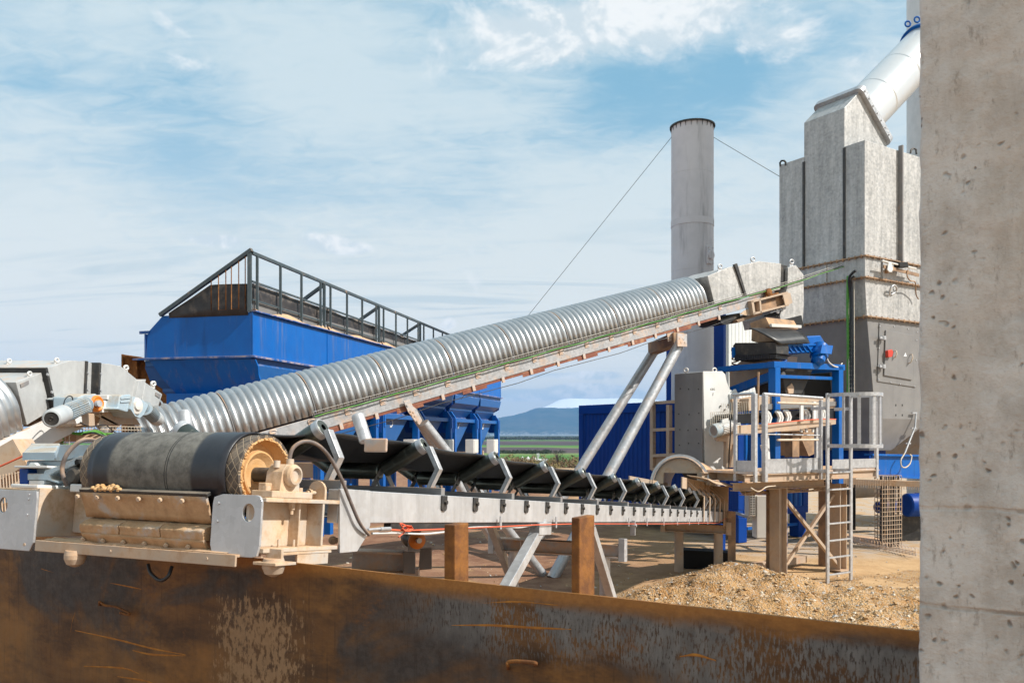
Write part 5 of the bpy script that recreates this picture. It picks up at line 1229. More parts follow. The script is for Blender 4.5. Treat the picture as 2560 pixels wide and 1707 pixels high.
# raised rust lines on the plate
for pts in (((188,1575),(294,1598),(381,1620),(465,1636)),((332,1625),(381,1635),(465,1638)),((210,1664),(305,1669),(348,1683)),((294,1690),(354,1699),(384,1707)),((895,1460),(903,1470),(936,1481),(1034,1492),(1132,1510),(1280,1503),(1395,1512)),((814,1495),(822,1508),(871,1507),(931,1518)),((974,1449),(996,1460),(1083,1468)),((234,1449),(294,1460),(354,1472)),((103,1421),(136,1430),(185,1436)),((188,1530),(181,1552),(177,1577)),((1130,1562),(1230,1562),(1330,1568),(1428,1572)),((1700,1640),(1740,1636),(1790,1650))):
    q = bez([PW(x,y,.0) for x,y in pts], 26); mb = MB(); n_ = len(q)
    mb.grid([[p+UPZ*(.0045*(.35+.65*math.sin(math.pi*min(1,(k+1)/n_))+.35*mnoise.noise(p*30)))*s_+wn*(.0016 if s_ == 0 else .0004) for s_ in (-1,0,1)] for k,p in enumerate(q)]); mb.build('rust_line', m_rustl, rw)
# ------------------------------------------------------------------ right hand yard: container, platform, screen
CE = V((4.82,17.8,0)); CF = frame(CE, eL, eR, UPZ)
ct = thing('office_container', 'dark blue ribbed steel container standing on blue legs behind the platform', 'container', CF(2.5,1.2,0))
zb0 = .52; ztp = 3.07
mb = MB()
def ribbed(mb, f, L, z0, z1, pitch=.16, dep=.025):
    n = int(L/pitch); 
    pts = []
    for k in range(n):
        s = k*L/n; q = L/n; pts += [(s,0),(s+q*.35,0),(s+q*.5,-dep),(s+q*.85,-dep)]
    pts.append((L,0)); mb.grid([[f(s,d,z0) for s,d in pts],[f(s,d,z1) for s,d in pts]], False)
ribbed(mb, lambda s,d,z: CF(.14+s,-d-.0,z), 5.2, zb0+.16, ztp-.24)
mb.box(CF,(.0,5.5),(.04,2.24),(zb0,ztp-.02)); mb.build('container_wall', m_navy, ct)  # long wall in deeper blue, its shade put into the colour
mb = MB(); ribbed(mb, lambda s,d,z: CF(d-.0,.14+s,z), 1.96, zb0+.16, ztp-.24); mb.build('container_wall', m_blue, ct)  # sunlit end wall gets the brighter copy of the blue
mb = MB(); mb.box(CF,(-.03,5.53),(-.03,.14),(ztp-.24,ztp)); mb.box(CF,(-.03,5.53),(-.03,.14),(zb0-.002,zb0+.16)); mb.box(CF,(5.34,5.53),(-.03,.14),(zb0+.1605,ztp-.2405))
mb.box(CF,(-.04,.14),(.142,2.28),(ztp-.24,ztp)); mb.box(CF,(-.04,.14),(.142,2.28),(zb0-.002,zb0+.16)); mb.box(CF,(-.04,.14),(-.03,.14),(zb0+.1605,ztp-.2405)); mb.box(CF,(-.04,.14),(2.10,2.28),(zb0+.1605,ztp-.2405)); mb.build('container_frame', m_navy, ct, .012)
for w in (.1,5.4):
    for v in (.12,2.08): MB().box(CF,(w-.13,w+.13),(v-.13,v+.13),(-.02,zb0-.003)).build('container_leg', m_navy, ct, .008)
mb = MB(); mb.bar(CF(.02,.3,zb0-.25),CF(.02,2.0,zb0-.25),.05,.06); mb.build('sill_rail', m_blue, ct)
# small door porch on the shaded side
pr = thing('steel_porch_frame', 'dusty tan steel ladder frame standing against the dark blue container', 'frame', onpl(1660,1325,CE-eR*.35,nL))
def PCn(px,py,off=.35): return onpl(px,py,CE-eR*off,nL)
mb = MB()
for x in (1632,1673): mb.bar(PCn(x,1012),PCn(x,1174),.10,.10,eL)
for y in (1004,1072,1136,1170): mb.bar(PCn(1632,y+3),PCn(1690,y),.09,.07)
mb.bar(PCn(1632,1010,.0),PCn(1632,1010,.5),.08,.08); mb.build('porch_frame', m_tanst, pr, .004)
mb = MB(); mb.prism([PCn(x,y,.30) for x,y in ((1634,1138),(1672,1136),(1672,1166),(1634,1168))], eR*.03); mb.build('kick_plate', m_tanst, pr)
for (x0,y0,x1,y1,lab,dp) in ((1872,1223,1898,1291,'cream air conditioner unit, the left one below the platform, louvred grille facing left',.9),):
    p = at(x0,y1,16.2); q = at(x1,y1,16.0); h = (y1-y0)*16.1/F
    ac = thing('air_conditioner', lab, 'air conditioner', p)
    fr_ = frame(p, V((1,-.02,0)), V((0,1,0)), UPZ); w = q.x-p.x
    MB().box(fr_,(0,w),(.02,.3),(0,h)).build('casing', m_cab, ac, .012)
    mb = MB(); mb.box(fr_,(w+.01,w+.46),(.0,.32),(-.42,h-.12)); mb.build('side_box', m_cab, ac, .012)
    mb = MB(); mb.box(fr_,(.03,w-.02),(.012,.0195),(.03,h-.05)); mb.build('grille', m_black, ac)
    mb = MB()
    for k in range(14): z = .03+k*(h-.1)/13; mb.box(fr_,(.025,w-.015),(-.002,.0115),(z,z+.011))
    mb.box(fr_,(w*.48,w*.54),(-.004,-.0025),(.03,h-.06)); mb.build('grille_louvre', m_cab, ac)
    mb = MB(); mb.bar(fr_(.05,.16,-.03),fr_(.05,1.2,-.03),.05,.05); mb.bar(fr_(w+.3,.16,-.45),fr_(w+.3,1.2,-.45),.05,.05); mb.buildsep('wall_bracket', m_galv, ac)
# white clad building with blue corner
bld = thing('clad_building', 'narrow white clad building with a blue corner post behind the conveyor head', 'building', at(1850,1200,26.))
mb = MB(); p = at(1812,920,25.); q = at(1900,920,26.5); z0 = 0; z1 = ZC+(HY-790)/F*25
e_ = (q-p); e_.z = 0; L = e_.length; e_.normalize(); n_ = V((e_.y,-e_.x,0)); p.z = 0
ribbed(mb, lambda s,d,z: p+e_*s+n_*d+UPZ*z, L, z0, z1, .2, .02); mb.box(frame(p,e_,-n_,UPZ),(0,L),(.05,2.),(0,z1-.02)); mb.build('cladding', m_snow_w, bld)
mb = MB(); mb.box(frame(p,e_,-n_,UPZ),(-.14,-.001),(-.04,2.),(0,z1+.05)); mb.build('corner_post', m_navy, bld)
mb = MB(); mb.tube(p+e_*-.2-n_*.6, p+e_*-.2-n_*.6+UPZ*(ZC+(HY-865)/F*25), .16, seg=20); mb.build('downpipe', m_lgrey, bld)
# bucket elevator housing
EC = V((3.39,14.8,0)); EF = frame(EC, eL, eR, UPZ)
def PE(px,py,off=0.): return onpl(px,py,EC+nR*off,nR)
def PEL(px,py,off=0.): return onpl(px,py,EC+nL*off,nL)
el = thing('elevator_housing', 'pale grey sheet steel elevator housing with a small grey motor', 'elevator', EF(.35,.3,0))
pts = ((1758,928),(1806,928),(1814,936),(1826,985),(1840,1052),(1836,1100),(1822,1166),(1816,1175),(1763,1175))
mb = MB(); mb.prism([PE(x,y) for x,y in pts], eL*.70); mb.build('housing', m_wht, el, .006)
mb = MB(); mb.box(EF,(.0,.70),(-.012,-.001),(ZC-(1172-HY)/F*14.8,ZC-(930-HY)/F*14.8)); mb.build('shaded_housing_side', m_lgrey, el)  # darker grey sheet paints the shade of the housing's left face
mb = MB(); 
rows = []
for k in range(9): t = math.pi*k/8; rows.append((1791-27*math.cos(t)+1, 1177+26*math.sin(t)))
mb.prism([PE(x,y,-.02) for x,y in rows], eL*.62); mb.build('boot_casing', m_dark, el)
mb = MB()
for x,y in ((1715,930),(1786,930)):
    Pq = (lambda a,b,c: PEL(a,b,-.0)) if x < 1750 else (lambda a,b,c: PE(a,b,-.02))
    mb.path([Pq(x+5*math.cos(t),y-5+5*math.sin(t),0) for t in [2*math.pi*k/12 for k in range(13)]],.014,6)
mb.buildsep('lifting_eye', m_wht, el)
r_ = random.Random(5); mb = MB()
for y in (970,1035,1075,1110,1150):
    for x in (1700,1720,1745): mb.bolt(PEL(x+r_.uniform(-3,3),y+r_.uniform(-3,3),.013),nL,.012,.008)
for x,y in ((1819,1012),(1811,1024),(1800,1015)): mb.bolt(PE(x,y,.0),nR,.014,.03)
mb.buildsep('housing_bolt', m_dark, el)
mb = MB(); mb.prism([PE(x,y,.03) for x,y in ((1824,985),(1840,972),(1848,990),(1842,1002),(1828,1008))], eL*.05); mb.build('corner_plate', m_wht, el, .006)
# scribbled marks on the sheet
mb = MB()
for x in (1777,1781,1785): mb.path(bez([PE(x+2,970,.004),PE(x,971,.004),PE(x,974,.004),PE(x+2,974,.004)],8),.004,4)
mb.path([PE(1783,981,.004),PE(1782,989,.004)],.004,4); mb.build('chalk_mark', m_dark, el)
p = at(1783,1077,14.35); q = at(1842,1062,14.6); d = (q-p).normalized(); L = (q-p).length
mb = MB(); rr = .118; mb.lathe(p,d,[(0,.01),(rr*.8,.01),(rr*.95,0),(rr,.03),(rr,.12),(rr*.9,.14),(0,.14)],26); mo = mb.build('motor_cowl', m_sky, el)
mb = MB(); mb.lathe(p,d,[(0,.0),(.02,0),(.02,.006),(rr*.72,.006)],20); mb.build('fan_grille', m_grey, mo)
mb = MB(); mb.tube(p+d*.14,q,rr*.82,seg=22); x_ = d.orthogonal().normalized(); y_ = d.cross(x_)
for k in range(24): t = 2*math.pi*k/24; o_ = x_*math.cos(t)+y_*math.sin(t); a = p+d*.15+o_*rr*.86; mb.bar(a,a+d*(L-.16),.008,.03,o_)
mb.box(frame(p+d*.25,d,V((0,0,1)),V((0,1,0))),(-.06,.08),(rr*.8,rr*1.35),(-.06,.06)); mb.build('motor_body', m_wht, el)
mb = MB(); mb.prism([at(x,y,14.5) for x,y in ((1792,1094),(1838,1080),(1845,1100),(1830,1112),(1822,1168),(1815,1168),(1816,1104),(1795,1102))], (0,.2,0)); mb.build('motor_bracket', m_tanst, el, .004)
MB().path(bez([at(1826,1048,14.3),at(1826,1085,14.25),at(1823,1130,14.3),at(1822,1172,14.4)],20),.012,6).build('motor_cable', m_rubs, el)
mb = MB()
for k in range(11): y = 1031+k*5.2; mb.path([at(1776,y,14.5),at(1832,y-3,14.6)],.005,4)
for k in range(12): x = 1776+k*5; mb.path([at(x,1031,14.5),at(x,1082 if x < 1795 else 1050,14.5)],.005,4)
for k in range(8): x = 1803+k*5; mb.path([at(x,1008,14.5),at(x,1032,14.5)],.005,4)
for k in range(9): y = 1005+k*6; mb.path([at(1832,y,14.6),at(1872,y,14.9)],.009,4)
for k in range(8): x = 1832+k*5.5; mb.path([at(x,1004,14.6),at(x+2,1048,14.7)],.009,4)
mb.build('belt_guard_mesh', m_wire, el)
mb = MB(); mb.bar(at(1828,1002,14.7),at(1876,998,15.),.05,.06); mb.bar(at(1826,1052,14.7),at(1872,1048,15.),.05,.05); mb.bar(at(1836,1000,14.8),at(1826,1168,14.6),.09,.05); mb.build('guard_frame', m_tanst, el, .003)
# arched hood over the conveyor tail
ah = thing('arched_tail_hood', 'arched sheet steel hood over the lower end of the troughed conveyor', 'hood', AF(10.6,AC,-1.))
uh = 9.65*1.096
mb = MB(); N = 20; cz = invA(FU(1700,1213,uh)); ca = cz[1]; cn_ = cz[2]+.02; rh = .43
loopf = lambda r,u: [AF(u,ca+r*math.cos(math.pi*k/N),cn_+r*1.0*math.sin(math.pi*k/N)) for k in range(N+1)]
mb.grid([loopf(rh,uh-.06),loopf(rh,uh+1.2)]); mb.build('hood_shell', m_galvd, ah, solid=.02)
mb = MB(); lp = loopf(rh-.012,uh)
ins_ = [(.25,.0),(.25,.20),(-.27,.20),(-.27,.0)]
pts = [AF(uh,ca+rh*.96*math.cos(math.pi*k/N),cn_+rh*.96*math.sin(math.pi*k/N)) for k in range(N+1)]
inn = [AF(uh,ca+max(-.27,min(.27,rh*1.0*math.cos(math.pi*k/N))),cn_+min(.18,rh*math.sin(math.pi*k/N)*(1.6))) for k in range(N+1)]
mb.grid([pts,inn],False); mb.build('hood_end_plate', m_tanst, ah, solid=.012)
mb = MB(); mb.grid([[AF(uh-.03,ca+rh*1.02*math.cos(math.pi*k/N),cn_+rh*1.02*math.sin(math.pi*k/N)) for k in range(N+1)],[AF(uh-.03,ca+rh*1.12*math.cos(math.pi*k/N),cn_+rh*1.12*math.sin(math.pi*k/N)) for k in range(N+1)]],False); mb.build('hood_rim', m_zinc, ah, solid=.02)
mb = MB(); mb.bar(AF(uh+.05,ca+rh,cn_),AF(uh+.05,ca+rh,-.1),.06,.04,dA); mb.bar(AF(uh+.05,ca-rh,cn_),AF(uh+.05,ca-rh+.05,-.0),.06,.04,dA); mb.build('hood_leg', m_tanst, ah)
# black block standing in for the dark hole under the conveyor tail
o = MB().prism([at(x,y,14.4) for x,y in ((1705,1374),(1776,1378),(1834,1383),(1834,1424),(1792,1428),(1740,1428),(1705,1418))], (0,.4,0)).build('dark_hole_block', m_black); tag(o,'black block standing in for the dark hole under the conveyor','dark hole')
# ------------------------------------------------------------------ access platform with caged ladder
LP = V((4.9,12.96,0))
ap = thing('access_platform', 'galvanised work platform with handrails, caged ladder and dusty tan columns', 'platform', V((5,13.8,0)))
nRd = nR
PO = LP-nR*.30; PF_ = frame(PO, eR, -nR, UPZ)      # (along, back, z)
def PP(px,py,b=0.): return onpl(px,py,PO-nR*b,nR)
def pp(p): q = V(p)-PO; return q.dot(eR), -q.dot(nR), q.z
sL = pp(PP(1905,1170))[0]; sM = pp(PP(2050,1170))[0]; sR = pp(PP(2190,1180))[0]
zf = 1.70; zr_ = pp(PP(1905,985))[2]
mb = MB(); mb.box(PF_,(sL-.22,sR+.05),(0,.95),(zf,zf+.035)); mb.build('floor_grating', m_galvd, ap)
mb = MB(); zb_ = zf-.065
for b in (.03,.9): mb.ibeam(PF_(sL-.35 if b < 1 else sL-.3,b,zb_),PF_(sR+.08,b,zb_),.09,.125,t=.014)
for s in (sL-.05,(sL+sR)/2,sR+.02): mb.ibeam(PF_(s,.08,zb_),PF_(s,.85,zb_),.09,.12,t=.014)
mb.ibeam(PF_(sL-.3,.3,zb_-.14),PF_(sM+.5,.3,zb_-.14),.12,.12,t=.012)
mb.build('floor_frame', m_tanst, ap, .003)
def post(s,b,z0,z1,w=.055): return MB().bar(PF_(s,b,z0),PF_(s,b,z1),w,w*.8,eR).build('rail_post', m_galv, ap, .004)
sA, sB = sL+.02, sM
post(sA,-.035,zf-.12,zr_-.02,.075); post(sA-.19,.0,zf-.12,zr_+.0,.075); post(sA-.20,.36,zf-.12,zr_-.01,.05); post(sB-.02,-.03,zf-.12,zr_-.06,.05)
mb = MB(); mb.tube(PF_(sA-.03,-.035,zr_),PF_(sB+.02,-.03,zr_-.03),.024,seg=12); mb.tube(PF_(sA-.19,-.01,zr_+.005),PF_(sA-.20,.40,zr_+.0),.024,seg=12)
mb.build('handrail', m_galv, ap)
mb = MB(); mb.tube(PF_(sA,-.035,zf+.60),PF_(sB,-.03,zf+.58),.011,seg=8); mb.tube(PF_(sA-.19,.03,zf+.6),PF_(sA-.20,.36,zf+.6),.011,seg=8); mb.build('mid_rail', m_galv, ap)
mb = MB(); mb.box(PF_,(sA+.045,sB-.045),(-.012,-.004),(zf+.005,zf+.21)); mb.box(PF_,(sA+.045,sB-.045),(-.014,.01),(zf+.2105,zf+.222)); mb.box(PF_,(sB+.30,sR),(-.012,-.004),(zf+.04,zf+.19)); mb.bar(PF_(sA-.19,.04,zf+.10),PF_(sA-.20,.36,zf+.10),.006,.20); mb.build('toe_board', m_galv, ap)
mb = MB(); mb.bar(PF_(sR+.01,0,zf-.15),PF_(sR+.01,0,zr_-.05),.05,.06,eR); mb.bar(PF_(sR+.01,1.2,zf-.1),PF_(sR+.01,1.2,zr_-.05),.05,.06,eR); mb.buildsep('rail_post', m_galv, ap, .003)
mb = MB(); 
for z in (zr_-.06,zf+.5): mb.tube(PF_(sB+.32,1.1,z),PF_(sR,1.1,z),.02,seg=10)
mb.build('back_rail', m_wire, ap)
mb = MB(); mb.prism([PF_(sA-.33,.25+0*x,0)+V((0,0,0)) for x in ()] or [at(x,y,14.2) for x,y in ((1826,1168),(1837,1110),(1840,1110),(1840,1168))], (.0,.1,0)); mb.build('end_bracket', m_tanst, ap)
# ladder
lp0 = pp(PP(2068,1400,-.30)); 
def PLd(px,py,off=.30): return onpl(px,py,PO+nR*off,nR)
a0 = pp(PLd(2069,1300))[0]; a1 = pp(PLd(2127,1300))[0]
mb = MB()
for a in (a0,a1): mb.bar(PF_(a,-.30,-.02),PF_(a,-.30,zr_+.03),.032,.06,eR)
lad = mb.build('ladder_rails', m_galv, ap, .004)
for k in range(7):
    z = zf+.0-.265*k; MB().box(PF_,(a0+.017,a1-.017),(-.318,-.282),(z-.012,z+.012)).build('rung', m_galv, lad, .003)
mb = MB(); mid = (a0+a1)/2; hw = .34
def hoop(z):
    pts = [(a0-.005,-.31),(a0+.0,-.36)]
    c_b = -.62; rr = .36
    pts = [(a0,-.30)]+[(mid-rr*math.cos(t),c_b-rr*math.sin(t)) for t in [math.pi*k/14 for k in range(15)]]+[(a1,-.30)]
    return [PF_(s,b,z) for s,b in pts]
def band(mb, z, h=.055):
    a = hoop(z-h/2); b = hoop(z+h/2); mb.grid([a,b],False)
band(mb, zr_+.0); mb.build('cage_hoop', m_galv, ap, solid=.012); mb = MB(); band(mb, zf+.42); mb.build('cage_hoop', m_galv, ap, solid=.012)
mb = MB(); hpp = hoop(0)
for k in (1,4,7,9,11,13,15):
    p = hpp[k]; d_ = (hpp[k+1]-hpp[k-1]).normalized(); p = p+(V((PF_(mid,-.62,0).x,PF_(mid,-.62,0).y,0))-p).normalized()*.014
    mb.bar(p+UPZ*(zf+.40),p+UPZ*(zr_+.02),.05,.010,d_.cross(UPZ))
mb.buildsep('cage_bar', m_galv, ap)
mb = MB()
for a in (a0,a1):
    for z in (zr_-.2,zf+.02): mb.bar(PF_(a,-.26,z),PF_(a,.0,z),.03,.05)
mb.buildsep('ladder_bracket', m_galv, ap, .002)
# columns and bracing
def gcol(x,y,h): p = onground(x,y); return p
c1 = PF_(pp(PP(1946,1300,.35))[0],.35,0); c2 = PF_(pp(PP(2096,1300,.35))[0],.35,0)
for c in (c1,c2): 
    mb = MB(); mb.ibeam(c+V((0,0,-.05)),c+V((0,0,zf-.24)),.20,.19,eR,t=.018); mb.bar(c-UPZ*.0,c+UPZ*.02,.32,.32,eR); mb.build('column', m_tanst, ap, .004)
for c in (c1-nR*.22+eR*.14,c2-nR*.45+eR*.25): mb = MB(); mb.ibeam(c+V((0,0,-.05)),c+V((0,0,zf-.24)),.16,.16,eR,t=.014); mb.build('column', m_brown, ap, .004)
mb = MB(); mb.bar(c1+eR*.1+nR*.03+UPZ*(zf-.42),c2-eR*.05+nR*.03+UPZ*.08,.05,.06,nR); mb.build('cross_brace', m_tanst, ap, .003)
mb = MB(); mb.bar(c2-eR*.1-nR*.03+UPZ*(zf-.42),c1+eR*.05-nR*.03+UPZ*.05,.05,.06,nR); mb.build('cross_brace', m_tanst, ap, .003)
mb = MB(); mb.bar(c1-nR*.6+UPZ*.1,c2-nR*.7+UPZ*.1,.12,.12); mb.build('base_beam', m_tanst, ap, .004)
mb = MB()
for k in range(20): s = sL+.2+(sR-sL-.2)*k/19; mb.path([PF_(s,.5,zf-.28),PF_(s,.5,zf-.36),PF_(s,.62,zf-.36)],.006,4)
for z,b in ((zf-.28,.5),(zf-.36,.5),(zf-.36,.62)): mb.path([PF_(sL+.2,b,z),PF_(sR,b,z)],.006,4)
r2 = random.Random(8)
for k in range(5): mb.path(bez([PF_(sL+.2+(sR-sL-.2)*q/8,.53+.02*k,zf-.33+r2.uniform(-.03,.03)) for q in range(9)],40),.012,5)
mb.build('under_tray', m_tanst, ap)
MB().path(bez([PF_(sL-.25,.0,zf-.2),PF_(sL-.1,-.02,zf-.26),PF_(sL+.1,.0,zf-.20),PF_(sL+.3,.0,zf-.19)],20),.010,6).build('loose_cable', m_wire, ap)
MB().path([at(1896,930,13.9),at(1893,1066,13.9)],.02,6).build('rebar_rod', m_brown, ap)
# ------------------------------------------------------------------ vibrating screen on its blue frame
SO = V((4.73,15.0,0)); 
def PS(px,py,b=0.): return onpl(px,py,SO-nR*b,nR)
SFr = frame(SO, eR, -nR, UPZ)
def ps(p): q = V(p)-SO; return q.dot(eR), -q.dot(nR), q.z
vs = thing('vibrating_screen', 'blue vibrating screen with a black rubber apron on a tall blue frame', 'screen', SFr(.9,.6,0))
SLO = PS(1941,870,.1)
def PSL(px,py,o=0.): return onpl(px,py,SLO+eR*o,nL)
def spl(name, pts, mt, b=0., d=.3, bev=.006): return MB().prism([PSL(x,y,b-.32) for x,y in pts], eR*d).build(name, mt, vs, bev)
x1 = ps(PS(1936,1000))[0]; x2 = ps(PS(2094,1000))[0]
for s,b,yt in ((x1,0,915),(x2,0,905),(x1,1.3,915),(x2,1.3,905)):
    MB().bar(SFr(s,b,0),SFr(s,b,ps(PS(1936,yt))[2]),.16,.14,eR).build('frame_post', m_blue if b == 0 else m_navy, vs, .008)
zt2 = ps(PS(1936,912))[2]
mb = MB(); mb.bar(SFr(x1-.1,0,zt2),SFr(x2+.12,0,zt2+.03),.16,.11); mb.bar(SFr(x1,.05,zt2),SFr(x1,1.3,zt2),.14,.1); mb.bar(SFr(x2,.05,zt2),SFr(x2,1.3,zt2),.14,.1); mb.bar(SFr(x1+.1,.05,zt2-.62),SFr(x2-.1,.05,zt2-.60),.06,.06); mb.bar(SFr(x1+.1,.05,zt2-.2),SFr(x2-.1,.05,zt2-.18),.06,.06)
mb.build('frame_beam', m_blue, vs, .006)
mb = MB(); mb.prism([PSL(x,y,-.02) for x,y in ((1822,968),(1925,928),(1928,948),(1834,982))], eR*.14); mb.build('frame_brace', m_blue, vs, .006)
def sp(name, pts, mt, b=0., d=.3, bev=.006): return MB().prism([PS(x,y,b) for x,y in pts], -nR*d).build(name, mt, vs, bev)
spl('screen_box', ((1832,864),(1838,857),(1940,856),(1941,884),(1836,890)), m_dark, .1, .34)
mb = MB()
for k in range(24): x = 1836+k*4.4; mb.prism([PSL(x,888-.1*k,-.25),PSL(x+3.4,888-.1*k,-.25),PSL(x+3.6,901-.22*k,-.25),PSL(x+.2,901-.22*k,-.25)], eR*.3)
mb.build('rubber_fringe', m_rubs, vs)
spl('screen_tray', ((1850,900),(1950,886),(1941,890),(1854,904)), m_black, .1, .34)
spl('side_plate', ((1828,868),(1833,868),(1834,894),(1829,894)), m_blue, .05, .5)
sp('screen_head', ((1940,862),(2040,860),(2022,882),(1942,885)), m_blue, .0, .9)
mb = MB(); mb.prism([PS(x,y,-.02) for x,y in ((1939,861),(2042,859),(2042,864),(1939,866))], -nR*.1); mb.prism([PS(x,y,-.02) for x,y in ((1940,880),(2024,876),(2024,880),(1940,884))], -nR*.1)
for k in range(7): x = 1946+k*12; mb.prism([PS(x,864,-.04),PS(x+3,864,-.04),PS(x+14,880,-.04),PS(x+11,880,-.04)], -nR*.05)
mb.build('screen_rib', m_blue, vs, .003)
sp('motor_mount', ((2018,840),(2052,838),(2064,858),(2062,880),(2020,864)), m_blue, .15, .4, .02)
p = PS(2043,909,-.1); q = PS(2052,862,.0); d = (q-p).normalized(); L = (q-p).length
mb = MB(); mb.lathe(p,d,[(0,.0),(.07,.0),(.125,.05),(.13,.12),(.13,.16),(.16,.165),(.17,.2),(.17,.26),(.14,.28),(.145,L-.04),(.11,L),(0,L)],26); mb.box(frame(p+d*.25,d,eR,d.cross(eR)),(-.08,.12),(-.16,.16),(-.20,.02)); mb.build('vibrator_motor', m_blue, vs)
MB().path(bez([PS(2065,890,-.1),PS(2072,905,-.1),PS(2085,915,-.1),PS(2098,917,-.05),PS(2105,908,0)],20),.014,6).build('motor_cable', m_cab, vs)
for x,y in ((1838,905),(1958,905)):
    p = (PSL(x,y+8,.0) if x < 1900 else PS(x,y+8,.1)); mb = MB(); mb.path([p+V((.06*math.cos(t),.06*math.sin(t),.028*t/2)) for t in [k*.5 for k in range(38)]],.014,5); mb.tube(p-UPZ*.06,p,.09,seg=16); mb.tube(p+UPZ*.28,p+UPZ*.31,.08,seg=16); mb.build('coil_spring', m_rustp if x < 1900 else m_blue, vs)
# apron and chutes
mb = MB(); rows = []
for k in range(14):
    t = k/13.; a = PS(1901+ (1942-1901)*t**.75, 817+44*t**1.3+10*math.sin(t*3.1), -.05); b = PS(2004+14*t, 818+41*t, -.05); rows.append([a.lerp(b,j/10.)+nR*(.10*math.sin(math.pi*t)+.05*t-.25*(1-t)) for j in range(11)])
mb.grid(rows); mb.build('rubber_apron', m_rubs, vs, solid=.02)
sp('apron_clamp', ((1929,809),(2004,813),(2004,820),(1930,817)), m_cab, .1, .05, .003)
sp('apron_back', ((1930,806),(2004,788),(2010,818),(1935,822)), m_black, .6, .05)
spl('feed_chute', ((1874,808),(1914,793),(1925,815),(1905,823),(1936,845),(1938,853),(1890,856),(1878,852),(1879,824)), m_brown, .3, .8)
spl('side_chute', ((1823,925),(1855,900),(1950,888),(1945,925),(1900,934),(1824,975)), m_tanst, .5, .5)
sp('lower_chute', ((1952,918),(2036,914),(2005,985),(1965,984)), m_dark, .2, .7)
mb = MB(); mb.prism([PS(x,y,.18) for x,y in ((1968,968),(1980,957),(1986,968),(1984,984),(1972,984))], -nR*.03); mb.build('rubber_flap', m_tanst, vs, .01)
mb = MB(); mb.prism([PS(x,y,.16) for x,y in ((1955,917),(1974,916),(1970,921),(1955,922))], -nR*.03); mb.prism([PS(x,y,.16) for x,y in ((1998,916),(2018,915),(2016,920),(1995,921))], -nR*.03); mb.lathe(PS(1956,936,.16),nR,[(.05,0),(.05,.03),(.02,.03),(0,.03)],14); mb.buildsep('chute_lug', m_cab, vs)
sp('dark_gap_sheet', ((2036,915),(2100,910),(2110,1000),(2000,1000)), m_black, 1.6, .1)  # black sheet painted in for the darkness behind the posts
# short cross conveyor on the platform
sc = thing('short_conveyor', 'short dusty belt conveyor with idler rollers behind the platform railing', 'conveyor', SFr(.6,-.3,0))
def PQ(px,py,b=-.35): return onpl(px,py,SO-nR*b,nR)
mb = MB(); mb.prism([PQ(x,y) for x,y in ((1838,1064),(1905,1060),(1945,1056),(2040,1048),(2090,1047),(2090,1060),(2035,1068),(1975,1076),(1905,1082),(1838,1088))], -nR*.05); mb.build('side_beam', m_tanst, sc, .004)
mb = MB(); mb.prism([PQ(x,y,.0) for x,y in ((1872,996),(1905,990),(2095,996),(2095,1020),(1872,1027))], -nR*.3); mb.build('skirt_board', m_tanst, sc, .004)
mb = MB(); mb.prism([PQ(x,y,-.03) for x,y in ((1905,1010),(2095,1003),(2095,1014),(1905,1024))], -nR*.03); mb.build('skirt_rail', m_lgrey, sc)
mb = MB(); mb.prism([PQ(x,y,.0) for x,y in ((1840,1036),(2090,1020),(2090,1046),(1840,1060))], -nR*.5); mb.build('belt', m_rubs, sc)
def sidl(x,y):
    mb = MB(); th = .02
    for dw in (0,6):
        pts = ((x-5+dw,y-26),(x+1+dw,y-20),(x+5+dw,y-8),(x+1+dw,y+6),(x-3+dw,y+6),(x+1+dw,y-8),(x-3+dw,y-18),(x-7+dw,y-22)); mb.prism([PQ(a,b,-.30) for a,b in pts], -nR*.05)
    f_ = mb.build('idler_bracket', m_wht, sc, .002); p = PQ(x-4,y-22,-.25); q = PQ(x-20,y-2,.2); MB().tube(p,q,.05,seg=16).build('roller', m_roll, f_)
for x,y in ((1920,1052),(1949,1052),(1969,1050),(2016,1047),(2056,1044)): sidl(x,y)
mb = MB()
for x,y0,y1 in ((1907,1012,1060),(2002,1006,1054),(2034,1004,1050)): mb.prism([PQ(a,b,-.40) for a,b in ((x,y0),(x+7,y0),(x+7,y1),(x,y1))], -nR*.03)
mb.buildsep('skirt_post', m_wht, sc, .002)
MB().path([PQ(x,y,-.42) for x,y in ((1905,1062),(1960,1055),(2010,1050),(2060,1047),(2090,1048))],.010,6).build('pull_cord', m_cord, sc)
mb = MB()
for x in (2003,2016,2032): mb.prism([PQ(a,b,-.3) for a,b in ((x,1070),(x+4,1070),(x+4,1080),(x,1080))], -nR*.03)
mb.buildsep('cord_hook', m_wht, sc)
mb = MB(); mb.bar(PQ(1912,1085,-.2),PQ(1916,1168,-.2),.10,.10,eR); mb.bar(PQ(1908,1110,-.25),PQ(1922,1166,-.25),.05,.12,eR); mb.build('conveyor_leg', m_wht, sc, .004)
mb = MB(); mb.bar(PQ(1980,1080,.4),PQ(1980,1142,.4),.18,.2,eR); mb.build('conveyor_leg', m_brown, sc, .004)
mb = MB(); mb.prism([PQ(x,y,.6) for x,y in ((1996,1078),(2042,1072),(2046,1130),(2022,1140))], -nR*.9); mb.build('hopper_spout', m_brown, sc)
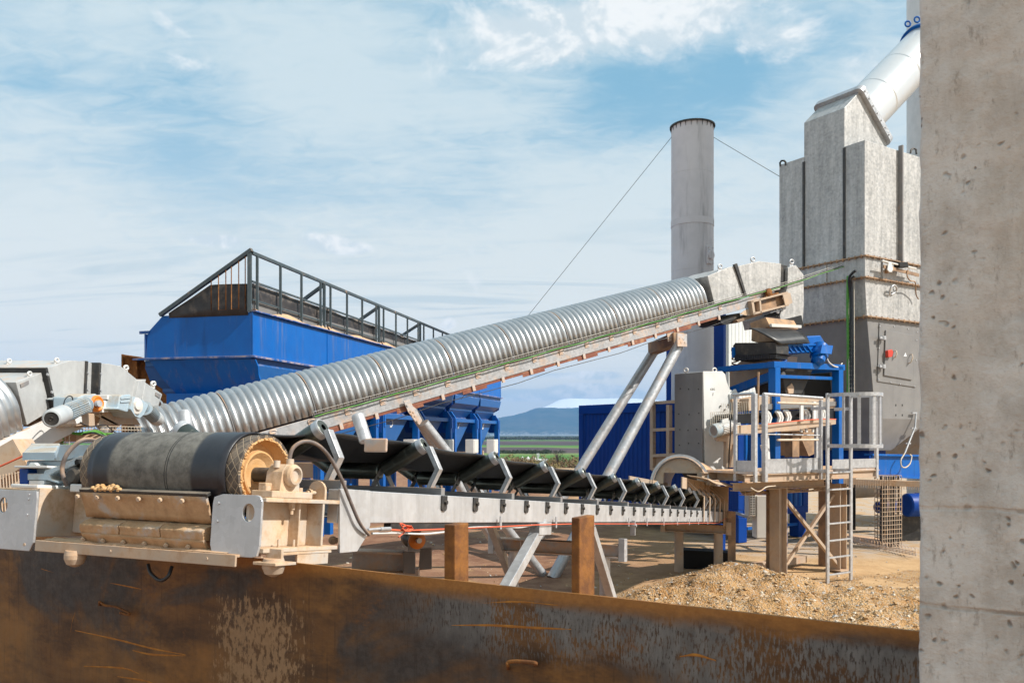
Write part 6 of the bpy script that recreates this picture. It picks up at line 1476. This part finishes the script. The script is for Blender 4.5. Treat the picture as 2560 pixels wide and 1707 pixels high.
# ------------------------------------------------------------------ blue skid beam and the posts below the tower
sk = thing('blue_skid_frame', 'bright blue steel skid beam carrying the tower hopper', 'skid frame', TF(0,1,0))
def PK(px,py,off=.15): return PR(px,py,off)
mb = MB(); mb.prism([PK(x,y) for x,y in ((2180,1138),(2340,1140),(2340,1198),(2172,1190))], -nR*.02); mb.prism([PK(x,y,.22) for x,y in ((2172,1185),(2340,1193),(2340,1199),(2172,1190))], -nR*.2); mb.prism([PK(x,y,.22) for x,y in ((2182,1134),(2340,1137),(2340,1142),(2182,1139))], -nR*.2); mb.build('skid_beam', m_blue, sk, .004)
MB().path(bez([PK(2262,1132,.3),PK(2252,1150,.3),PK(2254,1165,.32),PK(2264,1168,.32),PK(2275,1158,.32),PK(2279,1140,.3),PK(2274,1136,.28)],30),.015,6).build('hose_loop', m_wire, sk)
mb = MB(); mb.box(TF,(.3,w_c),(.6,1.2),(1.55,1.94)); mb.build('skid_cross_beam', m_navy, sk, .006)
mb = MB(); mb.bar(PK(2296,1235,-.4),PK(2252,1348,-.4),.12,.12,nR); mb.build('skid_brace', m_blue, sk)
for x,y in ((2123,1322),(2062,1317)):
    p = onground(x,y); mb = MB(); mb.ibeam(p-UPZ*.05,V((p.x,p.y,1.9)),.22,.2,eR,t=.02); mb.build('skid_column', m_dark, sk)
mg = thing('mesh_cable_riser', 'brown wire mesh cable riser standing under the blue beam', 'cable riser', onground(2228,1372))
p = onground(2206,1372); q = onground(2254,1368); mb = MB(); zt3 = 1.45
for k in range(9): a = p.lerp(q,k/8.); mb.path([a,V((a.x,a.y,zt3))],.008,4)
for k in range(8): a = p.lerp(q,k/7.)+V((0,.35,0)); mb.path([a,V((a.x,a.y,zt3))],.008,4)
for k in range(17): z = .02+k*.09; mb.path([p+UPZ*z,q+UPZ*z,q+V((0,.35,z)),p+V((0,.35,z)),p+UPZ*z],.007,4)
mb.build('wire_mesh', m_wire if False else m_tanst, mg)
mb = MB(); mb.path
for k in range(13): a = p.lerp(q,.04+k*.075)+V((0,.10+.05*(k%3),0)); mb.path(bez([a,a+V((.02*math.sin(k),0,.5)),a+V((.02*math.cos(k),0,1.)),a+UPZ*zt3],12),.026,6)
mb.build('cable_bundle', m_dark, mg)
mb = MB(); 
for k in range(7): z = zt3-.0+.02*(k%2); mb.path([at(2080+0,1196+k*2,16.6),at(2310,1204+k*2,16.3)],.010,5)
for k in range(40): x = 2080+k*6; mb.path([at(x,1194+.04*(x-2080),16.4),at(x,1216+.04*(x-2080),16.4)],.006,4)
mb.build('wire_tray', m_tanst, mg)
mb = MB()
for k in range(3): a0_ = onground(2040,1343+k*4); b0_ = onground(2290,1392+k*3); mb.path([a0_+UPZ*(.04+.05*k),b0_+UPZ*(.04+.05*k)],.009,4)
for k in range(36): a = onground(2040,1343).lerp(onground(2290,1392),k/35.); mb.path([a+UPZ*.02,a+UPZ*.15,a+V((.1,.3,.15))],.007,4)
a = onground(2045,1340); b = onground(2210,1362); mb.hexa([a,b,b+V((.1,.35,0)),a+V((.1,.35,0)),a+UPZ*.10,b+UPZ*.10,b+V((.1,.35,.1)),a+V((.1,.35,.1))]); mb.build('floor_cable_tray', m_galvd, mg)
# things further back on the right
o = MB().tube(at(2105,1226,22.),at(2208,1222,24.),.22,seg=28).build('tan_pipe', m_tanst); tag(o,'dusty tan pipe lying on the ground behind the ladder','pipe')
dm = thing('rotary_dryer', 'tan steel dryer drum partly visible beside the concrete pillar', 'dryer', at(2290,1200,21.)); MB().lathe(at(2290,1110,21.),(1,.55,0),[(0,-.3),(.75,-.3),(.75,.6),(.8,.61),(.8,.9),(.75,.91),(.75,3.),(0,3.)],40).build('dryer_shell', m_tanst, dm)
bm_ = thing('blue_blower', 'dark blue blower motor under the blue beam near the pillar', 'blower', at(2270,1290,19.)); MB().lathe(at(2264,1262,18.),(1,.2,0),[(0,0),(.22,0),(.25,.03),(.25,.4),(.18,.42),(.18,.8),(0,.8)],26).build('blower_casing', m_navy, bm_)
mb = MB(); mb.lathe(at(2193,1268,19.5),(1,.4,0),[(0,0),(.12,.0),(.14,.04),(.14,.8),(0,.8)],22); mb.build('blower_motor', m_navy, bm_); MB().box(frame(at(2275,1300,18.2),(1,0,0),(0,1,0),UPZ),(-.3,.9),(0,.4),(-.45,.1)).build('blower_base', m_dark, bm_)
# ------------------------------------------------------------------ ground sheet, heap, plain, mountain
def sst(a,b,x): t = max(0.,min(1.,(x-a)/(b-a))); return t*t*(3-2*t)
def gh(x, y):
    if y < 70 and abs(x) < 90:
        r = .035*mnoise.fractal(V((x*.35,y*.35,0)),1,2,4)+.012*mnoise.noise(V((x*2.1,y*2.1,4)))
        r *= sst(1,3,y)
    else: r = 0
    d = sst(52.,260.,y+ .15*abs(x)); 
    return r*(1-d)-.02-28.*d+ (1.2*mnoise.noise(V((x*.01,y*.01,2))) if y > 90 else 0)
ys = [-30,-15,-8,-4,-1,1]+[2+.45*i for i in range(60)]+[29+1.2*i for i in range(30)]
while ys[-1] < 36000: ys.append(ys[-1]*1.06+.4)
fx = [-1+2*i/140. for i in range(141)]
rows = []
for y in ys:
    w = 26+abs(y)*.95; rows.append([V((w*(.35*f+.65*f**3), y, 0)) for f in fx])
for r in rows:
    for p in r: p.z = gh(p.x,p.y)
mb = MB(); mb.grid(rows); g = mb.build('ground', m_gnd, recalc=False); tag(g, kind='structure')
def hh(x, y):
    n = mnoise.fractal(V((x*1.3,y*1.3,1)),1,2,5)
    pk = .30*math.exp(-(((x-3.52)/.60)**2+((y-13.0)/.75)**2))+.09*math.exp(-(((x-3.5)/1.35)**2+((y-12.3)/.9)**2))
    e = sst(1.15,2.4,x+.35*n+(y-11.)*-.32)*sst(7.2,8.4,y)*(1-sst(12.0,12.9,y+.25*n+.12*(x-5)))*(1-sst(7.6,8.6,x))
    ru = e*(.10+.15*n+.05*mnoise.noise(V((x*4,y*4,7)))+.022*mnoise.noise(V((x*11,y*11,2))))
    return max(-.06, pk*(1+.3*n)+ru+.012*mnoise.noise(V((x*14,y*14,2)))*(e+.4) -.035)
mb = MB(); rows = []
for j in range(150):
    rows.append([V((.9+8.*i/170., 7.0+7.4*j/149., 0)) for i in range(171)])
for r in rows:
    for p in r: p.z = hh(p.x,p.y)
mb.grid(rows); hp_o = mb.build('gravel_heap', m_grav, recalc=False); tag(hp_o, 'heap of loose tan gravel and soil between the rusty wall and the ladder','gravel heap'); 
def mat_stone():
    t = NT('loose_stone'); r = t.n('ShaderNodeNewGeometry').outputs['Random Per Island']
    cr = t.n('ShaderNodeValToRGB', Fac=r); e = cr.color_ramp.elements
    for k,(p,c) in enumerate(((0,(.30,.17,.075)),(.35,(.46,.29,.14)),(.6,(.56,.40,.24)),(.82,(.60,.50,.38)),(1,(.42,.40,.38)))):
        el_ = e[k] if k < 2 else e.new(p); el_.position = p; el_.color = (*c,1)
    return t.out(cr.outputs[0], .9)
m_stone = mat_stone()
def stones(n, fn, s0, s1, name, seed):
    r = random.Random(seed); mb = MB(); k = 0
    base = [V((1,0,0)),V((0,1,0)),V((-1,0,0)),V((0,-1,0)),V((0,0,1)),V((0,0,-1)),V((.7,.7,.3)),V((-.7,.6,-.2)),V((.5,-.7,.5))]
    fs = [(0,6,4),(6,1,4),(1,7,4),(7,2,4),(2,3,4),(3,8,4),(8,0,4),(6,0,5),(1,6,5),(7,1,5),(2,7,5),(3,2,5),(8,3,5),(0,8,5)]
    while k < n:
        p = fn(r)
        if p is None: continue
        k += 1; s = s0*(s1/s0)**(r.random()**2.2); rx = Matrix.Rotation(r.uniform(0,6.28),3,'Z')@Matrix.Rotation(r.uniform(-.6,.6),3,'X')
        vs_ = [p+rx@V((b.x*s*r.uniform(.7,1.3),b.y*s*r.uniform(.7,1.2),b.z*s*r.uniform(.4,.9))) for b in base]
        mb.add(vs_, fs)
    return mb.build(name, m_stone, recalc=True)
def onheap(r):
    x = r.uniform(1.2,8.2); y = r.uniform(7.6,13.9); z = hh(x,y)
    if z < .0 and r.random() > .12: return None
    return V((x,y,max(z,gh(x,y))+.004))
o = stones(7500, onheap, .007, .038, 'gravel', 3); tag(o, 'loose stones scattered over the gravel heap', 'gravel', kind='stuff')
def onsite(r):
    y = 6+r.random()**1.6*20; x = r.uniform(-5,10) if y < 16 else r.uniform(-3,14)
    return V((x,y,gh(x,y)+.003))
o = stones(2600, onsite, .008, .04, 'gravel', 9); tag(o, 'small stones scattered over the bare soil of the yard', 'gravel', kind='stuff')
# mountain
prof = [(-16000,60),(-9000,90),(-5000,170),(-2900,320),(-1500,470),(-619,600),(0,700),(360,800),(900,985),(1300,1035),(1800,1030),(2250,1060),(2900,1045),(4200,1120),(6500,1000),(9000,760),(14000,420),(22000,150)]
def pf(x):
    for (xa,za),(xb,zb) in zip(prof[:-1],prof[1:]):
        if xa <= x <= xb: t = (x-xa)/(xb-xa); t = t*t*(3-2*t)*.5+t*.5; return za+(zb-za)*t
    return 60
rows = []
for j in range(90):
    y = 24000+10500*j/89.; row = []
    for i in range(260):
        x = -16000+38000*(i/259.); x = 1000+ (x-1000)*(.25+.75*abs((x-1000)/17000.)**.8)
        c = sst(24300,30000,y)**1.15 if y < 30000 else 1-sst(30500,34500,y)
        nn = mnoise.fractal(V((x*.00045,y*.00045,3)),1,2,7)
        rid = 1-abs(mnoise.fractal(V((x*.0006+9,y*.00025,1)),1,2,6))
        z = pf(x)*c*(1+.05*nn*(1-c*.6))+70*(rid-.6)*c*(1-c)*4*.6
        dome = 70*math.exp(-(((x-2500)/1500)**2+((y-32300)/1100)**2))
        z += dome*1.25 + (pf(x)*.55*math.exp(-((y-32300)/1400)**2)*sst(900,1900,x) if y > 31000 else 0)
        row.append(V((x,y,z-30)))
    rows.append(row)
mb = MB(); mb.grid(rows); o = mb.build('mountain', m_mtn, recalc=False); tag(o, kind='structure')
# ------------------------------------------------------------------ far plain: brush, hedges, grain silos
def mat_brush():
    t = NT('spring_brush_leaves'); r = t.n('ShaderNodeNewGeometry').outputs['Random Per Island']
    cr = t.n('ShaderNodeValToRGB', Fac=t.noise(t.world(), .045, 3)); e = cr.color_ramp.elements
    for k,(p,c) in enumerate(((.3,(.14,.085,.05)),(.5,(.24,.15,.08)),(.62,(.25,.20,.07)),(.75,(.16,.15,.06)))):
        el_ = e[k] if k < 2 else e.new(p); el_.position = p; el_.color = (*c,1)
    return t.out(t.mix(t.math('MULTIPLY', r, .4), cr.outputs[0], (.22,.17,.10)), .95, spec=.1)
m_brush = mat_brush(); m_twig = paint('bare_twig_bark', (.09,.06,.045), (.13,.09,.07), 2, .9)
def clump(mb, c, rad, h, n, r, ls):
    for _ in range(n):
        a = r.uniform(0,6.283); q = math.sqrt(r.random()); z = r.random()**.7
        p = c+V((math.cos(a)*rad*q*math.sqrt(max(.05,1-(z-.35)**2*1.6)), math.sin(a)*rad*q, h*z))
        u = V((r.uniform(-1,1),r.uniform(-1,1),r.uniform(-1,1)))*ls; v_ = V((r.uniform(-1,1),r.uniform(-1,1),r.uniform(-1,1)))*ls
        mb.add([p,p+u,p+v_],[(0,1,2)])
r = random.Random(21); mb = MB()
def pz(x,y): return gh(x,y)
for _ in range(240):
    y = r.uniform(640,900)+ (60 if r.random() < .2 else 0); px = r.uniform(1220,1520); x = (px-CX)/F*y
    rad = r.uniform(2.,5.5); clump(mb, V((x,y,pz(x,y)-.3)), rad, rad*r.uniform(.9,1.7), 90, r, rad*.28)
o = mb.build('brush', m_brush, recalc=False); tag(o, 'brown and yellow green spring brush beyond the yard', 'brush', kind='stuff')
mb = MB()
for _ in range(200):
    y = r.uniform(1300,1360); px = r.uniform(1225,1420); x = (px-CX)/F*y; rad = r.uniform(2,5)
    if r.random() > .35+.65*(px < 1370): continue
    clump(mb, V((x,y,-28.5)), rad*1.5, rad*1.1, 40, r, rad*.4)
for _ in range(420):
    y = r.uniform(4300,5600); px = r.uniform(1200,1520); x = (px-CX)/F*y; rad = r.uniform(5,13)
    clump(mb, V((x,y,-28.5)), rad*2, rad*1.1, 22, r, rad*.55)
m_hedge = paint('dark_hedge_leaves', (.03,.045,.022), (.055,.06,.03), .05, .95)
o = mb.build('hedgerow', m_hedge, recalc=False); tag(o, 'dark hedges and tree lines between the far fields', 'hedge', kind='stuff')
for px,y,h,lab in ((1393,770,17,'single bare tree standing above the brush in the plain'),(1463,850,9,'small bare tree in the brush right of the single bare tree')):
    x = (px-CX)/F*y; b0 = V((x,y,pz(x,y)-.4)); t_ = thing('bare_tree', lab, 'tree', b0); mb = MB(); mb.tube(b0,b0+UPZ*h*.5,.45,.25,8); mb.build('trunk', m_twig, t_)
    mb = MB()
    for k in range(70):
        s = b0+UPZ*h*r.uniform(.25,.55); e_ = V((r.gauss(0,.30)*h*.8,r.gauss(0,.25)*h*.6,h*r.uniform(.15,.5))); mb.tube(s,s+e_,.14,.05,4,False)
    mb.build('crown', m_twig, t_)
ysil = 960.
for k,(px,wp,lab) in enumerate(((1306,13,'leftmost of three small grain silos far out on the green plain'),(1320,15,'middle one of three small grain silos far out on the green plain'),(1336,16,'rightmost of three small grain silos, beside the slender far tower'))):
    x = (px-CX)/F*ysil; rr = wp/2/F*ysil; b0 = V((x,ysil,-29)); h0 = ZC-(1150-HY)/F*ysil+29; h1 = ZC-(1140.5-HY)/F*ysil+29
    t_ = thing('grain_silo', lab, 'silo', b0, 'three grain silos on the plain')
    MB().lathe(b0,UPZ,[(rr,0),(rr,h0)],24).build('silo_wall', m_galv, t_); MB().lathe(b0,UPZ,[(rr*1.04,h0-.05),(rr*.1,h1),(0,h1)],24).build('silo_roof', m_wht, t_)
x = (1345-CX)/F*ysil; t_ = thing('grain_elevator', 'slender pale tower beside the three far grain silos', 'tower', V((x,ysil,-29)))
mb = MB(); z1 = ZC-(1133-HY)/F*ysil; mb.box(frame(V((x,ysil,-29)),(1,0,0),(0,1,0),UPZ),(-1.1,1.1),(-1.1,1.1),(0,z1+27)); mb.box(frame(V((x,ysil,0)),(1,0,0),(0,1,0),UPZ),(-1.6,1.6),(-1.4,1.4),(z1-2.01,z1)); mb.build('tower_shaft', m_wht, t_)
mb = MB(); mb.bar(V((x,ysil,-22)),V((x+6,ysil,-25)),.8,.8); mb.bar(V((x-9,ysil,z1-6)),V((x,ysil,z1-2)),.5,.5); mb.build('conveyor_arm', m_galv, t_)
x = (1352-CX)/F*ysil; t_ = thing('far_shed', 'low white shed in front of the far grain silos', 'shed', V((x,ysil-30,-29))); fr = frame(V((x,ysil-30,-29)),(1,0,0),(0,1,0),UPZ)
mb = MB(); mb.box(fr,(-9,7),(0,8),(0,2.2)); mb.build('shed_wall', m_wht, t_); mb = MB(); mb.prism([fr(-9.4,-.4,2.21),fr(-9.4,4,3.6),fr(-9.4,8.4,2.21)],(16.8,0,0)); mb.build('shed_roof', m_snow_w, t_)
mb = MB(); r = random.Random(4)
for _ in range(520):
    y = r.uniform(19000,25500); px = r.uniform(1225,1500) ; x = (px-CX)/F*y; s = r.uniform(8,22)
    mb.box(frame(V((x,y,-29+max(0,(y-24300)*.012))),(1,0,0),(0,1,0),UPZ),(0,s*1.6),(0,s),(0,s*r.uniform(.8,1.5)))
o = mb.build('distant_village', m_snow_w); tag(o, 'pale scattered houses at the foot of the mountain', 'village', kind='stuff')
# haze
t = bpy.data.materials.new('air_haze'); t.use_nodes = True; nt = t.node_tree; nt.nodes.clear()
pv = nt.nodes.new('ShaderNodeVolumePrincipled'); pv.inputs['Color'].default_value = (.24,.53,1.,1); pv.inputs['Density'].default_value = HAZE; pv.inputs['Anisotropy'].default_value = .0
oo = nt.nodes.new('ShaderNodeOutputMaterial'); nt.links.new(pv.outputs[0], oo.inputs['Volume'])
hz = MB().box(lambda a,b,c: V((a,b,c)),(-42000,42000),(-200,37000),(-33,1500)).build('haze', t); tag(hz, 'pale blue haze in the air over the plain', 'haze', kind='stuff')
# ------------------------------------------------------------------ sky, sun, camera
SUN_AZ, SUN_EL = R(-20), R(42)
sd = V((math.cos(SUN_EL)*math.cos(SUN_AZ), math.cos(SUN_EL)*math.sin(SUN_AZ), math.sin(SUN_EL)))
su = bpy.data.lights.new('sun','SUN'); su.energy = SUN_E; su.angle = R(.5); su.color = (1,.945,.86)
so = bpy.data.objects.new('sun', su); COL.objects.link(so); so.rotation_euler = (-sd).to_track_quat('-Z','Y').to_euler(); so.location = (30,0,40)
w = bpy.data.worlds.new('World'); SC.world = w; w.use_nodes = True; nt = w.node_tree; nt.nodes.clear()
class WN(NT):
    def __init__(s, t): s.t = t
q = WN(nt)
sky = q.n('ShaderNodeTexSky', _sky_type='NISHITA', _sun_disc=False); sky.sun_elevation = SUN_EL; sky.sun_rotation = math.pi/2-SUN_AZ; sky.altitude = 500; sky.air_density = 1.; sky.dust_density = .6; sky.ozone_density = 1.6
dr_ = q.n('ShaderNodeTexCoord').outputs['Generated']
dn = q.n('ShaderNodeVectorMath', _operation='NORMALIZE', i0=dr_).outputs[0]
sx,sy,sz = q.n('ShaderNodeSeparateXYZ', Vector=dn).outputs
zz_ = q.math('ADD', q.math('MAXIMUM', sz, 0.), .16)
lay = q.n('ShaderNodeCombineXYZ', X=q.math('DIVIDE', sx, zz_), Y=q.math('DIVIDE', sy, zz_), Z=0.).outputs[0]
def lm(sc, rot=0., loc=(0,0,0)): return q.n('ShaderNodeMapping', Vector=lay, Scale=sc, Rotation=(0,0,rot), Location=loc).outputs[0]
def blob(px, py, rx, ry):     # soft patch round a compass direction (azimuth, height)
    az = math.atan((px-CX)/F); el_ = (HY-py)/F*math.cos(az)
    A_ = q.n('ShaderNodeMath', _operation='ARCTAN2', i0=sx, i1=sy).outputs[0]
    E_ = q.math('DIVIDE', sz, q.math('SQRT', q.math('SUBTRACT', 1.0001, q.math('MULTIPLY', sz, sz))))
    a = q.math('DIVIDE', q.math('SUBTRACT', A_, az), rx/F); b = q.math('DIVIDE', q.math('SUBTRACT', E_, el_), ry/F)
    return q.math('POWER', 2.718, q.math('MULTIPLY', q.math('ADD', q.math('MULTIPLY', a, a), q.math('MULTIPLY', b, b)), -1.))
def vmix(f,a,b): return q.mix(f,a,b)
CL = 10.
# high veil
v1 = q.noise(lm((1.,1.6,1),.5), 1.1, 7, .55, .8); v2 = q.noise(lm((1.,3.2,1),.35,(3,1,0)), 2.2, 6, .6, 1.2)
veil = q.math('ADD', q.math('MULTIPLY', v1, .7), q.math('MULTIPLY', v2, .3))
bias = q.math('MULTIPLY', blob(880,200,330,170), .24)
for args,wt in (((60,520,260,330),.10),((1750,560,420,260),.12),((900,560,420,120),.06),((300,60,330,160),.06),((1310,260,180,60),.14)): bias = q.math('ADD', bias, q.math('MULTIPLY', blob(*args), wt))
for args,wt in (((1560,240,330,120),.30),((470,200,120,230),.14),((650,440,420,90),.17),((1850,190,90,110),.20),((1150,460,200,90),.08),((2080,80,90,60),.12),((100,200,160,120),.06)): bias = q.math('SUBTRACT', bias, q.math('MULTIPLY', blob(*args), wt))
v3 = q.noise(lm((1.5,2.6,1),.7,(2,5,0)), 6.5, 7, .62, 1.0); vf = q.ramp(q.math('ADD', q.math('ADD', veil, q.math('MULTIPLY', q.math('SUBTRACT', v3, .5), .42)), bias), .20, .70)
hor = q.math('SUBTRACT', 1., q.ramp(sz, .0, .34)); vf = q.math('ADD', vf, q.math('MULTIPLY', hor, .75), True)
skyc = q.mix(.75, sky.outputs[0], (1.85,3.75,4.8))
col = vmix(q.math('MULTIPLY', vf, .95), skyc, (4.55,5.3,5.55))
col = vmix(q.math('MULTIPLY', q.math('SUBTRACT', 1., q.ramp(sz, .02, .40)), .78), col, (6.7,6.5,5.9))
# grey streak bands low on the left
st = q.noise(lm((.5,2.6,1),.12,(7,2,0)), 1.7, 6, .55, 1.4)
low = q.math('MULTIPLY', q.ramp(sz, .02, .10), q.math('SUBTRACT', 1., q.ramp(sz, .16, .30)))
col = vmix(q.math('MULTIPLY', q.math('MULTIPLY', q.ramp(st, .50, .68), low), .45), col, (3.0,4.0,4.5))
# cumulus patches
dv = q.n('ShaderNodeMapping', Vector=dn, Scale=(1,1,1.5)).outputs[0]
c1 = q.noise(dv, 7.5, 9, .60, .25); c1b = q.noise(q.n('ShaderNodeMapping', Vector=dn, Scale=(1,1,1.5), Location=(-.006,.0,-.014)).outputs[0], 7.5, 9, .60, .25)
cb_ = q.math('SUBTRACT', q.math('MULTIPLY', blob(1580,50,430,110), .36), .05)
for args,wt in (((1370,110,170,70),.14),((1900,120,150,60),.16),((2120,170,110,60),.14),((1350,280,110,45),.10),((1760,10,300,60),.16)): cb_ = q.math('ADD', cb_, q.math('MULTIPLY', blob(*args), wt))
for args,wt in (((870,622,85,24),.50),((540,600,70,18),.40),((1120,812,26,20),.34),((800,600,60,20),.25),((1340,985,200,20),.46),((1560,985,90,20),.36),((1360,938,90,12),.40),((1500,938,60,12),.38),((1440,968,60,10),.40)): cb_ = q.math('ADD', cb_, q.math('MULTIPLY', blob(*args), wt))
cm = q.ramp(q.math('ADD', c1, cb_), .59, .77)
shade = q.ramp(q.math('SUBTRACT', c1, c1b), -.05, .06)
cc_ = vmix(shade, (4.6,5.2,5.5), (6.5,6.6,6.55))
col = vmix(q.math('MULTIPLY', cm, .9), col, cc_)
bg = q.n('ShaderNodeBackground', Color=col, Strength=.1)
ow = q.n('ShaderNodeOutputWorld'); nt.links.new(bg.outputs[0], ow.inputs[0])
cam = bpy.data.cameras.new('camera'); co = bpy.data.objects.new('camera', cam); COL.objects.link(co)
co.location = CAM; co.rotation_euler = (math.pi/2,0,0); cam.sensor_width = 36; cam.lens = F/2560*36; cam.shift_y = (HY-853.5)/2560; cam.clip_start = .05; cam.clip_end = 120000
cam.dof.use_dof = True; cam.dof.focus_distance = 8.; cam.dof.aperture_fstop = 9.
SC.camera = co
vsn = SC.view_settings; vsn.view_transform = 'Standard'; vsn.look = 'None'; vsn.exposure = .6; vsn.gamma = 1; vsn.use_curve_mapping = False
SC.cycles.max_bounces = 6; SC.cycles.volume_bounces = 0; SC.cycles.use_denoising = True
SC.cycles.caustics_reflective = False; SC.cycles.caustics_refractive = False
